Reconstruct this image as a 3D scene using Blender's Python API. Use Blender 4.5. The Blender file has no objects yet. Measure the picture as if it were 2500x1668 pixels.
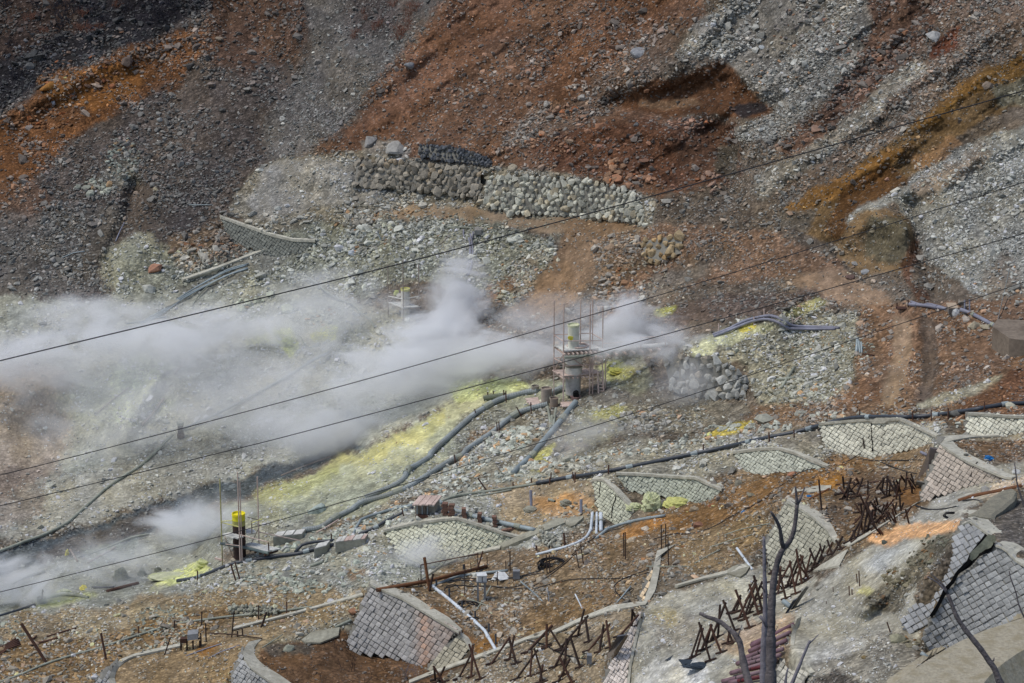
import bpy, bmesh, math, random
import numpy as np
from mathutils import Vector, Matrix, Quaternion
random.seed(7); RNG = np.random.default_rng(7)

# ------------------------------------------------------------------ camera, light
sc = bpy.context.scene
COL = sc.collection
F = 6944.0                       # focal length in photo pixels (100 mm on 36 mm, 2500 px)
PITCH = math.radians(17.0)
CAMZ = 80.0
cam = bpy.data.cameras.new('camera'); cam.lens = 100; cam.sensor_width = 36
cam.clip_start = 0.5; cam.clip_end = 2000
cam_o = bpy.data.objects.new('camera', cam); COL.objects.link(cam_o)
cam_o.location = (0, 0, CAMZ); cam_o.rotation_euler = (math.pi/2 - PITCH, 0, 0)
sc.camera = cam_o
SUN_EL, SUN_AZ = math.radians(62), math.radians(-95)     # azimuth measured from +Y (view direction) to the left
w = bpy.data.worlds.new("World"); sc.world = w; w.use_nodes = True
nt = w.node_tree; bg = nt.nodes['Background']
sky = nt.nodes.new('ShaderNodeTexSky'); sky.sky_type = 'NISHITA'; sky.sun_disc = False
sky.sun_elevation = SUN_EL; sky.sun_rotation = -SUN_AZ if False else SUN_AZ
sky.air_density = 1.0; sky.dust_density = 2.0; sky.ozone_density = 1.0
nt.links.new(sky.outputs[0], bg.inputs[0]); bg.inputs[1].default_value = 0.12
sl = bpy.data.lights.new('sun', 'SUN'); sl.energy = 1.5; sl.angle = math.radians(11); sl.color = (1, .95, .86)
so = bpy.data.objects.new('sun', sl); COL.objects.link(so)
_sd = Vector((math.sin(SUN_AZ)*math.cos(SUN_EL), math.cos(SUN_AZ)*math.cos(SUN_EL), math.sin(SUN_EL)))
so.rotation_euler = _sd.to_track_quat('Z', 'Y').to_euler(); so.location = (0, 100, 200)
sc.view_settings.view_transform = 'Standard'; sc.view_settings.look = 'None'
sc.view_settings.exposure = 0.22; sc.view_settings.gamma = 1
sc.cycles.volume_bounces = 6; sc.cycles.max_bounces = 8; sc.cycles.diffuse_bounces = 3
sc.cycles.volume_step_rate = 1.0; sc.cycles.volume_max_steps = 128

# ------------------------------------------------------------------ picture helpers (placing things along sight lines)
def zm(ox, oy, s):
    return lambda pts: [(ox + x/s, oy + y/s) for x, y in pts]
Z = 2350/840
T1, T2, T3 = zm(0, 0, Z), zm(830, 0, Z), zm(1660, 0, Z)
M1, M2, M3 = zm(0, 550, Z), zm(830, 550, Z), zm(1660, 550, Z)
B1, B2, B3, B4, B5 = [zm(o, 1108, 2.8) for o in (0, 440, 820, 1240, 1860)]
C6, C7, C8, C9 = zm(1860, 950, 3.672), zm(1320, 720, 4.61), zm(500, 1140, 5.6), zm(1700, 1400, 5.85)
C10 = zm(1100, 1060, 5.85); C11 = zm(2100, 1250, 3.75)
FW = np.array([0, math.cos(PITCH), -math.sin(PITCH)]); UP = np.array([0, math.sin(PITCH), math.cos(PITCH)])
def PD(u, v, D):
    x = (u-1250)/F; y = -(v-834)/F
    return Vector((x*D, (FW[1]+y*UP[1])*D, CAMZ+(FW[2]+y*UP[2])*D))
def hp(u, v, z):
    y = -(v-834)/F; D = (z-CAMZ)/(FW[2]+y*UP[2]); return PD(u, v, D)
def zrow(p, v):                    # height above p (same x,y) that is seen on row v
    y = -(v-834)/F; D = p[1]/(FW[1]+y*UP[1]); return CAMZ+(FW[2]+y*UP[2])*D

# ------------------------------------------------------------------ noise
def vnoise(x, y, seed):
    r = np.random.default_rng(seed).random((256, 256))
    xi = np.floor(x).astype(int); yi = np.floor(y).astype(int)
    fx = x-xi; fy = y-yi; fx = fx*fx*(3-2*fx); fy = fy*fy*(3-2*fy)
    a = r[yi & 255, xi & 255]; b = r[yi & 255, (xi+1) & 255]; c = r[(yi+1) & 255, xi & 255]; d = r[(yi+1) & 255, (xi+1) & 255]
    return (a*(1-fx)+b*fx)*(1-fy)+(c*(1-fx)+d*fx)*fy
def fbm(x, y, L, octv, seed, gain=.5):
    s = 0; a = 1; t = 0
    for i in range(octv):
        s = s + a*vnoise(x/L*2**i+13.7*i, y/L*2**i+7.1*i, seed+i); t += a; a *= gain
    return s/t*2-1
def inpoly(U, V, poly):
    c = np.zeros(U.shape, bool); n = len(poly)
    for i in range(n):
        x1, y1 = poly[i]; x2, y2 = poly[(i+1) % n]
        if y1 == y2: continue
        c ^= ((y1 > V) != (y2 > V)) & (U < (x2-x1)*(V-y1)/(y2-y1)+x1)
    return c
def blur(a, r, n=2):
    r = int(round(r))
    if r < 1: return a.astype(float)
    a = a.astype(float)
    for _ in range(n):
        for ax in (0, 1):
            p = np.pad(a, [(r+1, r) if k == ax else (0, 0) for k in (0, 1)], mode='edge').cumsum(ax)
            if ax == 0: a = (p[2*r+1:]-p[:-2*r-1])/(2*r+1)
            else: a = (p[:, 2*r+1:]-p[:, :-2*r-1])/(2*r+1)
    return a
def distline(U, V, pts):
    d = np.full(U.shape, 1e9)
    for (x1, y1), (x2, y2) in zip(pts[:-1], pts[1:]):
        dx, dy = x2-x1, y2-y1; t = np.clip(((U-x1)*dx+(V-y1)*dy)/(dx*dx+dy*dy+1e-9), 0, 1)
        d = np.minimum(d, np.hypot(U-x1-t*dx, V-y1-t*dy))
    return d

# ------------------------------------------------------------------ masonry walls: face = top line, bottom line
# name key: (label, top, bottom, cell width px, cell height px, stone colour, coping inner line or None, coping drop px)
WALLS = [
 dict(label='grey masonry wall with rust stained right side under the brown log, cracked at its lower right', top=B3([(235,890),(330,935),(450,985),(600,1075),(720,1150),(840,1215)]), bot=B3([(60,1310),(130,1340),(260,1360),(400,1375),(520,1420),(600,1450)]), cw=8.8, ch=8.4, col=(128,129,129), inner=B3([(235,855),(370,905),(500,950),(640,1040),(770,1115),(865,1200)]), rust=(.62,.95)),
 dict(label='short broken end piece of the log-topped wall leaning beside its crack', top=B3([(840,1225),(880,1270),(915,1330)]), bot=B3([(610,1465),(680,1480),(860,1400)]), cw=7.7, ch=7.0, col=(140,138,125), inner=B3([(850,1215),(905,1250),(940,1320)])),
 dict(label='bluish grey curved masonry wall with thick rim at the bottom edge left of the shrub pit', top=B2([(470,1285),(428,1340),(438,1405),(500,1475),(600,1545),(740,1640)]), bot=B2([(450,1300),(405,1370),(375,1450),(345,1540),(330,1640),(420,1740)]), cw=7, ch=7, col=(128,131,132), lin=1, inner=B2([(560,1265),(508,1310),(505,1378),(565,1440),(680,1510),(820,1610)])),
 dict(label='small curved wall end with concrete rim under the slanting post at the bottom left', top=B1([(805,1415),(762,1470),(745,1540),(775,1620)]), bot=B1([(770,1435),(705,1490),(660,1550),(650,1630)]), cw=7, ch=7, col=(124,127,128), lin=1, inner=B1([(850,1425),(797,1470),(782,1540),(815,1615)])),
 dict(label='pale greenish hollow masonry wall with steam drifting in front, below the grey sloping pipe', top=B3([(330,520),(430,495),(600,460),(820,435),(1000,490),(1180,550),(1255,565)]), bot=B3([(410,640),(470,690),(580,740),(700,760),(820,700),(930,655),(1130,625)]), cw=6.3, ch=5.2, col=(165,168,152), inner=B3([(320,510),(420,482),(600,448),(825,422),(1010,478),(1190,540),(1270,558)])),
 dict(label='wedge shaped grey green wall with two vertical cracks left of the sulphur mound', top=B4([(575,175),(640,165),(720,235),(800,320),(860,385)]), bot=B4([(600,320),(630,390),(690,440),(760,470),(830,440)]), cw=5.6, ch=5.2, col=(150,154,140), inner=B4([(590,150),(650,150),(750,225),(830,310),(880,375)])),
 dict(label='grey green wall of diagonal blocks right behind the sulphur mound', top=B4([(740,130),(900,135),(1100,150),(1280,160),(1370,205),(1460,240)]), bot=B4([(800,230),(930,250),(1050,270),(1200,300),(1310,320),(1400,290)]), cw=5.6, ch=4.9, col=(138,144,134), inner=B4([(740,122),(900,126),(1100,141),(1300,152),(1390,197),(1475,232)])),
 dict(label='low grey masonry wall just above the orange soil, between two other walls', top=C6([(-260,560),(0,530),(150,525),(300,570),(450,640),(580,690)]), bot=C6([(-160,710),(0,740),(150,720),(280,730),(400,730),(540,708)]), cw=5.6, ch=4.9, col=(150,155,145), inner=C6([(-260,548),(0,520),(170,517),(330,558),(480,622),(610,680)])),
 dict(label='broad pale masonry wall with a long vertical crack directly under the black pipe', top=C6([(510,305),(700,285),(980,265),(1240,262),(1400,340),(1560,420)]), bot=C6([(560,480),(700,550),(850,575),(980,600),(1200,530),(1540,470)]), cw=6.6, ch=5.9, col=(165,167,156), inner=C6([(510,300),(700,278),(980,258),(1260,255),(1420,325),(1590,405)])),
 dict(label='pale masonry wall at the right edge below the black pipe, its right end cut by the frame', top=C6([(1850,215),(2000,220),(2200,238),(2500,245)]), bot=C6([(1815,350),(1860,395),(2100,400),(2500,330)]), cw=6.6, ch=5.9, col=(168,170,158), inner=C6([(1850,208),(2000,212),(2200,230),(2500,236)])),
 dict(label='brownish grey wall with curved concrete rim beside the big pale boulder', top=C6([(1600,490),(1700,560),(1850,650),(2000,715),(2170,785),(2240,795)]), bot=C6([(1400,1020),(1500,960),(1620,920),(1800,860),(1960,850),(2200,800)]), cw=7.7, ch=7.0, col=(142,136,128), inner=C6([(1690,440),(1760,520),(1900,605),(2040,670),(2200,755),(2290,780)])),
 dict(label='grey masonry wall with a tan curved rim behind the upper end of the crossed stakes', top=B5([(170,320),(250,365),(350,430),(430,500),(500,600)]), bot=B5([(20,600),(60,800),(150,830),(300,760),(430,660)]), cw=7.0, ch=6.6, col=(138,139,128), inner=B5([(180,290),(300,345),(400,400),(470,470),(530,585)])),
 dict(label='narrow sand coloured wall curving down between brown soil and the pale terrace', top=B4([(1020,660),(1000,740),(985,830),(960,920),(930,1000)]), bot=B4([(1000,730),(970,800),(935,880),(905,950),(885,1005)]), cw=6.3, ch=6.3, col=(175,160,135), inner=B4([(1150,615),(1050,680),(1035,800),(1010,930),(960,1010)])),
 dict(label='steep white crusted wall end dropping beside the grey steel plate', top=B4([(910,1085),(880,1200),(850,1330),(825,1450),(815,1568),(810,1680)]), bot=B4([(800,1235),(750,1330),(700,1420),(665,1520),(640,1600),(600,1700)]), cw=5.6, ch=6.3, col=(170,165,160), inner=B4([(930,1080),(900,1200),(868,1330),(845,1450),(832,1568),(830,1680)])),
 dict(label='dark grey upper slab of the big split masonry wall at the right', top=C11([(940,110),(1000,80),(1060,120),(1170,200)]), bot=C11([(390,1000),(430,1090),(520,1060),(640,990)]), rot=14, poly=C11([(940,100),(1000,75),(1170,205),(1110,280),(1010,380),(1000,440),(890,560),(800,690),(730,820),(680,920),(620,1010),(520,1075),(430,1100),(390,1000),(500,820),(620,640),(760,420),(860,240)]), cw=10.5, ch=9.8, col=(120,124,127), inner=C11([(900,-20),(1100,-20),(1190,90),(1380,260)])),
 dict(label='big lower slab of the split masonry wall above the thick foreground rim', top=C11([(1240,300),(1320,330),(1420,440),(1560,520)]), bot=C11([(590,1170),(650,1290),(900,1160),(1560,960)]), rot=14, poly=C11([(1240,285),(1320,330),(1420,440),(1600,560),(1700,1000),(1500,990),(1100,1110),(850,1210),(650,1320),(600,1260),(590,1150),(650,1000),(740,850),(820,715),(930,585),(1020,510),(1110,425),(1190,370)]), cw=10.5, ch=9.8, col=(124,128,130), inner=C11([(1300,265),(1420,280),(1500,330),(1620,420)])),
 dict(label='grey masonry wall face at the bottom edge below the pale terrace, beside the pink pipes', top=B5([(240,1130),(200,1230),(190,1350),(260,1420),(330,1500)]), bot=B5([(150,1340),(115,1450),(90,1568),(100,1640),(180,1700)]), cw=8.4, ch=8.4, col=(142,142,134), inner=B5([(270,1110),(230,1230),(215,1345),(290,1410),(365,1490)])),
 dict(label='long smooth grey wall band bending right above the hoses on the upper left slope', top=M1([(1510,-60),(1620,-20),(1850,60),(2000,95),(2150,100)]), bot=M1([(1560,90),(1700,130),(1830,190),(1900,200),(2080,170)]), cw=4.9, ch=4.9, col=(92,96,92), inner=M1([(1500,-72),(1620,-32),(1855,50),(2000,86),(2160,92)])),
]
DRY = [
 dict(label='long dry stone wall of brown grey boulders left of the gap on the upper terrace', top=T2([(120,1080),(300,1100),(560,1130),(800,1145),(960,1150)]), bot=T2([(100,1260),(330,1280),(560,1290),(800,1330),(960,1360)]), r=8.2, col=(128,122,110)),
 dict(label='long pale dry stone wall right of the gap on the upper terrace', top=T2([(1000,1220),(1200,1215),(1500,1225),(1800,1260),(2000,1330),(2060,1400)]), bot=T2([(980,1390),(1160,1455),(1400,1460),(1700,1480),(1900,1500),(2090,1530)]), r=8, col=(158,157,144)),
 dict(label='steep wall of large rounded grey stones right of the steaming tower', top=M3([(-120,900),(60,905),(200,910),(330,960),(450,1050)]), bot=M3([(-60,1110),(60,1150),(200,1160),(350,1170),(450,1180)]), r=11.5, col=(148,148,142)),
 dict(label='small patch of large tan stones beside the brown slope above the steam', top=M2([(2060,110),(2200,85),(2340,75)]), bot=M2([(2080,200),(2140,260),(2330,190)]), r=11, col=(150,132,102)),
 dict(label='dark mesh covered stone bank at the foot of the rusty slope', top=T2([(540,990),(680,1000),(830,1020),(1030,1095)]), bot=T2([(530,1060),(660,1090),(850,1110),(1040,1135)]), r=5, col=(75,78,82)),
 dict(label='low rounded stone apron half buried beside the long pale hose', top=B2([(340,1040),(450,1035),(560,1045),(680,1060)]), bot=B2([(330,1075),(450,1095),(560,1090),(680,1080)]), r=6, col=(140,140,125)),
 dict(label='leaning row of split blocks under the concrete beam', top=B4([(220,510),(290,555),(360,600)]), bot=B4([(215,560),(270,625),(340,640)]), r=5, col=(150,150,138)),
]
def polyof(w_): return w_['poly'] if 'poly' in w_ else list(w_['top'])+list(w_['bot'])[::-1]

# ------------------------------------------------------------------ terrain depth field
gu = np.array([-400, 0, 625, 1250, 1875, 2500, 2900.]); gv = np.array([-300, 0, 300, 600, 800, 1000, 1200, 1400, 1668, 1900.])
GD = np.array([[244,238,230,214,198,183,176],[233,228,221,206,190,174,167],[221,217,211,198,183,167,160],[208,205,200,188,174,159,152],
 [199,196,192,180,166,152,145],[189,186,182,170,157,143,136],[179,176,170,158,144,129,122],[163,160,155,147,132,114,107],[149,145,140,134,119,99,92],[141,136,131,125,110,88,81.]])
def interp2(U, V, xs, ys, A):
    i = np.clip(np.searchsorted(xs, U)-1, 0, len(xs)-2); j = np.clip(np.searchsorted(ys, V)-1, 0, len(ys)-2)
    fx = np.clip((U-xs[i])/(xs[i+1]-xs[i]), 0, 1); fy = np.clip((V-ys[j])/(ys[j+1]-ys[j]), 0, 1)
    return (A[j, i]*(1-fx)+A[j, i+1]*fx)*(1-fy)+(A[j+1, i]*(1-fx)+A[j+1, i+1]*fx)*fy
CS = 10
cu = np.arange(-400, 2901, CS).astype(float); cv = np.arange(-300, 1901, CS).astype(float)
CU, CV = np.meshgrid(cu, cv)
D0 = blur(interp2(CU, CV, gu, gv, GD), 12, 2)
mult = np.ones_like(D0)
for w_ in WALLS+DRY: mult[inpoly(CU, CV, polyof(w_))] = 0.0
mult = blur(mult, .6, 1)
gx = np.diff(D0, axis=1); gy = np.diff(D0, axis=0)*np.minimum(mult[1:], mult[:-1])
wgt = 1+14*(1-mult); wx = np.minimum(wgt[:, 1:], wgt[:, :-1])*0+1.; wy = np.minimum(wgt[1:], wgt[:-1])
D = D0.copy(); WA = .0012
for it in range(2500):
    s = WA*D0; c = np.full(D.shape, WA)
    s[:, 1:] += wx*(D[:, :-1]+gx); c[:, 1:] += wx
    s[:, :-1] += wx*(D[:, 1:]-gx); c[:, :-1] += wx
    s[1:] += wy*(D[:-1]+gy); c[1:] += wy
    s[:-1] += wy*(D[1:]-gy); c[:-1] += wy
    D = s/c
# broad landforms: (line, width px, metres towards the camera)
RELIEF = [
 ([(1800,-100),(1700,120),(1560,190)], 50, 1.6), ([(1490,260),(1620,240),(1760,215),(1880,262)], 34, -1.5), ([(1750,330),(1800,400),(1780,460)], 40, -1.8),
 ([(2500,130),(2330,250),(2160,370),(1960,500)], 44, 1.2), ([(2500,330),(2300,440),(2180,490)], 30, .7), ([(2300,320),(2180,420),(2080,500)], 24, -.7),
 ([(2060,560),(2130,520),(2200,560)], 45, 2.2), ([(2230,500),(2245,620),(2290,720)], 22, -1.5), ([(2500,30),(2200,230),(1900,430)], 25, 0.9),
 ([(2250,40),(2180,140),(2080,200),(2040,330)], 28, -1.3), ([(350,110),(200,180),(100,240),(0,300)], 26, 1.2), ([(330,180),(220,235),(110,280)], 26, -.7),
 ([(600,50),(700,200),(650,380)], 80, -1.4), ([(1080,0),(950,170),(820,330)], 60, 1.0), ([(1350,330),(1500,300),(1640,330)], 30, 1.2),
 ([(520,620),(400,580),(300,620)], 50, 1.5), ([(260,640),(300,560),(330,450)], 18, -1.3), ([(900,1080),(1130,960),(1230,935)], 40, 1.5),
 ([(1560,790),(1750,750),(1900,760)], 45, 2.0), ([(1450,700),(1560,640),(1700,600)], 50, 1.2), ([(1390,620),(1350,700),(1300,760)], 30, -.8),
 ([(2205,770),(2215,900),(2190,990)], 14, -.3), ([(2265,780),(2270,900),(2250,1010)], 22, -.9), ([(1900,790),(1850,830),(1700,850)], 50, 1.5),
 ([(0,1370),(250,1300),(450,1230),(650,1170),(850,1090)], 34, -1.8), ([(80,1010),(150,1100),(60,1180)], 60, -1.5), ([(380,930),(330,1010),(300,1080)], 20, 1.2),
 ([(2110,1490),(2165,1440),(2225,1375),(2280,1310)], 17, 1.3), ([(2130,1470),(2105,1490)], 18, .6), ([(1120,440),(1190,440)], 14, -.8), ([(640,440),(760,420),(900,450)], 30, 1.0),
 ([(1280,520),(1500,540),(1600,570)], 14, -.5), ([(2150,1020),(2300,960),(2500,900)], 30, .8), ([(2380,1640),(2500,1560)], 40, 0.)]
for pts, wd, am in RELIEF: D -= am*np.exp(-(distline(CU, CV, pts)/wd)**2)
VALLEY = [(-420,1560),(60,1500),(300,1470),(500,1400),(540,1240),(640,1195),(900,1090),(1100,985),(1250,930),(1330,900),(1200,780),(900,720),(500,740),(200,800),(-420,900)]
D += 7.0*blur(inpoly(CU, CV, VALLEY)*np.clip((CV-820)/260, 0, 1), 3, 2)
DB = D.copy()
def Ds(u, v): return float(interp2(np.array([float(u)]), np.array([float(v)]), cu, cv, DB)[0])

# fine grid
us = np.concatenate([np.arange(-400, -12, 16), np.arange(-12, 2512, 2.9), np.arange(2516, 2900, 16)])
vs = np.concatenate([np.arange(-300, -10, 14), np.arange(-10, 1680, 2.9), np.arange(1684, 1900, 14)])
NU, NV = len(us), len(vs)
U, V = np.meshgrid(us, vs)
DF = interp2(U, V, cu, cv, DB)
wallmask = np.zeros(U.shape)
for w_ in WALLS+DRY: wallmask[inpoly(U, V, polyof(w_))] = 1
wallsoft = blur(wallmask, 3, 1)
X0 = (U-1250)/F*DF; Hh = DF            # lattice in metres: across, along
damp = 1-.93*wallsoft
# slope streak frame for the right-hand slopes (run down to the left)
ca, sa = math.cos(math.radians(-36)), math.sin(math.radians(-36))
SU = U*ca+V*sa; SV = -U*sa+V*ca
upper = np.clip((650-V)/200, 0, 1)
rel = .9*fbm(U, V, 210, 3, 11)+.45*fbm(U, V, 60, 3, 21)+.16*fbm(U, V, 18, 3, 31)+.05*fbm(U, V, 7, 2, 36)
rel = rel+upper*(.75*fbm(SU/5, SV, 44, 4, 41)+.22*fbm(SU/6, SV, 15, 3, 44))*np.clip((U-850)/150, 0, 1)-.5*upper*np.abs(fbm(U*.8+V*.3, V, 130, 4, 47))
rel = rel*np.interp(V, [0, 800, 1100, 1668], [1, .8, .5, .28])
ruts = np.zeros(U.shape)
DFF = DF-rel*damp+.30*wallsoft
# ------------------------------------------------------------------ ground colours (soil and mineral zones)
def lin(c):
    c = np.array(c, float)/255.; return np.where(c <= .04045, c/12.92, ((c+.055)/1.055)**2.4)
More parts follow.
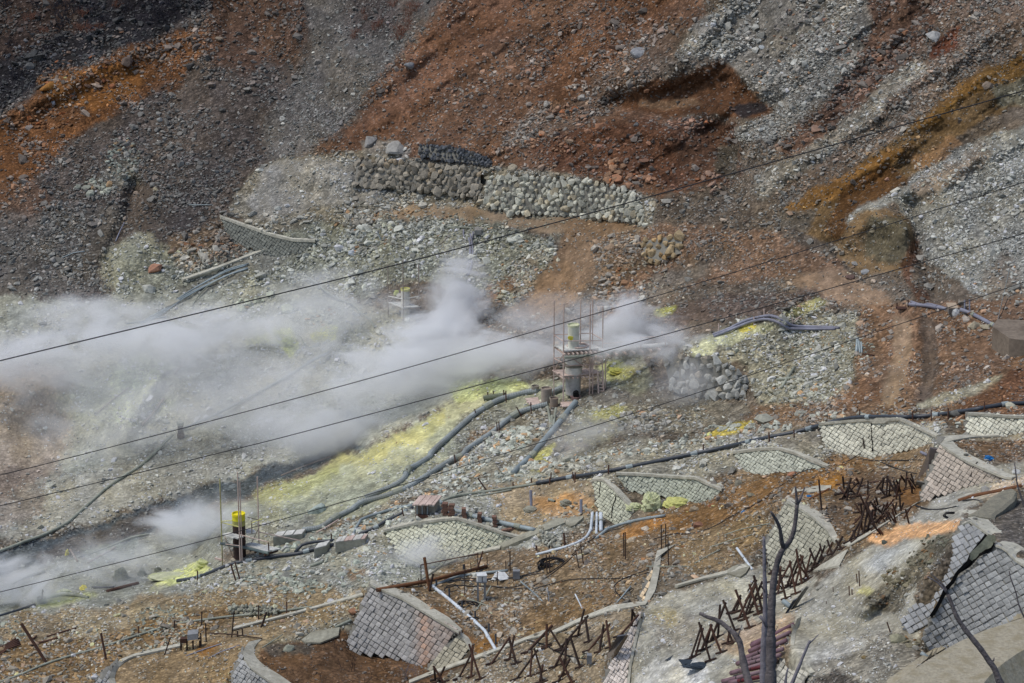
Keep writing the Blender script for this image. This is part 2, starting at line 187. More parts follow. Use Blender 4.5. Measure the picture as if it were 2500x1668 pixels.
# polygon, colour, feather px, strength, stones per zone (density 0-1), size factor, smooth ground (0 rough..1 smooth)
ZONES = [
 ([(-500,-400),(3000,-400),(3000,2000),(-500,2000)], (104,93,83), 0, 1, .5, 1, 0),
 # upper slopes
 ([(-400,-300),(1200,-300),(1100,0),(800,350),(620,420),(520,600),(300,760),(-400,760)], (92,83,79), 20, 1, .55, 1, 0),
 ([(-400,-300),(600,-300),(500,20),(430,70),(330,110),(200,170),(0,265),(-400,420)], (42,41,46), 14, .95, .5, 1.2, 0),
 ([(-400,-200),(120,-200),(200,60),(60,130),(-400,200)], (76,60,52), 20, .7, .4, 1, 0),
 ([(250,-100),(600,-100),(560,0),(400,60),(270,50)], (40,37,42), 16, .8, .4, 1, 0),
 ([(-300,380),(0,280),(200,175),(330,110),(480,70),(560,100),(440,180),(330,250),(200,330),(100,420),(0,500),(-300,600)], (116,76,44), 14, .9, .45, 1.1, 0),
 ([(90,200),(160,170),(300,160),(400,180),(250,270),(140,260)], (128,84,40), 10, .7, .3, 1, .2),
 ([(360,170),(460,150),(440,230),(340,230)], (104,70,45), 12, .7, .3, 1, 0),
 ([(540,-100),(720,-100),(760,60),(700,160),(560,180),(480,120)], (96,70,55), 26, .8, .4, 1, 0),
 ([(730,-60),(1120,-60),(1040,60),(1000,110),(900,230),(810,335),(730,380),(640,400),(640,300),(720,200),(760,120)], (104,100,98), 12, .9, .85, .7, 0),
 ([(860,-40),(1020,-40),(1000,60),(900,90),(840,60)], (84,74,72), 20, .7, .5, .8, 0),
 ([(400,420),(520,340),(560,420),(480,560),(400,640),(340,600)], (82,78,80), 26, .6, .5, 1, 0),
 ([(-100,430),(100,440),(140,520),(0,560),(-100,540)], (112,84,66), 24, .7, .4, 1, 0),
 ([(-200,540),(320,500),(280,700),(-200,760)], (98,94,90), 26, .7, .6, 1, 0),
 ([(260,400),(360,360),(340,460),(220,500)], (120,120,112), 20, .5, .8, 1.2, 0),
 ([(1200,-300),(1075,40),(950,165),(840,310),(770,372),(900,385),(1200,410),(1500,440),(1590,490),(1700,420),(1650,330),(1550,190),(1700,60),(1800,-300)], (114,84,66), 20, .92, .45, .9, .3),
 ([(1100,-60),(1350,-60),(1250,80),(1120,200),(980,300),(880,360),(800,350),(960,200)], (124,88,68), 30, .6, .25, .6, .5),
 ([(1300,120),(1500,-40),(1700,-60),(1560,120),(1460,260),(1300,300)], (110,74,50), 30, .5, .5, 1, .1),
 ([(1230,330),(1450,200),(1600,60),(1680,60),(1600,200),(1480,290),(1300,370)], (116,100,88), 26, .6, .8, 1.35, 0),
 ([(1480,250),(1580,205),(1700,170),(1760,140),(1800,190),(1850,235),(1890,250),(1870,290),(1780,285),(1600,280)], (92,62,42), 8, .95, .25, .8, .4),
 ([(1560,240),(1690,238),(1720,258),(1560,264)], (150,125,100), 6, .3, .2, 1, .6),
 ([(1790,262),(1860,242),(1875,268),(1810,292)], (48,46,50), 6, .9, .2, 1, .2),
 ([(1400,300),(1800,292),(1825,400),(1780,450),(1660,470),(1500,430),(1330,410),(1300,360)], (98,66,50), 16, .85, .4, 1, .1),
 ([(1640,350),(1760,330),(1800,380),(1740,440),(1660,420)], (84,62,50), 14, .7, .25, .8, .3),
 ([(1760,350),(1815,355),(1800,440),(1750,430)], (84,84,76), 10, .7, .3, .8, .2),
 ([(1700,60),(1850,-60),(2220,-60),(2140,60),(2070,180),(1990,260),(1890,340),(1800,345),(1800,310),(1900,270),(1800,190),(1770,140),(1640,140)], (126,121,115), 8, .95, .95, 1, 0),
 ([(2100,-60),(2400,-60),(2280,60),(2250,120),(2120,300),(1960,400),(1880,360),(2000,270),(2080,170),(2130,60)], (102,77,64), 10, .95, .6, 1.3, 0),
 ([(2300,50),(2420,-40),(2600,-40),(2600,30),(2300,210),(2100,300),(2250,120)], (120,100,88), 14, .7, .6, 1, 0),
 ([(2270,120),(2360,50),(2330,120),(2270,160)], (98,50,32), 8, .8, .1, 1, .5),
 ([(2200,150),(2280,150),(2100,320),(1950,440),(1850,480),(1830,450),(2000,340)], (140,134,124), 12, .85, .95, .9, 0),
 ([(2600,10),(2600,120),(2400,190),(2280,280),(2060,430),(1900,480),(1950,430),(2180,300),(2350,130)], (112,96,84), 12, .8, .6, 1, 0),
 ([(2600,60),(2600,300),(2500,260),(2420,285),(2330,340),(2230,440),(2130,520),(2050,600),(1960,560),(1900,530),(1910,512),(2050,430),(2200,330),(2300,250),(2400,180)], (104,82,54), 9, .95, .2, .8, .4),
 ([(2600,90),(2600,180),(2440,210),(2340,260),(2230,330),(2290,240),(2420,160)], (124,90,42), 12, .7, .15, .8, .4),
 ([(1905,515),(2000,450),(2160,370),(2240,350),(2150,430),(2050,480),(1960,520)], (132,94,46), 8, .8, .1, .8, .5),
 ([(2070,450),(2170,400),(2230,440),(2120,520),(2060,600),(2010,560)], (92,62,34), 10, .8, .15, .9, .3),
 ([(2420,210),(2560,180),(2560,260),(2440,260)], (112,112,98), 10, .7, .2, .8, .4),
 ([(2220,390),(2330,330),(2350,350),(2260,430)], (148,112,78), 10, .7, .2, .8, .5),
 ([(2600,270),(2600,780),(2450,760),(2350,700),(2260,640),(2230,560),(2180,490),(2080,560),(2060,530),(2180,460),(2340,360)], (140,139,134), 8, .95, .9, .85, 0),
 ([(2200,450),(2400,350),(2440,370),(2260,490)], (142,118,96), 20, .6, .5, .8, .2),
 ([(2400,660),(2480,600),(2500,760),(2400,760)], (104,92,84), 18, .7, .5, 1, 0),
 ([(2035,600),(2090,530),(2150,505),(2220,540),(2240,600),(2200,660),(2110,665),(2050,640)], (120,98,72), 8, .95, .1, .7, .7),
 ([(2120,540),(2210,540),(2220,620),(2160,650),(2110,620)], (90,88,76), 12, .8, .15, .7, .5),
 ([(2200,640),(2250,560),(2230,680),(2270,740),(2240,740)], (88,58,42), 10, .8, .4, 1, 0),
 ([(1900,515),(1990,510),(1970,560),(1900,545)], (104,100,94), 8, .7, .3, 1, .2),
 # terraces in the middle
 ([(560,520),(600,430),(700,375),(900,372),(1200,405),(1400,425),(1600,480),(1590,560),(1400,540),(1200,520),(900,540),(700,600)], (134,128,116), 8, .95, .75, 1.1, 0),
 ([(610,500),(640,420),(740,375),(880,400),(960,450),(900,500),(760,510),(650,530)], (150,147,143), 14, .85, .4, .7, .4),
 ([(880,345),(960,340),(1010,370),(980,390),(890,385)], (138,134,130), 6, .8, .3, 1, .3),
 ([(880,540),(1000,500),(1200,515),(1400,540),(1600,560),(1640,590),(1440,590),(1340,570),(1200,555),(1040,530),(940,545)], (142,122,102), 10, .95, .1, .6, .9),
 ([(280,640),(300,600),(560,610),(700,560),(900,540),(1100,530),(1370,580),(1345,660),(1260,750),(1130,700),(1000,680),(700,800),(280,800)], (134,135,122), 16, .95, .9, 1.1, 0),
 ([(560,620),(760,570),(700,640),(560,700),(420,740),(380,730)], (118,116,112), 16, .7, .2, .7, .6),
 ([(240,640),(330,570),(420,600),(380,700),(260,720)], (150,150,134), 16, .7, .4, .8, .3),
 ([(420,560),(560,540),(640,590),(560,630),(420,660)], (124,104,84), 12, .6, .8, 1.3, 0),
 ([(1380,540),(1560,540),(1480,600),(1440,680),(1380,760),(1320,790),(1230,770),(1310,690),(1370,620)], (128,104,82), 12, .95, .25, .7, .7),
 ([(1240,640),(1340,600),(1300,720),(1250,720)], (140,118,98), 16, .5, .8, 1.2, 0),
 ([(1180,700),(1250,660),(1260,700),(1200,740)], (128,86,54), 8, .6, .4, 1, 0),
 ([(1200,760),(1420,780),(1380,880),(1150,860)], (116,104,92), 20, .7, .7, 1.1, 0),
 ([(1440,590),(1540,560),(1620,600),(1600,660),(1500,800),(1420,790),(1450,680)], (118,98,80), 14, .8, .85, 1.4, 0),
 ([(1560,560),(1900,560),(2050,640),(2080,670),(1900,680),(1700,700),(1560,760),(1480,800),(1500,700),(1600,640)], (124,98,80), 14, .9, .5, .9, .1),
 ([(1600,660),(1720,600),(1800,620),(1650,720),(1540,770)], (122,118,112), 20, .7, .5, .9, .2),
 ([(1600,600),(1850,600),(1760,640),(1640,650)], (112,86,62), 18, .5, .4, .8, .3),
 ([(1560,820),(1600,770),(1740,720),(1900,720),(2040,690),(2080,740),(1900,760),(1700,790),(1640,830)], (98,84,78), 10, .8, .7, 1, 0),
 ([(1900,680),(2060,660),(2160,720),(2200,760),(2120,770),(2000,720)], (130,108,90), 14, .9, .15, .6, .85),
 ([(1640,850),(1750,810),(1900,760),(2080,760),(2150,800),(2170,950),(2050,990),(1850,1000),(1830,900),(1700,880)], (130,127,112), 12, .9, .85, 1.1, 0),
 ([(2080,760),(2500,720),(2600,900),(2480,960),(2300,1030),(1850,1060),(1700,1010),(1850,990),(2100,960)], (116,90,72), 14, .9, .6, 1.1, .1),
 ([(2040,960),(2120,910),(2180,960),(2060,1010)], (118,84,62), 14, .6, .4, 1, 0),
 ([(2175,775),(2215,780),(2222,860),(2210,940),(2160,1000),(2150,960),(2185,880)], (130,110,92), 7, .9, .15, .6, .85),
 ([(2240,770),(2280,790),(2290,880),(2270,1020),(2235,1000),(2250,880)], (86,76,70), 7, .85, .2, .7, .5),
 ([(2235,985),(2330,955),(2430,915),(2460,900),(2420,950),(2330,985),(2240,1000)], (150,146,128), 6, .8, .5, 1, .2),
 ([(2600,900),(2600,1010),(2300,1020),(2400,950),(2480,900)], (106,72,54), 8, .8, .5, .9, .1),
 ([(1180,1000),(1400,960),(1700,960),(1850,1000),(1800,1040),(1500,1060),(1250,1130)], (118,113,102), 18, .8, .6, 1, .1),
 ([(1420,930),(1560,940),(1750,985),(1650,1000),(1450,985)], (104,100,96), 14, .7, .3, .7, .5),
 ([(1400,990),(1560,1000),(1500,1080),(1380,1090)], (124,120,92), 18, .6, .5, .9, .2),
 ([(1500,1080),(1850,1050),(2300,1030),(2300,1100),(1900,1150),(1500,1180),(1200,1180),(1240,1120)], (142,138,126), 12, .85, .7, 1, .1),
 ([(1800,1040),(2100,1010),(2090,1060),(1900,1100)], (120,110,100), 20, .5, .5, .8, .2),
 # steaming valley
 ([(-400,700),(250,730),(700,700),(950,760),(1180,880),(1150,960),(900,1085),(640,1150),(300,1250),(-400,1400)], (148,149,140), 20, .95, .35, .8, .65),
 ([(-300,900),(160,900),(200,1000),(150,1150),(0,1230),(-300,1200)], (140,124,114), 30, .85, .2, .7, .6),
 ([(270,900),(360,860),(430,900),(350,990),(310,1040),(260,1000)], (164,170,142), 12, .85, .3, .9, .4),
 ([(120,950),(270,920),(290,1020),(200,1060)], (136,138,110), 20, .6, .2, .8, .5),
 ([(400,910),(425,900),(370,960),(340,1015),(315,1030),(340,990)], (72,76,84), 4, .85, .6, .8, 0),
 ([(330,1000),(400,960),(440,960),(380,1040),(310,1050)], (150,154,130), 12, .7, .7, 1.1, 0),
 ([(600,840),(660,805),(710,800),(730,850),(700,860),(650,840)], (176,180,110), 8, .8, .2, .8, .3),
 ([(690,820),(730,835),(715,880),(690,855)], (178,184,112), 5, .8, .2, .8, .3),
 ([(755,820),(800,795),(830,800),(820,830),(770,838)], (170,172,78), 6, .85, .5, .8, .2),
 ([(0,1230),(300,1120),(560,1060),(700,1100),(520,1180),(250,1270),(0,1340)], (136,133,126), 26, .7, .5, .9, .5),
 ([(-200,1150),(100,1150),(110,1260),(-200,1330)], (112,98,94), 26, .6, .3, .8, .3),
 ([(-400,1460),(0,1345),(150,1310),(260,1275),(360,1240),(450,1205),(600,1160),(700,1130),(830,1080),(900,1085),(650,1185),(560,1220),(450,1260),(300,1330),(150,1380),(0,1410),(-400,1530)], (72,80,86), 10, .95, .25, .8, .3),
 ([(80,1360),(300,1270),(420,1235),(400,1270),(280,1320),(120,1390)], (84,72,62), 10, .6, .2, .8, .2),
 ([(0,1410),(300,1330),(520,1240),(560,1400),(500,1400),(300,1470),(60,1500),(-100,1520)], (128,130,122), 12, .9, .3, .7, .6),
 ([(340,1460),(420,1395),(490,1375),(525,1395),(500,1410),(430,1430)], (196,200,132), 6, .95, .2, .7, .4),
 ([(60,1480),(160,1450),(230,1440),(240,1450),(140,1480)], (166,170,120), 8, .7, .2, .7, .4),
 ([(200,1340),(330,1310),(320,1360),(220,1390)], (112,118,106), 8, .7, .5, .9, 0),
 # sulphur ridge and the works
 ([(540,1240),(650,1200),(900,1100),(1130,975),(1250,935),(1400,930),(1400,960),(1180,1060),(1060,1140),(960,1220),(770,1300),(620,1330),(540,1330)], (142,144,126), 10, .95, .4, .7, .5),
 ([(680,1200),(880,1095),(1010,1040),(1130,965),(1200,945),(1290,950),(1180,1000),(1080,1070),(1000,1120),(860,1180),(740,1215),(640,1235)], (166,166,136), 20, .8, .15, .6, .75),
 ([(760,1150),(900,1095),(1010,1045),(1090,1000),(1080,1040),(960,1100),(800,1165)], (174,166,98), 12, .6, .15, .6, .8),
 ([(620,1200),(680,1175),(850,1140),(800,1180),(640,1230)], (158,158,104), 12, .7, .3, .7, .3),
 ([(1080,940),(1130,925),(1260,925),(1300,945),(1200,960),(1120,985)], (174,182,128), 8, .8, .2, .7, .3),
 ([(540,1300),(780,1260),(760,1300),(620,1330),(540,1340)], (126,126,122), 14, .7, .5, .8, .2),
 ([(1140,1010),(1230,985),(1280,1010),(1150,1080),(1080,1120)], (118,116,108), 14, .8, .7, .9, 0),
 ([(1150,1060),(1210,1040),(1230,1060),(1150,1090)], (126,92,66), 10, .6, .5, .9, 0),
 ([(1040,1150),(1200,1060),(1300,1040),(1290,1100),(1140,1170),(960,1230),(860,1280)], (148,146,134), 10, .7, .85, 1.1, 0),
 ([(1290,1120),(1360,1080),(1330,1150),(1300,1160)], (178,172,92), 6, .8, .3, .8, .2),
 ([(1460,890),(1500,880),(1550,900),(1540,925),(1480,930)], (196,192,96), 6, .85, .1, .8, .5),
 ([(1450,880),(1560,870),(1600,940),(1560,970),(1470,950)], (138,140,118), 14, .6, .2, .8, .4),
 ([(1440,1000),(1530,990),(1510,1030),(1450,1030)], (156,152,88), 10, .7, .5, .9, .2),
 ([(1590,760),(1650,748),(1640,770),(1600,775)], (160,160,80), 5, .8, .3, .8, .2),
 ([(1680,860),(1760,810),(1840,785),(1910,790),(1860,820),(1760,850),(1700,880)], (182,182,146), 10, .85, .3, .7, .3),
 ([(1800,795),(1850,785),(1850,805),(1810,812)], (206,190,66), 4, .8, .2, .7, .3),
 ([(1920,760),(1990,735),(2030,740),(1980,765),(1930,775)], (172,170,118), 8, .7, .4, .8, .2),
 ([(1715,1070),(1760,1040),(1840,1028),(1820,1050),(1740,1070)], (186,164,66), 5, .85, .4, .8, .2),
 ([(500,1400),(600,1350),(780,1300),(1000,1230),(1230,1140),(1500,1180),(1450,1270),(1260,1370),(1200,1440),(900,1430),(860,1480),(0,1570),(0,1500),(300,1460)], (140,140,131), 14, .9, .6, 1.0, .4),
 ([(960,1360),(1100,1370),(1180,1440),(960,1430),(920,1400)], (150,152,142), 14, .7, .3, .8, .5),
 ([(600,1430),(760,1400),(900,1380),(880,1440),(700,1480),(560,1460)], (122,120,112), 18, .6, .6, 1, 0),
 ([(840,1390),(900,1380),(900,1410),(860,1415)], (120,90,68), 8, .7, .3, 1, 0),
 ([(1180,1190),(1440,1150),(1500,1250),(1330,1300),(1240,1290)], (150,128,104), 14, .8, .5, .7, .3),
 ([(1290,1220),(1420,1210),(1450,1250),(1380,1265),(1290,1250)], (168,124,88), 12, .7, .2, .7, .5),
 ([(1300,1210),(1400,1215),(1400,1240),(1330,1240)], (160,110,64), 8, .5, .2, .7, .4),
 ([(-100,1530),(300,1470),(560,1430),(900,1440),(880,1490),(860,1500),(690,1668),(-200,1900)], (134,114,90), 14, .9, .65, .95, .1),
 ([(-100,1590),(250,1550),(520,1480),(640,1460),(520,1540),(300,1590),(200,1668),(-100,1668)], (120,92,64), 14, .8, .6, 1.1, 0),
 ([(150,1500),(450,1470),(420,1510),(150,1560)], (140,128,108), 20, .6, .6, .8, .2),
 ([(270,1620),(560,1560),(640,1540),(560,1668),(250,1700)], (134,110,84), 14, .8, .4, .7, .3),
 ([(480,1580),(540,1570),(530,1600),(480,1600)], (124,80,38), 8, .8, .2, .7, .5),
 ([(650,1550),(850,1510),(870,1540),(760,1570),(660,1580)], (112,112,102), 12, .6, .7, .9, .2),
 ([(560,1900),(640,1580),(700,1560),(840,1540),(880,1590),(1050,1610),(1170,1600),(1060,1668),(1000,1900)], (96,68,50), 8, .95, .2, .7, .3),
 ([(640,1570),(760,1560),(760,1600),(660,1600)], (78,74,70), 8, .8, .6, .8, 0),
 # brown ground of the cable yard
 ([(920,1430),(1060,1410),(1180,1340),(1300,1330),(1450,1300),(1560,1260),(1760,1170),(1900,1140),(2100,1110),(2250,1080),(2310,1140),(2260,1250),(2150,1330),(1900,1350),(1700,1390),(1560,1400),(1500,1480),(1240,1570),(1140,1560)], (118,96,76), 12, .92, .65, 1.0, .1),
 ([(1180,1400),(1500,1360),(1560,1440),(1400,1500),(1200,1480)], (124,106,88), 24, .5, .8, .9, 0),
 ([(990,1480),(1080,1490),(1180,1590),(1140,1570)], (116,80,54), 10, .8, .2, .7, .6),
 ([(1150,1570),(1220,1540),(1210,1590),(1160,1600)], (128,84,38), 8, .8, .2, .7, .5),
 ([(1180,1530),(1500,1440),(1540,1460),(1300,1550)], (114,88,62), 14, .6, .7, .9, .1),
 ([(1700,1230),(1880,1160),(2100,1120),(2160,1150),(2100,1200),(1900,1220),(1780,1280),(1600,1310),(1560,1290)], (122,86,54), 16, .8, .45, .9, .2),
 ([(1980,1170),(2090,1160),(2060,1200),(1990,1200)], (164,108,44), 10, .7, .2, .7, .5),
 ([(1500,1300),(1600,1250),(1640,1270),(1540,1320)], (160,100,46), 8, .6, .2, .7, .4),
 ([(1650,1320),(1850,1260),(1900,1300),(1800,1390),(1660,1400)], (128,106,80), 16, .7, .5, .8, .2),
 ([(2080,1150),(2250,1160),(2240,1240),(2080,1320),(1990,1330),(2020,1230)], (98,78,64), 16, .7, .6, 1, 0),
 ([(2190,1190),(2250,1180),(2240,1240),(2195,1230)], (112,76,48), 6, .8, .1, .7, .6),
 ([(2300,1080),(2340,1050),(2600,1040),(2600,1160),(2480,1150),(2400,1110)], (110,84,66), 8, .9, .6, 1, .1),
 ([(2290,1060),(2500,1050),(2500,1075),(2320,1075)], (150,146,132), 5, .6, .3, .8, .4),
 # fence terraces and pale crusts
 ([(1000,1700),(1170,1600),(1300,1560),(1470,1500),(1570,1480),(1560,1530),(1480,1600),(1440,1900),(960,1900)], (134,118,100), 8, .95, .6, .9, .1),
 ([(1470,1900),(1540,1600),(1575,1480),(1620,1450),(1800,1395),(1900,1390),(2000,1400),(1950,1500),(1870,1600),(1820,1900)], (146,143,134), 8, .95, .35, .6, .6),
 ([(1740,1430),(1900,1400),(1980,1400),(1950,1450),(1850,1480),(1760,1450)], (182,176,156), 14, .7, .3, .6, .4),
 ([(1600,1500),(1700,1490),(1720,1560),(1600,1590)], (132,124,116), 20, .6, .3, .7, .3),
 ([(1560,1640),(1640,1600),(1740,1630),(1700,1690),(1540,1700)], (186,186,186), 18, .7, .2, .6, .5),
 ([(1580,1500),(1640,1490),(1650,1530),(1600,1520)], (166,152,116), 12, .6, .3, .7, .3),
 ([(1740,1560),(1900,1500),(1960,1500),(1900,1620),(1800,1600)], (160,132,112), 22, .7, .3, .7, .4),
 ([(1920,1900),(1940,1500),(1990,1430),(2060,1370),(2230,1260),(2300,1200),(2400,1140),(2600,1120),(2600,1200),(2480,1180),(2360,1240),(2330,1300),(2240,1400),(2240,1560),(2200,1900)], (146,143,135), 7, .95, .35, .6, .6),
 ([(2110,1310),(2180,1285),(2330,1270),(2345,1260),(2330,1300),(2250,1320),(2150,1330)], (208,150,108), 9, .85, .15, .6, .4),
 ([(2080,1390),(2150,1350),(2250,1330),(2240,1360),(2140,1400)], (178,180,180), 12, .6, .1, .6, .5),
 ([(2340,1210),(2440,1170),(2600,1150),(2600,1190),(2420,1210)], (188,160,142), 14, .5, .4, .8, .1),
 ([(2100,1430),(2130,1430),(2130,1460),(2090,1450)], (172,168,112), 10, .7, .2, .6, .3),
 ([(2090,1480),(2130,1440),(2200,1400),(2260,1330),(2330,1290),(2350,1300),(2270,1400),(2220,1450),(2200,1490),(2140,1490)], (98,92,82), 7, .95, .4, .8, 0),
 ([(1940,1900),(1960,1620),(2000,1600),(2150,1540),(2220,1560),(2250,1590),(2200,1640),(2160,1700),(2160,1900)], (118,112,104), 16, .8, .5, .8, .1),
 ([(1960,1610),(2060,1560),(2120,1570),(2080,1600),(1990,1620)], (176,174,170), 12, .6, .2, .6, .4),
 ([(1970,1900),(1960,1650),(2050,1640),(2110,1670),(2100,1900)], (74,66,62), 10, .8, .4, .8, 0),
 ([(2390,1270),(2440,1240),(2600,1180),(2600,1400),(2460,1330)], (98,92,90), 7, .95, .9, .6, 0),
]
warp = 30*fbm(U, V, 60, 5, 51, .6); warp2 = 30*fbm(U, V, 60, 5, 61, .6)
streak = fbm(SU/3.5, SV, 26, 3, 71)*upper*(U > 950)
UW, VW = U+warp-streak*14*sa, V+warp2+streak*14*ca
HF = fbm(U, V, 26, 4, 141, .75)*1.5+fbm(U, V, 6, 2, 149)*.6
colr = np.zeros(U.shape+(3,)); dens = np.zeros(U.shape); siz = np.zeros(U.shape); smo = np.zeros(U.shape)
for poly, c, fe, st, dn, sz, sm in ZONES:
    px = np.array(poly); x0, y0 = px.min(0)-70; x1, y1 = px.max(0)+70
    i0, i1 = np.searchsorted(us, [x0, x1]); j0, j1 = np.searchsorted(vs, [y0, y1])
    if i1-i0 < 2 or j1-j0 < 2: continue
    s = np.s_[j0:j1, i0:i1]; sc_ = np.clip(fe/16, .15, 1)
    uu = U[s]+(UW[s]-U[s])*sc_; vv = V[s]+(VW[s]-V[s])*sc_
    m = inpoly(uu, vv, poly).astype(float)
    m = blur(m, fe/2.9*.7, 2)
    if st < 1 or fe > 0: m = np.clip((m-.5+.42*HF[s]*(4*m*(1-m)))*1.7+.5, 0, 1)
    m = m*st
    m3 = m[..., None]
    colr[s] = colr[s]*(1-m3)+lin(c)*m3
    dens[s] = dens[s]*(1-m)+dn*m; siz[s] = siz[s]*(1-m)+sz*m; smo[s] = smo[s]*(1-m)+sm*m
# mineral mottling of the soil, streaks down the talus, rust veins
n1 = fbm(U, V, 90, 4, 81); n2 = fbm(U, V, 22, 3, 91); n3 = fbm(SU/4, SV, 22, 3, 95)
val = np.exp(.20*n1+.26*n2+.30*n3*upper*(U > 950))
colr *= val[..., None]
warm = np.clip(fbm(U, V, 55, 4, 101)*1.6, -.6, 1)
colr *= np.stack([1+.06*warm, 1+.01*warm, 1-.10*warm], -1)
# tyre tracks on the dirt roads
for pts, wd in [([(2188,775),(2200,850),(2188,930),(2165,985)], 4), ([(2210,775),(2222,860),(2208,940)], 4), ([(2260,790),(2272,880),(2255,1000)], 5), ([(1900,700),(1990,715),(2080,735),(2150,770)], 4), ([(1392,560),(1390,640),(1350,710),(1290,760)], 5), ([(1435,590),(1425,650),(1390,710),(1350,745)], 5), ([(2000,700),(2080,720),(2150,755)], 4), ([(1960,690),(2050,700),(2140,730)], 4), ([(20,1020),(90,1050),(120,1100),(60,1170)], 6)]:
    g = np.exp(-(distline(UW, VW, pts)/wd)**2)
    DFF += .10*g; colr *= (1+.22*g)[..., None]; smo = np.maximum(smo, g*.9); dens *= 1-.8*g
_l = colr.mean(-1, keepdims=True); colr = _l+(colr-_l)*.94
_d = np.clip(colr[..., 0]-colr[..., 1], 0, 1); _d = _d*np.clip((V-850)/200, .15, 1); colr[..., 1] += .07*_d; colr[..., 0] -= .08*_d
dust = np.clip(fbm(U, V, 120, 4, 131)*2.2, 0, 1); smo = np.maximum(smo, dust*.45); dens *= 1-.45*dust
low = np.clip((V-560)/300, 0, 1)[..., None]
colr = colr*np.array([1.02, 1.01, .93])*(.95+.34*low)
colr = np.clip(colr, .008, .75)
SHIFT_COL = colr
# ------------------------------------------------------------------ materials
def newmat(name):
    m = bpy.data.materials.new(name); m.use_nodes = True; t = m.node_tree
    for n in list(t.nodes): t.nodes.remove(n)
    o = t.nodes.new('ShaderNodeOutputMaterial'); b = t.nodes.new('ShaderNodeBsdfPrincipled')
    t.links.new(b.outputs[0], o.inputs[0]); return m, t, b, o
def N(t, typ, **kw):
    n = t.nodes.new(typ)
    for k, v_ in kw.items():
        if k.startswith('i_'):
            n.inputs[k[2:].replace('_', ' ')].default_value = v_
        else: setattr(n, k, v_)
    return n
def ramp(t, src, stops):
    r = t.nodes.new('ShaderNodeValToRGB'); el = r.color_ramp.elements
    while len(el) < len(stops): el.new(.5)
    for e, (p, c) in zip(el, stops):
        e.position = p; e.color = (c, c, c, 1) if not hasattr(c, '__len__') else tuple(c)+(1,)
    t.links.new(src, r.inputs[0]); return r.outputs[0]
def mulc(t, a, b_, fac=1.0, mode='MULTIPLY'):
    m = t.nodes.new('ShaderNodeMix'); m.data_type = 'RGBA'; m.blend_type = mode
    if isinstance(fac, float): m.inputs[0].default_value = fac
    else: t.links.new(fac, m.inputs[0])
    for s, k in ((a, 6), (b_, 7)):
        if hasattr(s, 'is_linked') or hasattr(s, 'node'): t.links.new(s, m.inputs[k])
        else: m.inputs[k].default_value = tuple(s)+(1,)
    return m.outputs[2]
def mathn(t, op, a, b_=None):
    m = t.nodes.new('ShaderNodeMath'); m.operation = op
    for s, k in ((a, 0), (b_, 1)):
        if s is None: continue
        if hasattr(s, 'node'): t.links.new(s, m.inputs[k])
        else: m.inputs[k].default_value = s
    return m.outputs[0]

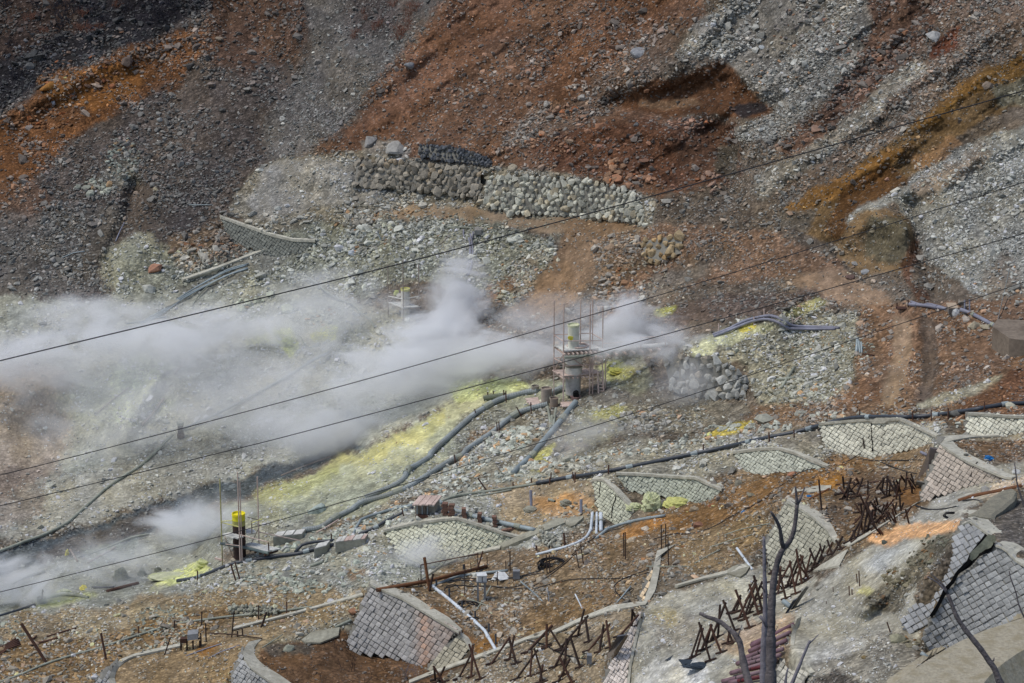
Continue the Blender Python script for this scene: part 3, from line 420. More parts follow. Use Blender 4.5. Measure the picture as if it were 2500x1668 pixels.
def ground_material():
    m, t, b, o = newmat('ground_soil')
    at_ = N(t, 'ShaderNodeAttribute', attribute_name='soil'); sm = N(t, 'ShaderNodeAttribute', attribute_name='smooth')
    tc = N(t, 'ShaderNodeTexCoord'); P = tc.outputs['Object']
    col = at_.outputs['Color']
    rough = mathn(t, 'SUBTRACT', 1.0, sm.outputs['Fac'])
    for sc_, lo, hi, k in ((1.9, .70, 1.32, .8), (6.5, .55, 1.6, .95)):
        vo = N(t, 'ShaderNodeTexVoronoi'); vo.inputs['Scale'].default_value = sc_; vo.inputs['Randomness'].default_value = 1
        t.links.new(P, vo.inputs['Vector'])
        sepc = N(t, 'ShaderNodeSeparateColor'); t.links.new(vo.outputs['Color'], sepc.inputs[0])
        r = ramp(t, sepc.outputs[0], [(0, lo), (.5, .85), (.8, 1.15), (1, hi)])
        edge = ramp(t, vo.outputs['Distance'], [(.0, 1.08), (.55, .98), (.8, .72)])
        fac = mathn(t, 'MULTIPLY', rough, k*.8)
        fac2 = mathn(t, 'ADD', fac, .15)
        col = mulc(t, col, r, fac2); col = mulc(t, col, edge, fac2)
    # clean grey and rusty gravel grains
    vo = N(t, 'ShaderNodeTexVoronoi'); vo.inputs['Scale'].default_value = 4.3; t.links.new(P, vo.inputs['Vector'])
    sepc = N(t, 'ShaderNodeSeparateColor'); t.links.new(vo.outputs['Color'], sepc.inputs[0])
    pick = ramp(t, sepc.outputs[1], [(.80, 0), (.86, 1)])
    core = ramp(t, vo.outputs['Distance'], [(.30, 1), (.42, 0)])
    pf = mathn(t, 'MULTIPLY', pick, core); pf = mathn(t, 'MULTIPLY', pf, mathn(t, 'MULTIPLY', rough, .75))
    gr = mulc(t, mulc(t, col, (1.9, 1.9, 1.9)), (.34, .33, .31), .4, 'MIX')
    col = mulc(t, col, gr, pf, 'MIX')
    no = N(t, 'ShaderNodeTexNoise'); no.inputs['Scale'].default_value = 1.1; no.inputs['Detail'].default_value = 8; no.inputs['Roughness'].default_value = .7
    t.links.new(P, no.inputs['Vector'])
    col = mulc(t, col, ramp(t, no.outputs['Fac'], [(.25, .66), (.5, 1.0), (.75, 1.34)]), .85)
    t.links.new(col, b.inputs['Base Color']); b.inputs['Roughness'].default_value = .95; b.inputs['Specular IOR Level'].default_value = .1
    v2 = N(t, 'ShaderNodeTexVoronoi'); v2.inputs['Scale'].default_value = 5.0; t.links.new(P, v2.inputs['Vector'])
    n2_ = N(t, 'ShaderNodeTexNoise'); n2_.inputs['Scale'].default_value = 3.0; n2_.inputs['Detail'].default_value = 6; t.links.new(P, n2_.inputs['Vector'])
    h = mathn(t, 'SUBTRACT', mathn(t, 'MULTIPLY', n2_.outputs['Fac'], 1.4), mathn(t, 'MULTIPLY', v2.outputs['Distance'], .9))
    bp = N(t, 'ShaderNodeBump'); bp.inputs['Distance'].default_value = .11
    t.links.new(mathn(t, 'ADD', mathn(t, 'MULTIPLY', rough, .75), .2), bp.inputs['Strength'])
    t.links.new(h, bp.inputs['Height']); t.links.new(bp.outputs[0], b.inputs['Normal'])
    return m
def rock_material(name, source, colour=(.3, .3, .3), scale=6, bump=.04, rand=.25, rough=.9, spec=.2, blotch=None):
    m, t, b, o = newmat(name)
    tc = N(t, 'ShaderNodeTexCoord'); geo = N(t, 'ShaderNodeNewGeometry')
    P = geo.outputs['Position'] if source == 'inst' else tc.outputs['Object']
    oi = N(t, 'ShaderNodeObjectInfo')
    if source == 'inst':
        a = N(t, 'ShaderNodeAttribute', attribute_name='rcol', attribute_type='INSTANCER'); col = a.outputs['Color']
    elif source == 'object': col = oi.outputs['Color']
    else: col = mulc(t, tuple(colour), (1, 1, 1))
    if rand: col = mulc(t, col, ramp(t, oi.outputs['Random'], [(0, 1-rand), (1, 1+rand)]))
    no = N(t, 'ShaderNodeTexNoise'); no.inputs['Scale'].default_value = scale; no.inputs['Detail'].default_value = 6; no.inputs['Roughness'].default_value = .65
    t.links.new(P, no.inputs['Vector'])
    col = mulc(t, col, ramp(t, no.outputs['Fac'], [(.28, .6), (.5, 1.0), (.72, 1.3)]), .85)
    if blotch:
        n2_ = N(t, 'ShaderNodeTexNoise'); n2_.inputs['Scale'].default_value = scale*.22; n2_.inputs['Detail'].default_value = 4
        t.links.new(P, n2_.inputs['Vector'])
        col = mulc(t, col, tuple(blotch), ramp(t, n2_.outputs['Fac'], [(.48, 0), (.66, .75)]), 'MIX')
    t.links.new(col, b.inputs['Base Color']); b.inputs['Roughness'].default_value = rough; b.inputs['Specular IOR Level'].default_value = spec
    if bump:
        bp = N(t, 'ShaderNodeBump'); bp.inputs['Distance'].default_value = bump; bp.inputs['Strength'].default_value = .7
        t.links.new(no.outputs['Fac'], bp.inputs['Height']); t.links.new(bp.outputs[0], b.inputs['Normal'])
    return m
def simple(name, c, rough=.6, scale=3, bump=0.0, rand=0, metal=0, spec=.4, blotch=None):
    m = rock_material(name, 'col', tuple(lin(c)), scale, bump, rand, rough, spec, None if blotch is None else tuple(lin(blotch)))
    m.node_tree.nodes['Principled BSDF'].inputs['Metallic'].default_value = metal
    return m
MG = ground_material()
MROCKI = rock_material('rubble_stone', 'inst', scale=5, bump=0, rand=.12)
MROCK = rock_material('boulder_stone', 'object', scale=2.5, bump=.05, rand=0)
MBLOCK = rock_material('masonry_stone', 'object', scale=7, bump=.05, rand=.12)
MCONC = simple('old_concrete', (150,148,132), .9, 4, .02, blotch=(118,114,98))
MCONCD = simple('dark_concrete', (122,120,112), .9, 3, .01)
MCOPE = simple('coping_concrete', (182,179,164), .9, 5, .02, blotch=(154,150,134))
MCOPEF = simple('foreground_rim_concrete', (160,152,132), .9, 14, .03, blotch=(140,130,104))
MRUST = simple('rusty_steel', (74,50,40), .85, 8, .005, blotch=(98,68,50))
MRUSTD = simple('dark_rusty_steel', (50,37,32), .85, 8, .005, blotch=(78,56,42))
MWOOD = simple('grey_wood', (150,138,128), .9, 6, 0, blotch=(120,104,94))
MBOARD = simple('pale_boards', (205,205,198), .9, 3, 0, blotch=(170,165,155))
MPINKW = simple('weathered_scaffold_wood', (200,180,168), .9, 5, 0, blotch=(166,140,128))
MLOG = simple('brown_log_wood', (112,74,46), .8, 6, .01, blotch=(70,46,32))
MBLACKP = simple('black_plastic_pipe', (52,58,66), .45, 2, 0, spec=.5)
MGREYP = simple('grey_corrugated_pipe', (142,150,150), .6, 2, 0, blotch=(124,126,118))
MBLUEP = simple('blue_grey_pipe', (148,160,162), .5, 2, 0, blotch=(106,116,120))
MPALEP = simple('pale_crusted_pipe', (150,154,140), .8, 3, .004, blotch=(120,122,108))
MWHITEP = simple('white_pipe', (200,208,214), .5, 2, 0)
MLAVP = simple('lavender_grey_pipe', (134,136,150), .5, 2, 0, blotch=(110,108,118))
MPINKP = simple('faded_pink_pipe', (112,82,92), .7, 3, 0, blotch=(142,124,126))
MREDP = simple('dark_red_pipe', (92,34,40), .6, 3, 0)
MCABLE = simple('black_cable', (26,26,29), .6, 2, 0)
MYEL = simple('sulphur_yellow_crust', (224,210,50), .8, 4, .01, blotch=(206,204,104))
MSULF = simple('sulphur_lump', (196,200,158), .95, 3, .08, blotch=(150,156,120))
MSULFG = simple('grey_green_crust', (112,116,102), .95, 3, .1, blotch=(138,138,116))
MPIPEB = simple('dark_brown_steel', (54,38,34), .7, 4, .005, blotch=(88,64,54))
MSTACK = simple('crusted_stack', (208,204,194), .9, 2.5, .02, blotch=(166,168,110))
MSTACKM = simple('mesh_stack', (212,212,202), .9, 2.5, .02, blotch=(206,208,180))
MBRICK = simple('brown_brick', (122,94,80), .9, 8, .01, rand=.2)
MBLUE = simple('blue_tarp', (24,110,170), .5, 4, .02)
MWHITE = simple('white_plastic', (206,208,206), .5, 4, .01)
MGREYBOX = simple('grey_metal_box', (128,130,132), .6, 4, 0)
MPLATE = simple('grey_steel_plate', (92,94,100), .6, 3, 0, blotch=(124,110,92))
MDARK = simple('painted_hollow_shade', (14,14,14), 1, 1, 0)  # near-black paint for the shade inside cracks, gaps and pipe openings
MBARK = simple('bare_grey_bark', (104,98,98), .85, 30, .05, blotch=(70,65,68))
MBARKP = simple('pale_bare_bark', (122,118,124), .85, 26, .02, blotch=(96,92,98))
MTWIG = simple('dark_twig', (58,46,44), .9, 4, 0)
MTWIGR = simple('reddish_twig', (130,88,70), .9, 4, 0)
MTWIGD = simple('black_twig', (44,42,50), .9, 4, 0)
MTARP = simple('dark_sheet', (44,54,62), .5, 4, .02)

# ------------------------------------------------------------------ terrain mesh
x = (U-1250)/F; y = -(V-834)/F
PX = x*DFF; PY = (FW[1]+y*UP[1])*DFF; PZ = CAMZ+(FW[2]+y*UP[2])*DFF
me = bpy.data.meshes.new('hillside')
nv_ = NU*NV; me.vertices.add(nv_)
me.vertices.foreach_set('co', np.stack([PX, PY, PZ], -1).astype(np.float32).ravel())
ii = np.arange(nv_).reshape(NV, NU)
q = np.stack([ii[:-1, :-1], ii[1:, :-1], ii[1:, 1:], ii[:-1, 1:]], -1).reshape(-1, 4)
me.loops.add(q.size); me.loops.foreach_set('vertex_index', q.ravel().astype(np.int32))
me.polygons.add(len(q)); me.polygons.foreach_set('loop_start', np.arange(0, q.size, 4, dtype=np.int32))
me.update(calc_edges=True)
me.polygons.foreach_set('use_smooth', np.ones(len(q), bool))
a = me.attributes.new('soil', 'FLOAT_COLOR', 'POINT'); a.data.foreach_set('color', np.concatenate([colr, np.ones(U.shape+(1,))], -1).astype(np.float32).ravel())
a = me.attributes.new('smooth', 'FLOAT', 'POINT'); a.data.foreach_set('value', smo.astype(np.float32).ravel())
me.materials.append(MG)
hill = bpy.data.objects.new('hillside', me); COL.objects.link(hill)
hill['kind'] = 'structure'; hill['label'] = 'steep rusty and grey volcanic hillside with terraces, talus and sulphur stains'

def gi(A, u, v):
    u = np.clip(np.asarray(u, float), us[0], us[-1]-1e-3); v = np.clip(np.asarray(v, float), vs[0], vs[-1]-1e-3)
    i = np.clip(np.searchsorted(us, u, side='right')-1, 0, NU-2); j = np.clip(np.searchsorted(vs, v, side='right')-1, 0, NV-2)
    fx = (u-us[i])/(us[i+1]-us[i]); fy = (v-vs[j])/(vs[j+1]-vs[j])
    if A.ndim == 3: fx = fx[..., None]; fy = fy[..., None]
    return (A[j, i]*(1-fx)+A[j, i+1]*fx)*(1-fy)+(A[j+1, i]*(1-fx)+A[j+1, i+1]*fx)*fy
def Dg(u, v): return float(gi(DFF, [u], [v])[0])
def at(u, v, near=0.0): return PD(u, v, Dg(u, v)-near)
def S(u, v): return Dg(u, v)/F
# ------------------------------------------------------------------ builders
def tagit(o, label=None, cat=None, group=None, kind=None):
    for k, v_ in (('label', label), ('category', cat), ('group', group), ('kind', kind)):
        if v_: o[k] = v_
    return o
def empty(name, loc, label, cat, group=None):
    o = bpy.data.objects.new(name, None); COL.objects.link(o); o.location = loc; o.empty_display_size = .2
    return tagit(o, label, cat, group)
def mk(name, vf, mat, parent=None, org=None, smooth=False):
    verts, faces = vf
    if org is None: org = parent.matrix_basis.translation if parent is not None else Vector(verts[0])
    if parent is not None and parent.parent is not None: org = parent.matrix_basis.translation+parent.parent.matrix_basis.translation
    me = bpy.data.meshes.new(name)
    me.from_pydata([tuple(Vector(v_)-org) for v_ in verts], [], faces)
    if smooth: me.polygons.foreach_set('use_smooth', [True]*len(me.polygons))
    me.materials.append(mat); me.update()
    o = bpy.data.objects.new(name, me); COL.objects.link(o)
    if parent is None: o.location = org
    else: o.parent = parent
    return o
def tube(pts, r, sides=8, r2=None, caps=True, corr=0.0):
    pts = [Vector(p) for p in pts]; vs_, fs = [], []
    n = len(pts); up0 = Vector((0, 0, 1))
    T = [(pts[min(i+1, n-1)]-pts[max(i-1, 0)]).normalized() for i in range(n)]
    a_ = T[0].cross(up0)
    if a_.length < .1: a_ = T[0].cross(Vector((1, 0, 0)))
    a_.normalize()
    for i in range(n):
        a_ = (a_-T[i]*a_.dot(T[i])).normalized(); b_ = T[i].cross(a_)
        rr = r if r2 is None else r+(r2-r)*i/(n-1)
        if hasattr(r, '__len__'): rr = r[i]
        if corr and i % 2: rr *= 1-corr
        for k in range(sides):
            t_ = 2*math.pi*k/sides; vs_.append(pts[i]+a_*math.cos(t_)*rr+b_*math.sin(t_)*rr)
    for i in range(n-1):
        for k in range(sides):
            k2 = (k+1) % sides; fs.append((i*sides+k, i*sides+k2, (i+1)*sides+k2, (i+1)*sides+k))
    if caps:
        fs.append(tuple(range(sides))[::-1]); fs.append(tuple((n-1)*sides+k for k in range(sides)))
    return vs_, fs
def merge(*vfs):
    V_, F_ = [], []
    for v_, f_ in vfs:
        o_ = len(V_); V_ += list(v_); F_ += [tuple(i+o_ for i in q_) for q_ in f_]
    return V_, F_
def boxvf(o, ax, ay, az):
    o, ax, ay, az = map(Vector, (o, ax, ay, az))
    v_ = [o, o+ax, o+ax+ay, o+ay, o+az, o+ax+az, o+ax+ay+az, o+ay+az]
    return v_, [(0, 3, 2, 1), (4, 5, 6, 7), (0, 1, 5, 4), (1, 2, 6, 5), (2, 3, 7, 6), (3, 0, 4, 7)]
def cbox(c, sx, sy, sz, rz=0):     # box on its base centre
    R = Matrix.Rotation(rz, 3, 'Z'); ax, ay = R@Vector((sx, 0, 0)), R@Vector((0, sy, 0))
    return boxvf(Vector(c)-ax/2-ay/2, ax, ay, Vector((0, 0, sz)))
def beam(p, q_, w_, h_):
    p, q_ = Vector(p), Vector(q_); d = (q_-p).normalized(); s_ = d.cross(Vector((0, 0, 1)))
    if s_.length < .05: s_ = Vector((1, 0, 0))
    s_.normalize(); u_ = s_.cross(d)
    return boxvf(p-s_*w_/2-u_*h_/2, q_-p, s_*w_, u_*h_)
def spline(pts, step):
    P_ = [np.array(p, float) for p in pts]; P_ = [2*P_[0]-P_[1]]+P_+[2*P_[-1]-P_[-2]]; out = []
    for i in range(1, len(P_)-2):
        n = max(1, int(np.linalg.norm(P_[i+1]-P_[i])/step))
        for k in range(n):
            t_ = k/n; out.append(.5*((2*P_[i])+(-P_[i-1]+P_[i+1])*t_+(2*P_[i-1]-5*P_[i]+4*P_[i+1]-P_[i+2])*t_*t_+(-P_[i-1]+3*P_[i]-3*P_[i+1]+P_[i+2])*t_**3))
    out.append(P_[-2]); return out
def ground_line(pts, step, lift):
    """points lying on the ground along a traced course, a little smoothed, raised by lift metres"""
    q_ = spline(pts, step); d = np.array([min(Dg(*p), Ds(*p)) for p in q_])
    k = max(1, int(40/step)); dp = np.pad(d, k, mode='edge'); d2 = np.array([dp[i:i+2*k+1].mean() for i in range(len(d))])
    d2 = np.minimum(d2, np.array([Dg(*p) for p in q_])+.02)
    return [PD(p[0], p[1], dd-lift) for p, dd in zip(q_, d2)]
def stick_ends(a_, b_, lift=.02):
    """foot on the ground at a_, other end at b_ in the same upright plane"""
    d = Dg(*a_)-lift; return PD(a_[0], a_[1], d), PD(b_[0], b_[1], d)
# ------------------------------------------------------------------ stone shapes
def hull_rock(seed, n=13, flat=.8, boxy=0.0):
    r = random.Random(seed); bm = bmesh.new()
    for _ in range(n):
        d = Vector((r.gauss(0, 1), r.gauss(0, 1), r.gauss(0, 1))).normalized()
        if boxy:
            m_ = max(abs(d.x), abs(d.y), abs(d.z)); d = d*(1-boxy)+d/m_*boxy*.9
        k = r.uniform(.85, 1.05); bm.verts.new((d.x*k, d.y*k, d.z*k*flat))
    g = bmesh.ops.convex_hull(bm, input=bm.verts)
    bmesh.ops.delete(bm, geom=[e for e in g['geom_interior'] if isinstance(e, bmesh.types.BMVert)], context='VERTS')
    bmesh.ops.recalc_face_normals(bm, faces=bm.faces)
    me = bpy.data.meshes.new('stone'); bm.to_mesh(me); bm.free(); return me
def round_rock(seed, sub=3, flat=.8, cuts=9):
    """boulder: ball shaved by random planes, then worn"""
    r = random.Random(seed); bm = bmesh.new(); bmesh.ops.create_icosphere(bm, subdivisions=sub, radius=1)
    pl = [(Vector((r.gauss(0, 1), r.gauss(0, 1), r.gauss(0, 1))).normalized(), r.uniform(.52, .86)) for _ in range(cuts)]
    for v_ in bm.verts:
        for nrm, d in pl:
            k = v_.co.dot(nrm)
            if k > d: v_.co -= nrm*(k-d)*.92
        v_.co *= 1+r.uniform(-.02, .02)
        v_.co.z *= flat
    me = bpy.data.meshes.new('boulder'); bm.to_mesh(me); bm.free(); me.materials.append(MROCK)
    me.polygons.foreach_set('use_smooth', [False]*len(me.polygons)); return me
def block_mesh(seed):
    """split-faced masonry block, diamond plan, face towards +z"""
    r = random.Random(seed); a_ = .97
    base = [(a_, 0, -.5), (0, a_, -.5), (-a_, 0, -.5), (0, -a_, -.5)]
    mid = [(p[0], p[1], r.uniform(-.02, .12)) for p in base]
    top = [(p[0]*.80+r.uniform(-.09, .09), p[1]*.80+r.uniform(-.09, .09), r.uniform(.12, .38)) for p in base]
    v_ = base+mid+top+[(r.uniform(-.15, .15), r.uniform(-.15, .15), r.uniform(.3, .52))]
    f = []
    for s_ in (0, 4):
        for k in range(4): f.append((s_+k, s_+(k+1) % 4, s_+4+(k+1) % 4, s_+4+k))
    f += [(8+k, 8+(k+1) % 4, 12) for k in range(4)]
    me = bpy.data.meshes.new('block'); me.from_pydata(v_, [], f); me.materials.append(MBLOCK); me.update(); return me
BLOCKS = [block_mesh(100+i) for i in range(9)]
WSTONES = [hull_rock(200+i, 15+i % 4, .75, .25) for i in range(9)]
for m_ in WSTONES: m_.materials.append(MROCK)
BOULD = [round_rock(300+i, 3, .8, 13) for i in range(5)]+[hull_rock(330+i, 20, .8, .1) for i in range(6)]
for m_ in BOULD[5:]: m_.materials.append(MROCK)

def polypoint(pl, t):
    P_ = np.array(pl, float); L = np.r_[0, np.cumsum(np.hypot(*np.diff(P_, axis=0).T))]; d = t*L[-1]
    return np.array([np.interp(d, L, P_[:, 0]), np.interp(d, L, P_[:, 1])])
def polylen(pl):
    P_ = np.array(pl, float); return float(np.hypot(*np.diff(P_, axis=0).T).sum())
class Patch:
    """wall face: distance interpolated between its foot and its top, so the face is a true plane-like surface"""
    def __init__(s, top, bot, off):
        n = 9; s.top, s.bot, s.off = top, bot, off
        s.dt = np.array([Ds(*polypoint(top, i/(n-1))) for i in range(n)]); s.db = np.array([Ds(*polypoint(bot, i/(n-1))) for i in range(n)])
        k = np.array([1, 2, 1])/4
        for a_ in ('dt', 'db'):
            z = getattr(s, a_); z = np.convolve(np.r_[z[0], z, z[-1]], k, 'valid'); setattr(s, a_, z)
    lin = 0
    def fit(s, linear=0):
        s.lin = linear
        A_, y_ = [], []
        for a_ in np.linspace(0, 1, 9):
            for b_ in np.linspace(0, 1, 5):
                u, v = (s.uv(a_, b_)-np.array([1250, 834]))/500; A_.append([1, u, v, u*v, u*u]); y_.append(s.depth(a_, b_))
        if linear: A_ = [[r_[0], r_[1], r_[2], 0, 0] for r_ in A_]
        s.k = np.linalg.lstsq(np.array(A_), np.array(y_), rcond=1e-6)[0]
        return s
    def d(s, u, v):
        if s.lin: return Ds(u, v)-.32
        u, v = (u-1250)/500, (v-834)/500; return float(s.k@np.array([1, u, v, u*v, u*u]))
    def q(s, u, v, near=0.0): return PD(u, v, s.d(u, v)-near)
    def uv(s, a_, b_):
        return polypoint(s.bot, a_)*(1-b_)+polypoint(s.top, a_)*b_
    def depth(s, a_, b_):
        g = np.linspace(0, 1, 9); return np.interp(a_, g, s.db)*(1-b_)+np.interp(a_, g, s.dt)*b_-s.off
    def p(s, a_, b_, near=0.0):
        u, v = s.uv(a_, b_); return PD(u, v, s.depth(a_, b_)-near)
def strip(outer, inner, drop, parent, name, mat, D_out=None, lift=.12, thick=.18):
    """flat-topped concrete band between two traced lines, with a dropped front face"""
    n = max(4, int(max(polylen(outer), polylen(inner))/14)); A_, B_ = [], []
    for i in range(n+1):
        t_ = i/n; o_ = polypoint(outer, t_); q_ = polypoint(inner, t_)
        do = D_out(t_) if D_out else min(Ds(*o_), Dg(*o_))-lift
        A_.append(PD(o_[0], o_[1], do))
        di = min(Ds(*q_), Dg(*q_))-lift*.6
        B_.append(PD(q_[0], q_[1], max(di, do-.3) if D_out else di))
    vs_, fs = [], []
    for i in range(n+1):
        s_ = A_[i].y/F; dz = Vector((0, 0, -drop*s_*1.05)); th = Vector((0, 0, -thick))
        vs_ += [A_[i]+Vector((random.uniform(-1, 1), 0, random.uniform(-1, 1)))*s_*.5, B_[i], A_[i]+dz, B_[i]+dz+th]
    for i in range(n):
        a_, b_ = 4*i, 4*(i+1)
        fs += [(a_, b_, b_+1, a_+1), (a_+2, b_+2, b_, a_), (a_+1, b_+1, b_+3, a_+3), (a_+3, b_+3, b_+2, a_+2)]
    fs += [(0, 1, 3, 2), (4*n, 4*n+2, 4*n+3, 4*n+1)]
    return mk(name, (vs_, fs), mat, parent)

# ------------------------------------------------------------------ masonry retaining walls
def build_wall(w_):
    pa = Patch(w_['top'], w_['bot'], .14).fit(w_.get('lin', 0))
    root = empty('retaining_wall', pa.p(.5, 0), w_['label'], 'wall', 'masonry retaining walls'); L = root.location
    pb = np.array(polyof(w_)); g0 = 6.0; xs_ = np.arange(max(pb[:, 0].min(), -60), min(pb[:, 0].max(), 2560)+g0, g0); ys_ = np.arange(pb[:, 1].min(), min(pb[:, 1].max(), 1740)+g0, g0)
    GX, GY = np.meshgrid((xs_[:-1]+xs_[1:])/2, (ys_[:-1]+ys_[1:])/2); ins = inpoly(GX, GY, [tuple(p) for p in pb]); vs_, fs, vi = [], [], {}
    def vid(i, j, b):
        if (i, j, b) not in vi: vi[(i, j, b)] = len(vs_); vs_.append(pa.q(xs_[i], ys_[j], -.04)+(Vector((0, .5, -.1)) if b else Vector()))
        return vi[(i, j, b)]
    for j, i in zip(*np.nonzero(ins)):
        c4 = [(i, j), (i+1, j), (i+1, j+1), (i, j+1)]
        fs.append(tuple(vid(a_, b_, 0) for a_, b_ in c4))
        for (p_, q_, dj, di) in ((0, 1, -1, 0), (1, 2, 0, 1), (2, 3, 1, 0), (3, 0, 0, -1)):
            jj, i2 = j+dj, i+di
            if not (0 <= jj < ins.shape[0] and 0 <= i2 < ins.shape[1] and ins[jj, i2]):
                fs.append((vid(*c4[p_], 0), vid(*c4[q_], 0), vid(*c4[q_], 1), vid(*c4[p_], 1)))
    mk('backing', (vs_, fs), w_.get('bm', MCONCD if not w_.get('fine') else MCOPE), root)
    cw, ch = w_['cw'], w_['ch']; poly = polyof(w_); pn = np.array(poly); base = lin(w_['col'])*np.array([1.85, 1.77, 1.68]); rest = []
    al = math.radians(w_.get('rot', -12)); cA, sA = math.cos(al), math.sin(al); c0 = pn.mean(0); R_ = int(max(np.ptp(pn[:, 0]), np.ptp(pn[:, 1]))/min(cw, ch))+2
    cells = [(i, j) for j in range(-R_, R_) for i in range(-R_, R_) if (i+j) % 2 == 0]
    ci_ = np.array(cells, float); XU = c0[0]+ci_[:, 0]*cw*cA-ci_[:, 1]*ch*sA; XV = c0[1]+ci_[:, 0]*cw*sA+ci_[:, 1]*ch*cA
    polyx = list(w_['top'])+[(p[0], p[1]+9) for p in w_['bot']][::-1] if 'poly' not in w_ else poly; ok = inpoly(XU, XV, polyx) & (XU > -40) & (XU < 2540) & (XV < 1720)
    lst = [(XU[k], XV[k]) for k in np.nonzero(ok)[0]]; random.shuffle(lst)
    for n_, (u, v) in enumerate(lst):
        u += random.uniform(-.10, .10)*cw; v += random.uniform(-.10, .10)*ch
        X = pa.q(u+cw*cA, v+cw*sA)-pa.q(u, v); Y = pa.q(u+ch*sA, v-ch*cA)-pa.q(u, v)
        a_ = (u-pn[:, 0].min())/np.ptp(pn[:, 0])
        nrm = X.cross(Y).normalized()
        if nrm.dot(Vector((0, -1, .3))) < 0: nrm = -nrm
        me = BLOCKS[random.randrange(len(BLOCKS))]
        c = pa.q(u, v, random.choice((0, .02, .04, .07, .10)))
        jit = random.uniform(.86, 1.0); sg = 1 if X.cross(Y).dot(nrm) > 0 else -1
        M = Matrix.Translation(c-L) @ Matrix((X*jit*sg, Y*jit, (nrm+X.normalized()*random.uniform(-.18, .18)+Y.normalized()*random.uniform(-.18, .18))*min(X.length, Y.length)*(.32 if cw < 9 else .42))).transposed().to_4x4()
        br = random.uniform(.8, 1.14); c3 = base*br
        if 'rust' in w_:
            g = math.exp(-((a_-.70)/.07)**2)+.5*math.exp(-((a_-.9)/.12)**2)
            g *= .55+.45*random.random(); c3 = c3*(1-g*.75)+lin((176,140,116))*br*g*.95
        if n_ < 300:
            o = bpy.data.objects.new('block', me); COL.objects.link(o); o.parent = root; o.matrix_parent_inverse = M
            o.color = (*c3, 1)
        else: rest.append((me, M, c3))
    if rest:
        vs_, fs = [], []
        for me, M, c3 in rest:
            o_ = len(vs_); vs_ += [M@v_.co+L for v_ in me.vertices]; fs += [tuple(i+o_ for i in p_.vertices) for p_ in me.polygons]
        o = mk('small_block', (vs_, fs), MBLOCK, root); o.color = (*base, 1); o['kind'] = 'stuff'
    if w_['inner']:
        strip(w_['top'], w_['inner'], w_.get('drop', 6), root, 'coping', w_.get('cm', MCOPE), D_out=lambda t_: pa.d(*polypoint(w_['top'], t_))-.26)
    return root, pa
PATCH = {}
for w_ in WALLS:
    root, pa = build_wall(w_); PATCH[w_['label'][:24]] = (root, pa)

for w_ in DRY:
    pa = Patch(w_['top'], w_['bot'], .25)
    root = empty('dry_stone_wall', pa.p(.5, 0), w_['label'], 'stone wall', 'dry stone walls'); L = root.location
    Wp = (polylen(w_['top'])+polylen(w_['bot']))/2; Hp = float(np.mean([np.linalg.norm(polypoint(w_['top'], t)-polypoint(w_['bot'], t)) for t in (0, .25, .5, .75, 1)]))
    r = w_['r']; ni, nj = max(2, round(Wp/(r*1.75))), max(2, round(Hp/(r*1.5))); k = 0
    base = lin(w_['col'])*1.4; cells = []
    for j in range(nj+1):
        for i in range(ni+1):
            a_ = (i+.5*(j % 2)+random.uniform(-.22, .22))/ni; b_ = (j+random.uniform(-.25, .25))/nj
            if 0 <= a_ <= 1: cells.append((a_, min(max(b_, 0), 1.02)))
    for a_, b_ in cells[:300]:
        c = pa.p(a_, b_, random.uniform(0, .12)); s_ = c.y/F*r*random.choice((.75, .9, 1.0, 1.15, 1.5))*random.uniform(.9, 1.1)
        me = WSTONES[random.randrange(len(WSTONES))]
        q_ = Vector((0, -1, .35)).to_track_quat('Z', 'Y') @ Quaternion((0, 0, 1), random.uniform(0, 6.28)) @ Quaternion((1, 0, 0), random.uniform(-.3, .3))
        o = bpy.data.objects.new('stone', me); COL.objects.link(o); o.parent = root
        o.matrix_basis = Matrix.Translation(c-L)@q_.to_matrix().to_4x4()@Matrix.Diagonal((s_*random.uniform(.9, 1.35), s_*random.uniform(.8, 1.1), s_*1.1, 1))
        t_ = random.random(); c3 = base*random.uniform(.65, 1.3)
        if t_ > .85: c3 = c3*np.array([1.08, .97, .84])
        o.color = (*c3, 1)
    vs_ = [pa.p(i/8, j/3, -.06) for j in range(4) for i in range(9)]; vs_ += [v_+Vector((0, .5, -.1)) for v_ in vs_]
    fs = [(j*9+i, j*9+i+1, (j+1)*9+i+1, (j+1)*9+i) for j in range(3) for i in range(8)]
    mk('backing', (vs_, fs), MCONCD, root)

# cracks: near-black tubes on the wall face, painted for the shade in the gaps
def crack(pts, r, label, key=None, name='crack'):
    root, pa = PATCH[key]
    q_ = spline(pts, 8); P_ = []
    for p in q_:
        P_.append(pa.q(p[0]+random.uniform(-1.2, 1.2), p[1], .10))
    return mk(name, tube(P_, [pa.depth(.5, .5)/F*r*random.uniform(.6, 1.3) for _ in P_], 5), MDARK, root)
crack(C6([(978,285),(985,400),(995,560)]), 1.6, '', 'broad pale masonry wall ')
crack(C6([(1930,655),(1880,720),(1875,790)]), 1.3, '', 'brownish grey wall with ')
crack(B4([(740,285),(715,370),(705,440)]), 1.3, '', 'wedge shaped grey green ')
crack(B4([(632,195),(622,300)]), 1.2, '', 'wedge shaped grey green ')

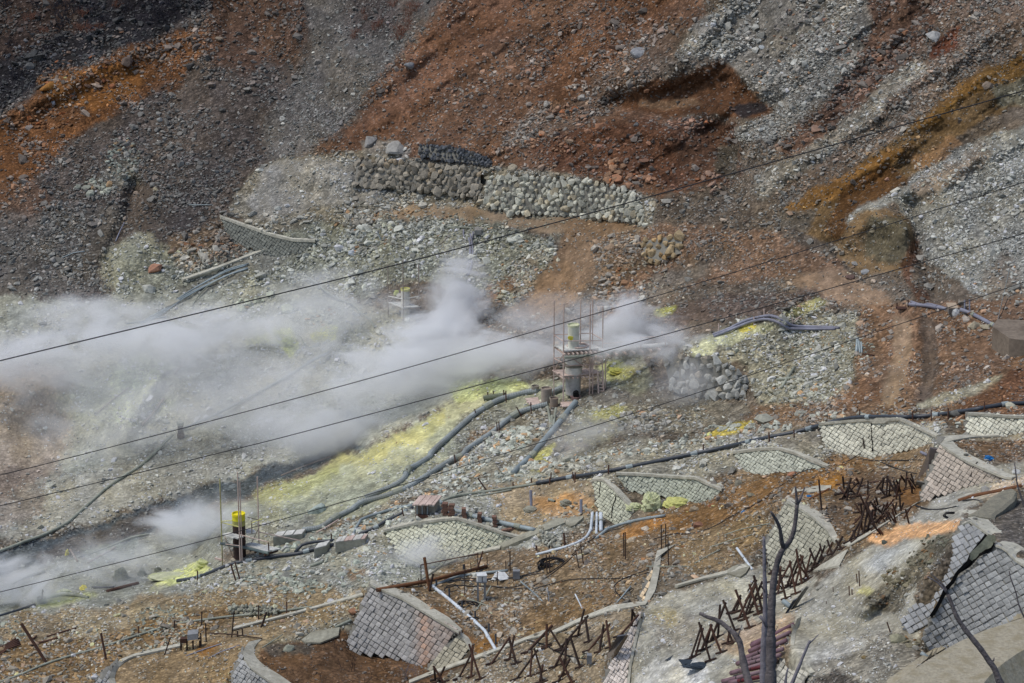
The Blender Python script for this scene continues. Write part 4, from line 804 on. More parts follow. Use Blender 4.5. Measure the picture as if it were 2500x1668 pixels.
# ------------------------------------------------------------------ concrete bands, beams and piers
def band(name, outer, inner, drop, label, cat, mat, group=None, lift=.28):
    root = empty(name, at(*outer[0]), label, cat, group)
    strip(outer, inner, drop, root, 'body', mat, lift=lift, thick=.3); return root
band('concrete_beam', B4([(-30,640),(210,540),(390,470)]), B4([(-60,615),(190,510),(330,435),(400,445)]), 13, 'straight diagonal concrete beam crossing the end of the blue grey pipe', 'beam', MCONC)
band('concrete_beam', B4([(395,480),(440,500),(510,440)]), B4([(390,448),(440,432),(515,425)]), 12, 'broken grey concrete lump at the upper end of the diagonal beam', 'beam', MCONC)
band('concrete_curb', B3([(560,870),(700,770),(900,690),(1120,640)]), B3([(600,850),(760,740),(930,665),(1130,622)]), 4, 'low concrete edge curving under the thin steam of the hollow wall', 'curb', MCOPE)
band('concrete_curb', B1([(800,1440),(900,1385),(1240,1310)]), B1([(820,1405),(920,1365),(1240,1290)]), 5, 'concrete curb running from the bottom left wall end to the sheet metal rack', 'curb', MCOPE)
band('concrete_curb', B2([(350,1200),(500,1160),(760,1095),(1090,1005),(1250,960)]), B2([(380,1175),(600,1125),(900,1045),(1240,948)]), 4, 'long thin concrete curb beside the long pale hose', 'curb', MCOPE)
band('concrete_curb', B3([(500,1568),(620,1520),(800,1450),(1000,1380),(1300,1270),(1450,1230)]), B3([(500,1545),(700,1465),(960,1375),(1250,1270),(1460,1190)]), 4, 'long concrete rim below the pale pipe, above the row of crossed stakes', 'curb', MCOPE)
band('concrete_curb', B4([(330,1220),(520,1130),(700,1070),(940,1030)]), B4([(290,1215),(480,1125),(700,1035),(960,1000)]), 4, 'concrete rim continuing to the foot of the sand coloured wall', 'curb', MCOPE)
band('concrete_curb', B4([(1160,900),(1340,850),(1500,815),(1640,770)]), B4([(1140,895),(1330,838),(1500,795),(1600,750)]), 5, 'thin concrete rim along the upper edge of the pale crusted terrace', 'curb', MCOPE)
band('concrete_slab', B4([(1500,815),(1590,840),(1640,800),(1650,775)]), B4([(1500,795),(1550,760),(1620,750),(1680,745)]), 7, 'tilted concrete slab end beside the white leaning pipe', 'slab', MCONC)
band('concrete_curb', B5([(610,620),(700,570),(900,440),(1080,320),(1250,270)]), B5([(560,620),(680,560),(880,445),(1060,330),(1240,255)]), 3, 'thin edge of the long pale terrace above the heaped stakes', 'curb', MCOPE)
band('concrete_slab', B5([(350,800),(440,780),(530,760)]), B5([(400,760),(470,720),(530,680),(590,650)]), 10, 'grey concrete block corner at the upper end of the plate covered edge', 'slab', MCOPE)
band('concrete_curb', B5([(220,230),(330,265),(470,240)]), B5([(200,275),(280,240),(380,215),(475,215)]), 3, 'short curved rim above the wall behind the crossed stakes', 'curb', MCOPE)
band('concrete_curb', C6([(1570,500),(1700,460),(1900,425),(2130,415)]), C6([(1600,425),(1750,410),(2120,400)]), 4, 'pale concrete rim joining the two walls at the right', 'curb', MCOPE)
band('concrete_slab', C6([(1545,500),(1610,480),(1640,430)]), C6([(1575,420),(1640,425),(1680,428)]), 14, 'dark tilted slab between the pale wall and the curved rim', 'slab', MCONCD)
band('foreground_rim', [(2165,1690),(2260,1610),(2370,1545),(2520,1500)], [(2165,1660),(2255,1598),(2370,1532),(2520,1488)], 2, 'narrow far edge of the thick speckled concrete rim at the bottom right corner', 'rim', MCOPEF)
def prism(name, pts, drop, label, cat, mat, lift=.5):
    """solid block with a level top traced in view, its sides running down into the ground"""
    p0 = max(pts, key=lambda p: p[1]); z = at(p0[0], p0[1]+drop*.6, lift).z+drop*.6*S(*p0)
    T_ = [hp(p[0], p[1], z) for p in pts]; Bt = [t_+Vector((0, 0, -drop*S(*p0)*1.3-1)) for t_ in T_]; n = len(T_)
    root = empty(name, T_[0], label, cat)
    mk('body', (T_+Bt, [tuple(range(n))]+[(k, n+k, n+(k+1) % n, (k+1) % n) for k in range(n)]), mat, root); return root
prism('concrete_abutment', M3([(2135,692),(2250,772),(2440,800),(2500,740),(2380,650),(2168,640)]), 50, 'brown concrete abutment at the right edge under the long pipe', 'abutment', simple('abutment_concrete', (126,114,100), .9, 4, .03, blotch=(96,84,72)))
band('concrete_slab', M1([(1130,560),(1200,530),(1230,510)]), M1([(1125,530),(1160,510),(1210,500)]), 5, 'small concrete ledge under the hoses on the upper left slope', 'slab', MCONC)
band('concrete_sill', M1([(1250,372),(1500,285),(1810,165)]), M1([(1240,362),(1500,272),(1800,155)]), 4, 'narrow paved strip running down left from the grey wall band', 'curb', MCOPE)
band('broken_slab', B2([(860,1290),(960,1290),(1080,1240)]), B2([(830,1270),(900,1215),(1090,1185)]), 4, 'flat broken slab lying below the long thin curb', 'slab', MCONC)
# thick rim right in front
def foreground_rim():
    fr = [(2120,1760),(2260,1655),(2380,1570),(2620,1490)]
    root = empty('foreground_rim', PD(2400, 1620, 62), 'thick sand coloured concrete rim filling the bottom right corner', 'rim')
    n = 18; vs_, fs = [], []
    o1 = [(2150,1700),(2180,1668),(2265,1612),(2330,1572),(2400,1540),(2520,1502),(2700,1470)]
    i1 = [(2340,1760),(2400,1668),(2440,1625),(2500,1585),(2600,1535),(2700,1490),(2800,1450)]
    zt = PD(2330, 1572, 64).z
    for i in range(n+1):
        a_, b_ = polypoint(o1, i/n), polypoint(i1, i/n)
        A_, B_ = hp(a_[0], a_[1], zt), hp(b_[0], b_[1], zt)
        vs_ += [A_, B_, B_+Vector((1.3, -1.6, -2.6)), A_+Vector((0, .2, -3.2))]
    for i in range(n):
        a_, b_ = 4*i, 4*i+4
        fs += [(a_, a_+1, b_+1, b_), (a_+1, a_+2, b_+2, b_+1), (a_, b_, b_+3, a_+3)]
    mk('body', (vs_, fs), MCOPEF, root)
foreground_rim()
# near-black sheet painted for the shade in the split wall's ragged gap
def fissure_shade():
    root, pa = PATCH['big lower slab of the spl']if 'big lower slab of the spl' in PATCH else PATCH[[k for k in PATCH if k.startswith('big lower slab')][0]]
    a_ = C11([(1235,290),(1190,370),(1100,400),(1010,500),(900,570),(820,700),(760,800),(690,940),(620,990)])
    b_ = C11([(1160,210),(1100,290),(1010,400),(1000,450),(890,560),(850,640),(780,710),(720,850),(650,960)])
    D_ = pa.depth(.4, .5)
    vs_, fs = [], []
    for i in range(25):
        p, q_ = polypoint(a_, i/24), polypoint(b_, i/24)
        vs_ += [pa.q(p[0], p[1], .05), pa.q(q_[0]+3, q_[1]+3, .18), pa.q((p[0]+q_[0])/2, (p[1]+q_[1])/2, .02), pa.q(q_[0]-4, q_[1]-3, .30)]
    for i in range(24):
        k = 4*i; fs += [(k, k+4, k+6, k+2), (k+2, k+6, k+5, k+1), (k+1, k+5, k+7, k+3)]
    mk('fissure_shade', (vs_, fs), MDARK, root)
    a2 = C11([(1170,205),(1230,220),(1240,265)]); 
    lip = C11([(1235,215),(1170,205),(1110,280),(1010,370),(1000,430)]); lip2 = C11([(1240,262),(1190,330),(1110,360),(1040,440),(1020,450)])
    vs_, fs = [], []
    for i in range(13):
        p, q_ = polypoint(lip, i/12), polypoint(lip2, i/12)
        vs_ += [pa.q(p[0], p[1], .40), pa.q(q_[0]+random.uniform(-2, 2), q_[1]+random.uniform(-2, 2), .26)]
    for i in range(12): fs.append((2*i, 2*i+2, 2*i+3, 2*i+1))
    mk('broken_edge', (vs_, fs), MSULFG, root)
fissure_shade()
# ------------------------------------------------------------------ loose stones
GROUPTXT = 'loose boulders on the slopes'
big = []      # (u, v, r px, colour, aspect, label)
def add_big(pts, r, c, label, asp=1.2): big.append((pts[0], pts[1], r, c, asp, label))
for p, r, c, l in [
 (T3([(1733,250)])[0], 20, (150,150,148), 'large pale round boulder in the reddish gully at the upper right'),
 (T2([(2040,372)])[0], 22, (132,134,136), 'large flat grey boulder on the rusty slope near the top centre'),
 (T2([(1968,482)])[0], 11, (160,152,142), 'pale rounded boulder just left below the large flat grey one'),
 (T2([(2200,215)])[0], 13, (140,124,112), 'brownish boulder high on the slope above the large flat grey one'),
 (T2([(476,450)])[0], 12, (120,122,124), 'grey boulder at the seam of grey talus and rusty slope'),
 (T2([(1655,672)])[0], 12, (150,146,138), 'pale boulder resting below a cluster of smaller stones mid slope'),
 (T2([(1415,712)])[0], 10, (146,142,134), 'pale angular stone lower left of the clustered stones mid slope'),
 (T2([(1780,870)])[0], 16, (150,110,84), 'large orange brown boulder above the dark hollow'),
 (T2([(1695,900)])[0], 9, (148,112,88), 'small orange boulder left of the large orange brown one'),
 (T2([(1775,1000)])[0], 9, (138,104,88), 'reddish boulder below the large orange brown one'),
 (T2([(1890,1225)])[0], 17, (140,102,78), 'big rusty slab above the right end of the dry stone wall'),
 (T2([(2025,855)])[0], 9, (92,92,92), 'dark upright pointed stone beside the dark hollow'),
 (T2([(1185,1150)])[0], 13, (136,128,112), 'pointed slab standing over the right dry stone wall'),
 (T3([(868,142)])[0], 11, (124,118,112), 'oval grey brown boulder in the grey talus at the upper right'),
 (T3([(985,135)])[0], 9, (130,98,82), 'brown pointed boulder right of the oval grey brown one'),
 (T3([(558,325)])[0], 8, (158,162,162), 'small whitish slab in the grey talus'),
 (T3([(2105,585)])[0], 14, (120,108,96), 'grey brown boulder half set in the ochre ridge'),
 (T3([(1370,410)])[0], 11, (112,80,62), 'dark brown boulder in the rubble hollow at the upper right'),
 (T3([(1540,225)])[0], 11, (136,100,76), 'tan orange boulder left of the large pale round one'),
 (T3([(1415,1228)])[0], 8, (158,124,104), 'pale pink boulder on the ochre slope'),
 (T1([(362,703)])[0], 8, (136,138,142), 'small pale block under the orange outcrop at the left'),
 (T1([(200,872)])[0], 9, (120,112,106), 'oval grey stone below the orange outcrop'),
 (T1([(1092,822)])[0], 9, (140,140,136), 'upright pale stone in the middle of the left slope'),
 (T1([(1495,268)])[0], 10, (130,118,102), 'flat tan slab near the top of the left slope'),
 (T1([(1060,1292)])[0], 7, (150,140,116), 'tan square stone low on the left slope'),
 (T1([(865,420)])[0], 18, (92,80,72), 'dark cracked slab set in the orange outcrop'),
 (T1([(330,600)])[0], 20, (132,92,46), 'tall orange cracked block jutting from the left outcrop'),
 (M1([(1060,300)])[0], 17, (150,112,92), 'rust pink boulder on the ground left of the grey wall band'),
 (M1([(1010,440)])[0], 17, (162,162,152), 'pale wedge boulder beside the upper left steam'),
 (M1([(1965,580)])[0], 19, (160,164,142), 'large pale yellowish boulder behind the thin steam'),
 (M1([(1650,575)])[0], 13, (162,166,146), 'rounded pale boulder under the top cable, left of the large yellowish one'),
 (M1([(1690,520)])[0], 12, (160,164,146), 'rounded pale boulder just above the previous cluster under the top cable'),
 (M1([(1845,475)])[0], 14, (160,164,148), 'pale boulder touching the top cable'),
 (M1([(370,240)])[0], 12, (130,128,124), 'flat pale slab at the left end of the grey rod'),
 (M1([(1135,1345)])[0], 9, (168,170,158), 'white rounded stone beside the small brown well head'),
 (M2([(85,190)])[0], 12, (152,158,164), 'bluish white boulder left of the grey post'),
 (M2([(1870,118)])[0], 10, (152,138,116), 'tan flat boulder by the wheel tracks'),
 (M2([(1320,325)])[0], 8, (166,160,142), 'white stone on the rubble left of the wheel tracks'),
 (M2([(1945,395)])[0], 10, (140,108,82), 'orange round boulder in the rubble chute'),
 (M2([(1820,570)])[0], 11, (176,176,166), 'white flat boulder right behind the scaffold poles'),
 (M2([(1500,1540)])[0], 15, (112,106,92), 'big dark wedge slab right of the blue grey pipe'),
 (M3([(580,1335)])[0], 22, (142,142,130), 'largest grey boulder on the stone row above the black pipe'),
 (M3([(1165,355)])[0], 11, (98,80,74), 'dark purple brown boulder at the foot of the round mound'),
 (M3([(1265,322)])[0], 10, (146,148,148), 'pale grey boulder at the foot of the round mound'),
 (M3([(1195,265)])[0], 9, (136,134,130), 'grey stone leaning on the round mound'),
 (M3([(1795,158)])[0], 10, (176,174,164), 'white pointed boulder on the grey scree at the right'),
 (M3([(2010,690)])[0], 17, (148,140,120), 'big tan boulder beside the abutment, the left one'),
 (M3([(2090,700)])[0], 14, (146,138,118), 'tan boulder leaning between the abutment and its neighbour'),
 (M3([(1890,1290)])[0], 19, (96,96,92), 'dark grey block under the black pipe'),
 (M3([(2270,1245)])[0], 16, (158,156,140), 'long pale block behind the black pipe near the right edge'),
 (B2([(940,390)])[0], 24, (156,166,158), 'big pale green slab leaning above the corrugated pipes end'),
 (B2([(605,845)])[0], 10, (162,168,154), 'pale greenish stone alone below the dark pipe'),
 (B2([(1108,830)])[0], 11, (158,162,150), 'pale egg shaped stone left of the hollow wall'),
 (B2([(1210,745)])[0], 10, (160,166,154), 'pale rounded stone under the boarded trough'),
 (B2([(1375,805)])[0], 11, (152,156,144), 'grey green stone at the edge of the thin steam'),
 (B2([(740,1335)])[0], 15, (132,134,120), 'flat mossy looking slab in the shrub pit'),
 (B2([(1180,1080)])[0], 12, (140,104,80), 'rusty brown boulder at the left foot of the log topped wall'),
 (B4([(945,515)])[0], 11, (176,166,150), 'white egg shaped boulder on the orange soil edge'),
 (B4([(845,590)])[0], 13, (166,152,130), 'tan white boulder beside the twin rods'),
 (B4([(540,748)])[0], 9, (104,98,92), 'dark grey stone right of the cable coil'),
 (B4([(225,868)])[0], 13, (146,136,120), 'tan flat boulder crossed by black cables'),
 (B4([(1305,490)])[0], 14, (130,96,78), 'reddish brown boulder on the orange soil'),
 (B4([(1275,385)])[0], 13, (140,128,108), 'pale brown boulder at the lower end of the orange soil'),
 (B4([(1575,205)])[0], 11, (120,116,102), 'grey green slab high on the orange soil'),
 (B4([(1390,352)])[0], 8, (158,110,80), 'small orange boulder on the orange soil'),
 (B4([(1660,285)])[0], 11, (132,128,110), 'grey green slab low on the orange soil, the leftmost of two'),
 (B5([(1305,215)])[0], 25, (150,146,140), 'big pale block standing before the brownish grey wall'),
 (B5([(1735,130)])[0], 13, (172,172,168), 'white rock at the right edge behind the thin twig'),
 (B5([(1160,740)])[0], 11, (112,110,92), 'olive stone on the earth heap below the split wall'),
 (B5([(935,1265)])[0], 22, (130,128,108), 'broken grey slab at the foot of the split wall'),
 (B5([(400,915)])[0], 11, (142,140,130), 'grey stone at the upper corner of the long pale terrace'),
 (B5([(205,145)])[0], 12, (150,108,84), 'pink brown boulder at the left end of the orange soil ridge'),
 (B5([(700,1395)])[0], 8, (110,96,66), 'brown stone lying on the dark gravel of the terrace'),
 (B5([(840,610)])[0], 9, (70,76,70), 'dark green lump on the peach coloured crust'),
 (B5([(1530,250)])[0], 15, (136,134,128), 'grey pointed boulder behind the long brown beam'),
 (B3([(1595,35)])[0], 17, (166,164,148), 'large whitish boulder at the stone bank right of the blue grey pipe'),
 (B3([(805,125)])[0], 12, (172,174,162), 'white flat stone at the top of the squared stone row'),
 (B3([(145,745)])[0], 11, (166,172,158), 'white green boulder alone in the grey rubble'),
 (B3([(45,830)])[0], 11, (158,162,150), 'pale standing stone next to the reddish patch'),
 (T2([(205,965)])[0], 19, (134,132,128), 'grey outcrop knob at the left end above the terrace'),
 (T2([(380,1020)])[0], 26, (142,140,134), 'light grey cracked outcrop above the terrace'),
 ]: big.append((p[0], p[1], r, c, 1.25, l))
clumps = [  # centre, radii, count, size px, colour, place text
 (B2([(760,890)])[0], (56,22), 60, (6,11), (154,158,144), 'pale stones heaped below the dark pipe'),
 (B2([(900,925)])[0], (50,14), 30, (6,10), (156,160,146), 'pale stones heaped below the dark pipe'),
 (B2([(500,830)])[0], (60,26), 70, (4,8), (146,150,138), 'stones under the left scaffold'),
 (B2([(430,900)])[0], (50,18), 40, (4,7), (148,150,138), 'stones under the left scaffold'),
 (B1([(1130,1140)])[0], (70,36), 90, (4,7.5), (150,154,140), 'stones beside the long pale hose'),
 (B1([(1050,1270)])[0], (80,30), 80, (4,8), (146,146,130), 'stones beside the long pale hose'),
 (B1([(750,1300)])[0], (50,26), 40, (4,7), (140,136,120), 'stones beside the long pale hose'),
 (B1([(300,1480)])[0], (110,50), 80, (4,8), (132,128,116), 'stones at the bottom left'),
 (B1([(60,1230)])[0], (50,30), 25, (5,10), (146,150,136), 'stones at the left edge'),
 (M2([(2080,1330)])[0], (60,26), 50, (5,11), (150,148,140), 'stone heap right of the blue grey pipe'),
 (M3([(1000,850)])[0], (110,40), 200, (3,6), (152,152,136), 'rubble between the tower and the track'),
 (M3([(780,1150)])[0], (60,36), 60, (5,9.5), (156,156,140), 'rubble below the large stone wall'),
 (M3([(900,960)])[0], (110,30), 120, (3,6), (150,148,132), 'rubble between the tower and the track'),
 (M3([(360,1400)])[0], (70,14), 26, (7,12), (158,160,148), 'stone row above the black pipe'),
 (M3([(600,1380)])[0], (60,12), 22, (7,12), (158,160,148), 'stone row above the black pipe'),
 (M3([(1000,1300)])[0], (90,8), 26, (6,10), (156,156,144), 'stone row above the black pipe'),
 (M3([(1500,1290)])[0], (100,8), 24, (5,9), (156,156,144), 'stone row above the black pipe'),
 (M3([(160,1470)])[0], (60,12), 22, (6,10), (156,158,146), 'stone row above the black pipe'),
 (M3([(1860,1355)])[0], (28,10), 12, (5,8), (160,162,150), 'stones beside the pale wall at the right'),
 (B3([(1200,170)])[0], (120,14), 60, (5,9), (162,164,152), 'broken stones along the pale pipe'),
 (B3([(1450,90)])[0], (80,18), 50, (6,11), (160,158,144), 'stones beside the blue grey pipe'),
 (B3([(900,250)])[0], (80,12), 34, (5,8), (154,156,144), 'broken stones along the pale pipe'),
 (B3([(800,130)])[0], (26,10), 14, (5,9), (168,172,160), 'squared stones on the bank'),
 (M2([(1150,1470)])[0], (50,22), 50, (6,10), (168,172,158), 'squared stones on the bank'),
 (M2([(1270,1420)])[0], (40,22), 34, (6,10), (168,170,156), 'squared stones on the bank'),
 (B2([(1140,500)])[0], (60,26), 60, (4,8), (156,160,150), 'squared stones on the bank'),
 (B2([(1020,560)])[0], (60,12), 26, (5,9), (158,164,150), 'stones by the boarded troughs'),
 (B2([(750,640)])[0], (30,14), 16, (6,11), (158,164,150), 'stones by the boarded troughs'),
 (B3([(120,760)])[0], (70,60), 50, (4,8), (154,158,146), 'stones in the grey rubble'),
 (B3([(300,760)])[0], (60,50), 50, (3,7), (150,152,142), 'stones in the grey rubble'),
 (M2([(1900,300)])[0], (50,70), 110, (4,8), (146,128,108), 'rubble chute right of the wheel tracks'),
 (M2([(1850,480)])[0], (40,30), 50, (5,9), (152,146,136), 'rubble chute right of the wheel tracks'),
 (M2([(2100,330)])[0], (50,50), 60, (3,6), (150,142,124), 'rubble chute right of the wheel tracks'),
 (M2([(1290,230)])[0], (70,50), 130, (3,7), (154,150,132), 'rubble left of the wheel tracks'),
 (M2([(1150,400)])[0], (60,40), 80, (3,6.5), (146,146,130), 'rubble left of the wheel tracks'),
 (M2([(950,650)])[0], (40,24), 40, (3,6), (144,138,126), 'rubble left of the wheel tracks'),
 (M2([(500,80)])[0], (90,30), 140, (3,6), (132,130,118), 'rubble behind the grey post'),
 (M2([(160,160)])[0], (40,16), 36, (4,7), (140,138,128), 'rubble behind the grey post'),
 (T2([(130,1490)])[0], (60,34), 80, (4,8), (132,128,114), 'stones below the dry stone walls'),
 (T2([(550,1500)])[0], (110,20), 100, (3,7), (140,138,124), 'stones below the dry stone walls'),
 (T2([(1250,1530)])[0], (180,14), 70, (3,5), (146,142,126), 'stones below the dry stone walls'),
 (M1([(1640,100)])[0], (70,30), 70, (4,9), (132,116,100), 'brown stones left of the grey wall band'),
 (M1([(1450,180)])[0], (80,34), 80, (4,8), (130,116,102), 'brown stones left of the grey wall band'),
 (M1([(2190,620)])[0], (36,24), 50, (4,7), (158,160,150), 'white stones in the thin steam'),
 (M1([(1700,540)])[0], (40,18), 14, (6,11), (158,162,144), 'white stones in the thin steam'),
 (M1([(60,200)])[0], (40,40), 34, (4,8), (116,114,108), 'stones on the lower left talus'),
 (T1([(850,1080)])[0], (44,50), 70, (4,8), (130,134,124), 'grey stone trail on the left slope'),
 (T1([(640,1280)])[0], (40,18), 24, (7,12), (136,138,126), 'grey stone trail on the left slope'),
 (T1([(340,1420)])[0], (24,14), 14, (4,7), (124,122,116), 'stones on the lower left talus'),
 (T1([(560,520)])[0], (90,50), 60, (4,9), (116,92,76), 'stones on the orange outcrop'),
 (T1([(300,800)])[0], (90,30), 70, (4,9), (128,94,66), 'stones on the orange outcrop'),
 (T1([(280,380)])[0], (110,40), 80, (3,7), (96,96,98), 'stones above the orange outcrop'),
 (T1([(900,300)])[0], (160,40), 120, (3,8), (104,96,90), 'stones on the upper left slope'),
 (T2([(1650,620)])[0], (40,14), 30, (4,8), (150,140,128), 'stone trail on the rusty slope'),
 (T2([(1800,480)])[0], (90,40), 80, (3,7), (140,126,114), 'stone trail on the rusty slope'),
 (T2([(2080,240)])[0], (50,40), 60, (4,9), (138,126,116), 'stone trail on the rusty slope'),
 (T2([(1300,780)])[0], (90,24), 70, (3,7), (140,124,110), 'stone trail on the rusty slope'),
 (T2([(1560,780)])[0], (60,20), 40, (4,9), (138,110,90), 'stone trail on the rusty slope'),
 (T2([(880,620)])[0], (24,20), 24, (3,6), (138,130,120), 'stone trail on the rusty slope'),
 (T2([(1860,1180)])[0], (30,30), 26, (6,12), (142,112,88), 'brown stones above the right dry stone wall'),
 (T2([(2050,1240)])[0], (36,20), 22, (5,11), (138,106,84), 'brown stones above the right dry stone wall'),
 (T2([(1450,960)])[0], (60,30), 40, (4,9), (138,108,86), 'brown stones around the dark hollow'),
 (T3([(1300,400)])[0], (90,60), 110, (4,8), (126,104,90), 'rubble hollow at the upper right'),
 (T3([(1200,620)])[0], (60,30), 50, (4,8), (136,112,98), 'rubble hollow at the upper right'),
 (T3([(640,500)])[0], (80,60), 120, (3,8), (150,146,136), 'grey talus fan at the upper right'),
 (T3([(900,200)])[0], (90,60), 90, (3,8), (130,124,118), 'grey talus fan at the upper right'),
 (T3([(700,880)])[0], (50,30), 60, (3,5), (152,150,140), 'grey talus fan at the upper right'),
 (T3([(200,1250)])[0], (30,30), 16, (5,11), (138,114,98), 'stones by the foot of the dark cliff'),
 (T3([(60,850)])[0], (50,14), 34, (4,8), (146,116,98), 'stones by the foot of the dark cliff'),
 (T3([(1900,1350)])[0], (120,50), 70, (3,6), (156,156,150), 'grey scree at the right'),
 (M3([(1950,330)])[0], (120,50), 90, (3,6.5), (158,158,152), 'grey scree at the right'),
 (M3([(2250,400)])[0], (40,60), 40, (4,8), (156,156,148), 'grey scree at the right'),
 (B4([(650,620)])[0], (130,24), 80, (3,7), (146,132,112), 'stones in the cable yard'),
 (B4([(800,800)])[0], (120,40), 90, (3,6.5), (138,122,100), 'stones in the cable yard'),
 (B4([(560,960)])[0], (120,40), 90, (3,6), (134,120,100), 'stones in the cable yard'),
 (B4([(1400,620)])[0], (90,30), 40, (3,7), (150,132,108), 'stones below the orange soil'),
 (B4([(470,440)])[0], (40,34), 50, (4,8), (158,152,136), 'rubble by the white pipes'),
 ((1255,1150), (30,7), 26, (6,10), (172,174,162), 'white stone row along the lower pipe'),
 ((1330,1138), (50,7), 34, (6,11), (172,174,162), 'white stone row along the lower pipe'),
 ((1430,1120), (60,7), 34, (5,10), (168,170,158), 'white stone row along the lower pipe'),
 ((1540,1105), (60,7), 30, (5,9), (164,166,154), 'white stone row along the lower pipe'),
 ((1640,1085), (50,8), 26, (5,10), (166,168,156), 'white stone row along the lower pipe'),
 ((1105,1175), (34,12), 40, (5,9), (176,178,166), 'squared stones on the bank'),
 ((1060,1205), (34,12), 40, (5,8), (174,176,164), 'squared stones on the bank'),
 ((1160,1130), (34,16), 50, (5,9), (176,178,166), 'squared stones on the bank'),
 ((1215,1095), (34,18), 44, (6,10), (178,180,168), 'squared stones on the bank'),
 ((1260,1060), (24,14), 26, (6,11), (178,180,168), 'squared stones on the bank'),
 ((990,1240), (40,14), 44, (4,8), (172,174,162), 'squared stones on the bank'),
 ((930,1270), (50,14), 50, (4,8), (168,172,160), 'squared stones on the bank'),
 ((860,1290), (50,12), 40, (4,8), (166,168,158), 'squared stones on the bank'),
 (B5([(800,1000)])[0], (26,16), 30, (4,9), (104,100,88), 'dark crusty lumps on the earth ridge'),
 (B5([(930,850)])[0], (34,22), 44, (4,10), (112,106,86), 'dark crusty lumps on the earth ridge'),
 (B5([(1080,720)])[0], (30,22), 40, (4,9), (108,104,88), 'dark crusty lumps on the earth ridge'),
 (B5([(1180,600)])[0], (34,14), 36, (3,8), (102,102,88), 'dark crusty lumps on the earth ridge'),
 (B5([(750,100)])[0], (110,18), 40, (3,7), (150,136,112), 'stones on the orange soil ridge'),
 (B5([(1000,1290)])[0], (40,10), 16, (5,10), (134,128,106), 'broken stones at the foot of the split wall'),
]
small = []   # u v r col
rr_ = random.Random(5)
for (cu_, cv_), (ru, rv), n, (s0, s1), c, txt in clumps:
    for _ in range(n):
        t_ = rr_.random()*6.283; d = math.sqrt(rr_.random())*1.05
        u = cu_+math.cos(t_)*d*ru; v = cv_+math.sin(t_)*d*rv
        r = s0+(s1-s0)*rr_.random()**1.6
        k = rr_.uniform(.82, 1.14); cc = [min(235, q*k) for q in c]
        if rr_.random() < .12: cc = [cc[0]*1.04, cc[1]*.86, cc[2]*.72]
        small.append((u, v, r, cc, txt))
for w_ in WALLS+DRY:                     # fallen bits along the foot of every wall
    L_ = polylen(w_['bot'])
    for _ in range(int(L_/3.2)):
        p = polypoint(w_['bot'], rr_.random()); k = rr_.uniform(.8, 1.15); cc = [min(235, q*k) for q in np.array(w_['col'])*.98]
        small.append((p[0]+rr_.uniform(-3, 3), p[1]+rr_.uniform(-2, 7), rr_.uniform(2.2, 4.8), cc, 'stones at the wall foot'))
small.sort(key=lambda s_: -s_[2])
small = [s_ for s_ in small if s_[0] > -30 and s_[0] < 2530]
wm = lambda u, v: float(gi(wallmask, [u], [v])[0]) > .3
nbig = 300-len(big)
for s_ in small[:nbig]: big.append((s_[0], s_[1], s_[2], s_[3], 1.15, ('T', s_[4])))
for k, (u, v, r, c, asp, label) in enumerate(big):
    s_ = S(u, v)*r; p = at(u, v, s_*.25)
    o = bpy.data.objects.new('boulder', BOULD[k % len(BOULD)]); COL.objects.link(o)
    o.location = p; o.rotation_euler = (random.uniform(-.3, .3), random.uniform(-.3, .3), random.uniform(0, 6.28))
    o.scale = (s_*asp, s_*random.uniform(.85, 1.1), s_*random.uniform(.9, 1.1))
    o.color = (*(lin(c)*1.22), 1); o['category'] = 'boulder'; o['group'] = GROUPTXT
    if isinstance(label, tuple):
        o['label'] = 'one of the similar ' + label[1]; o['group'] = label[1]
    else: o['label'] = label

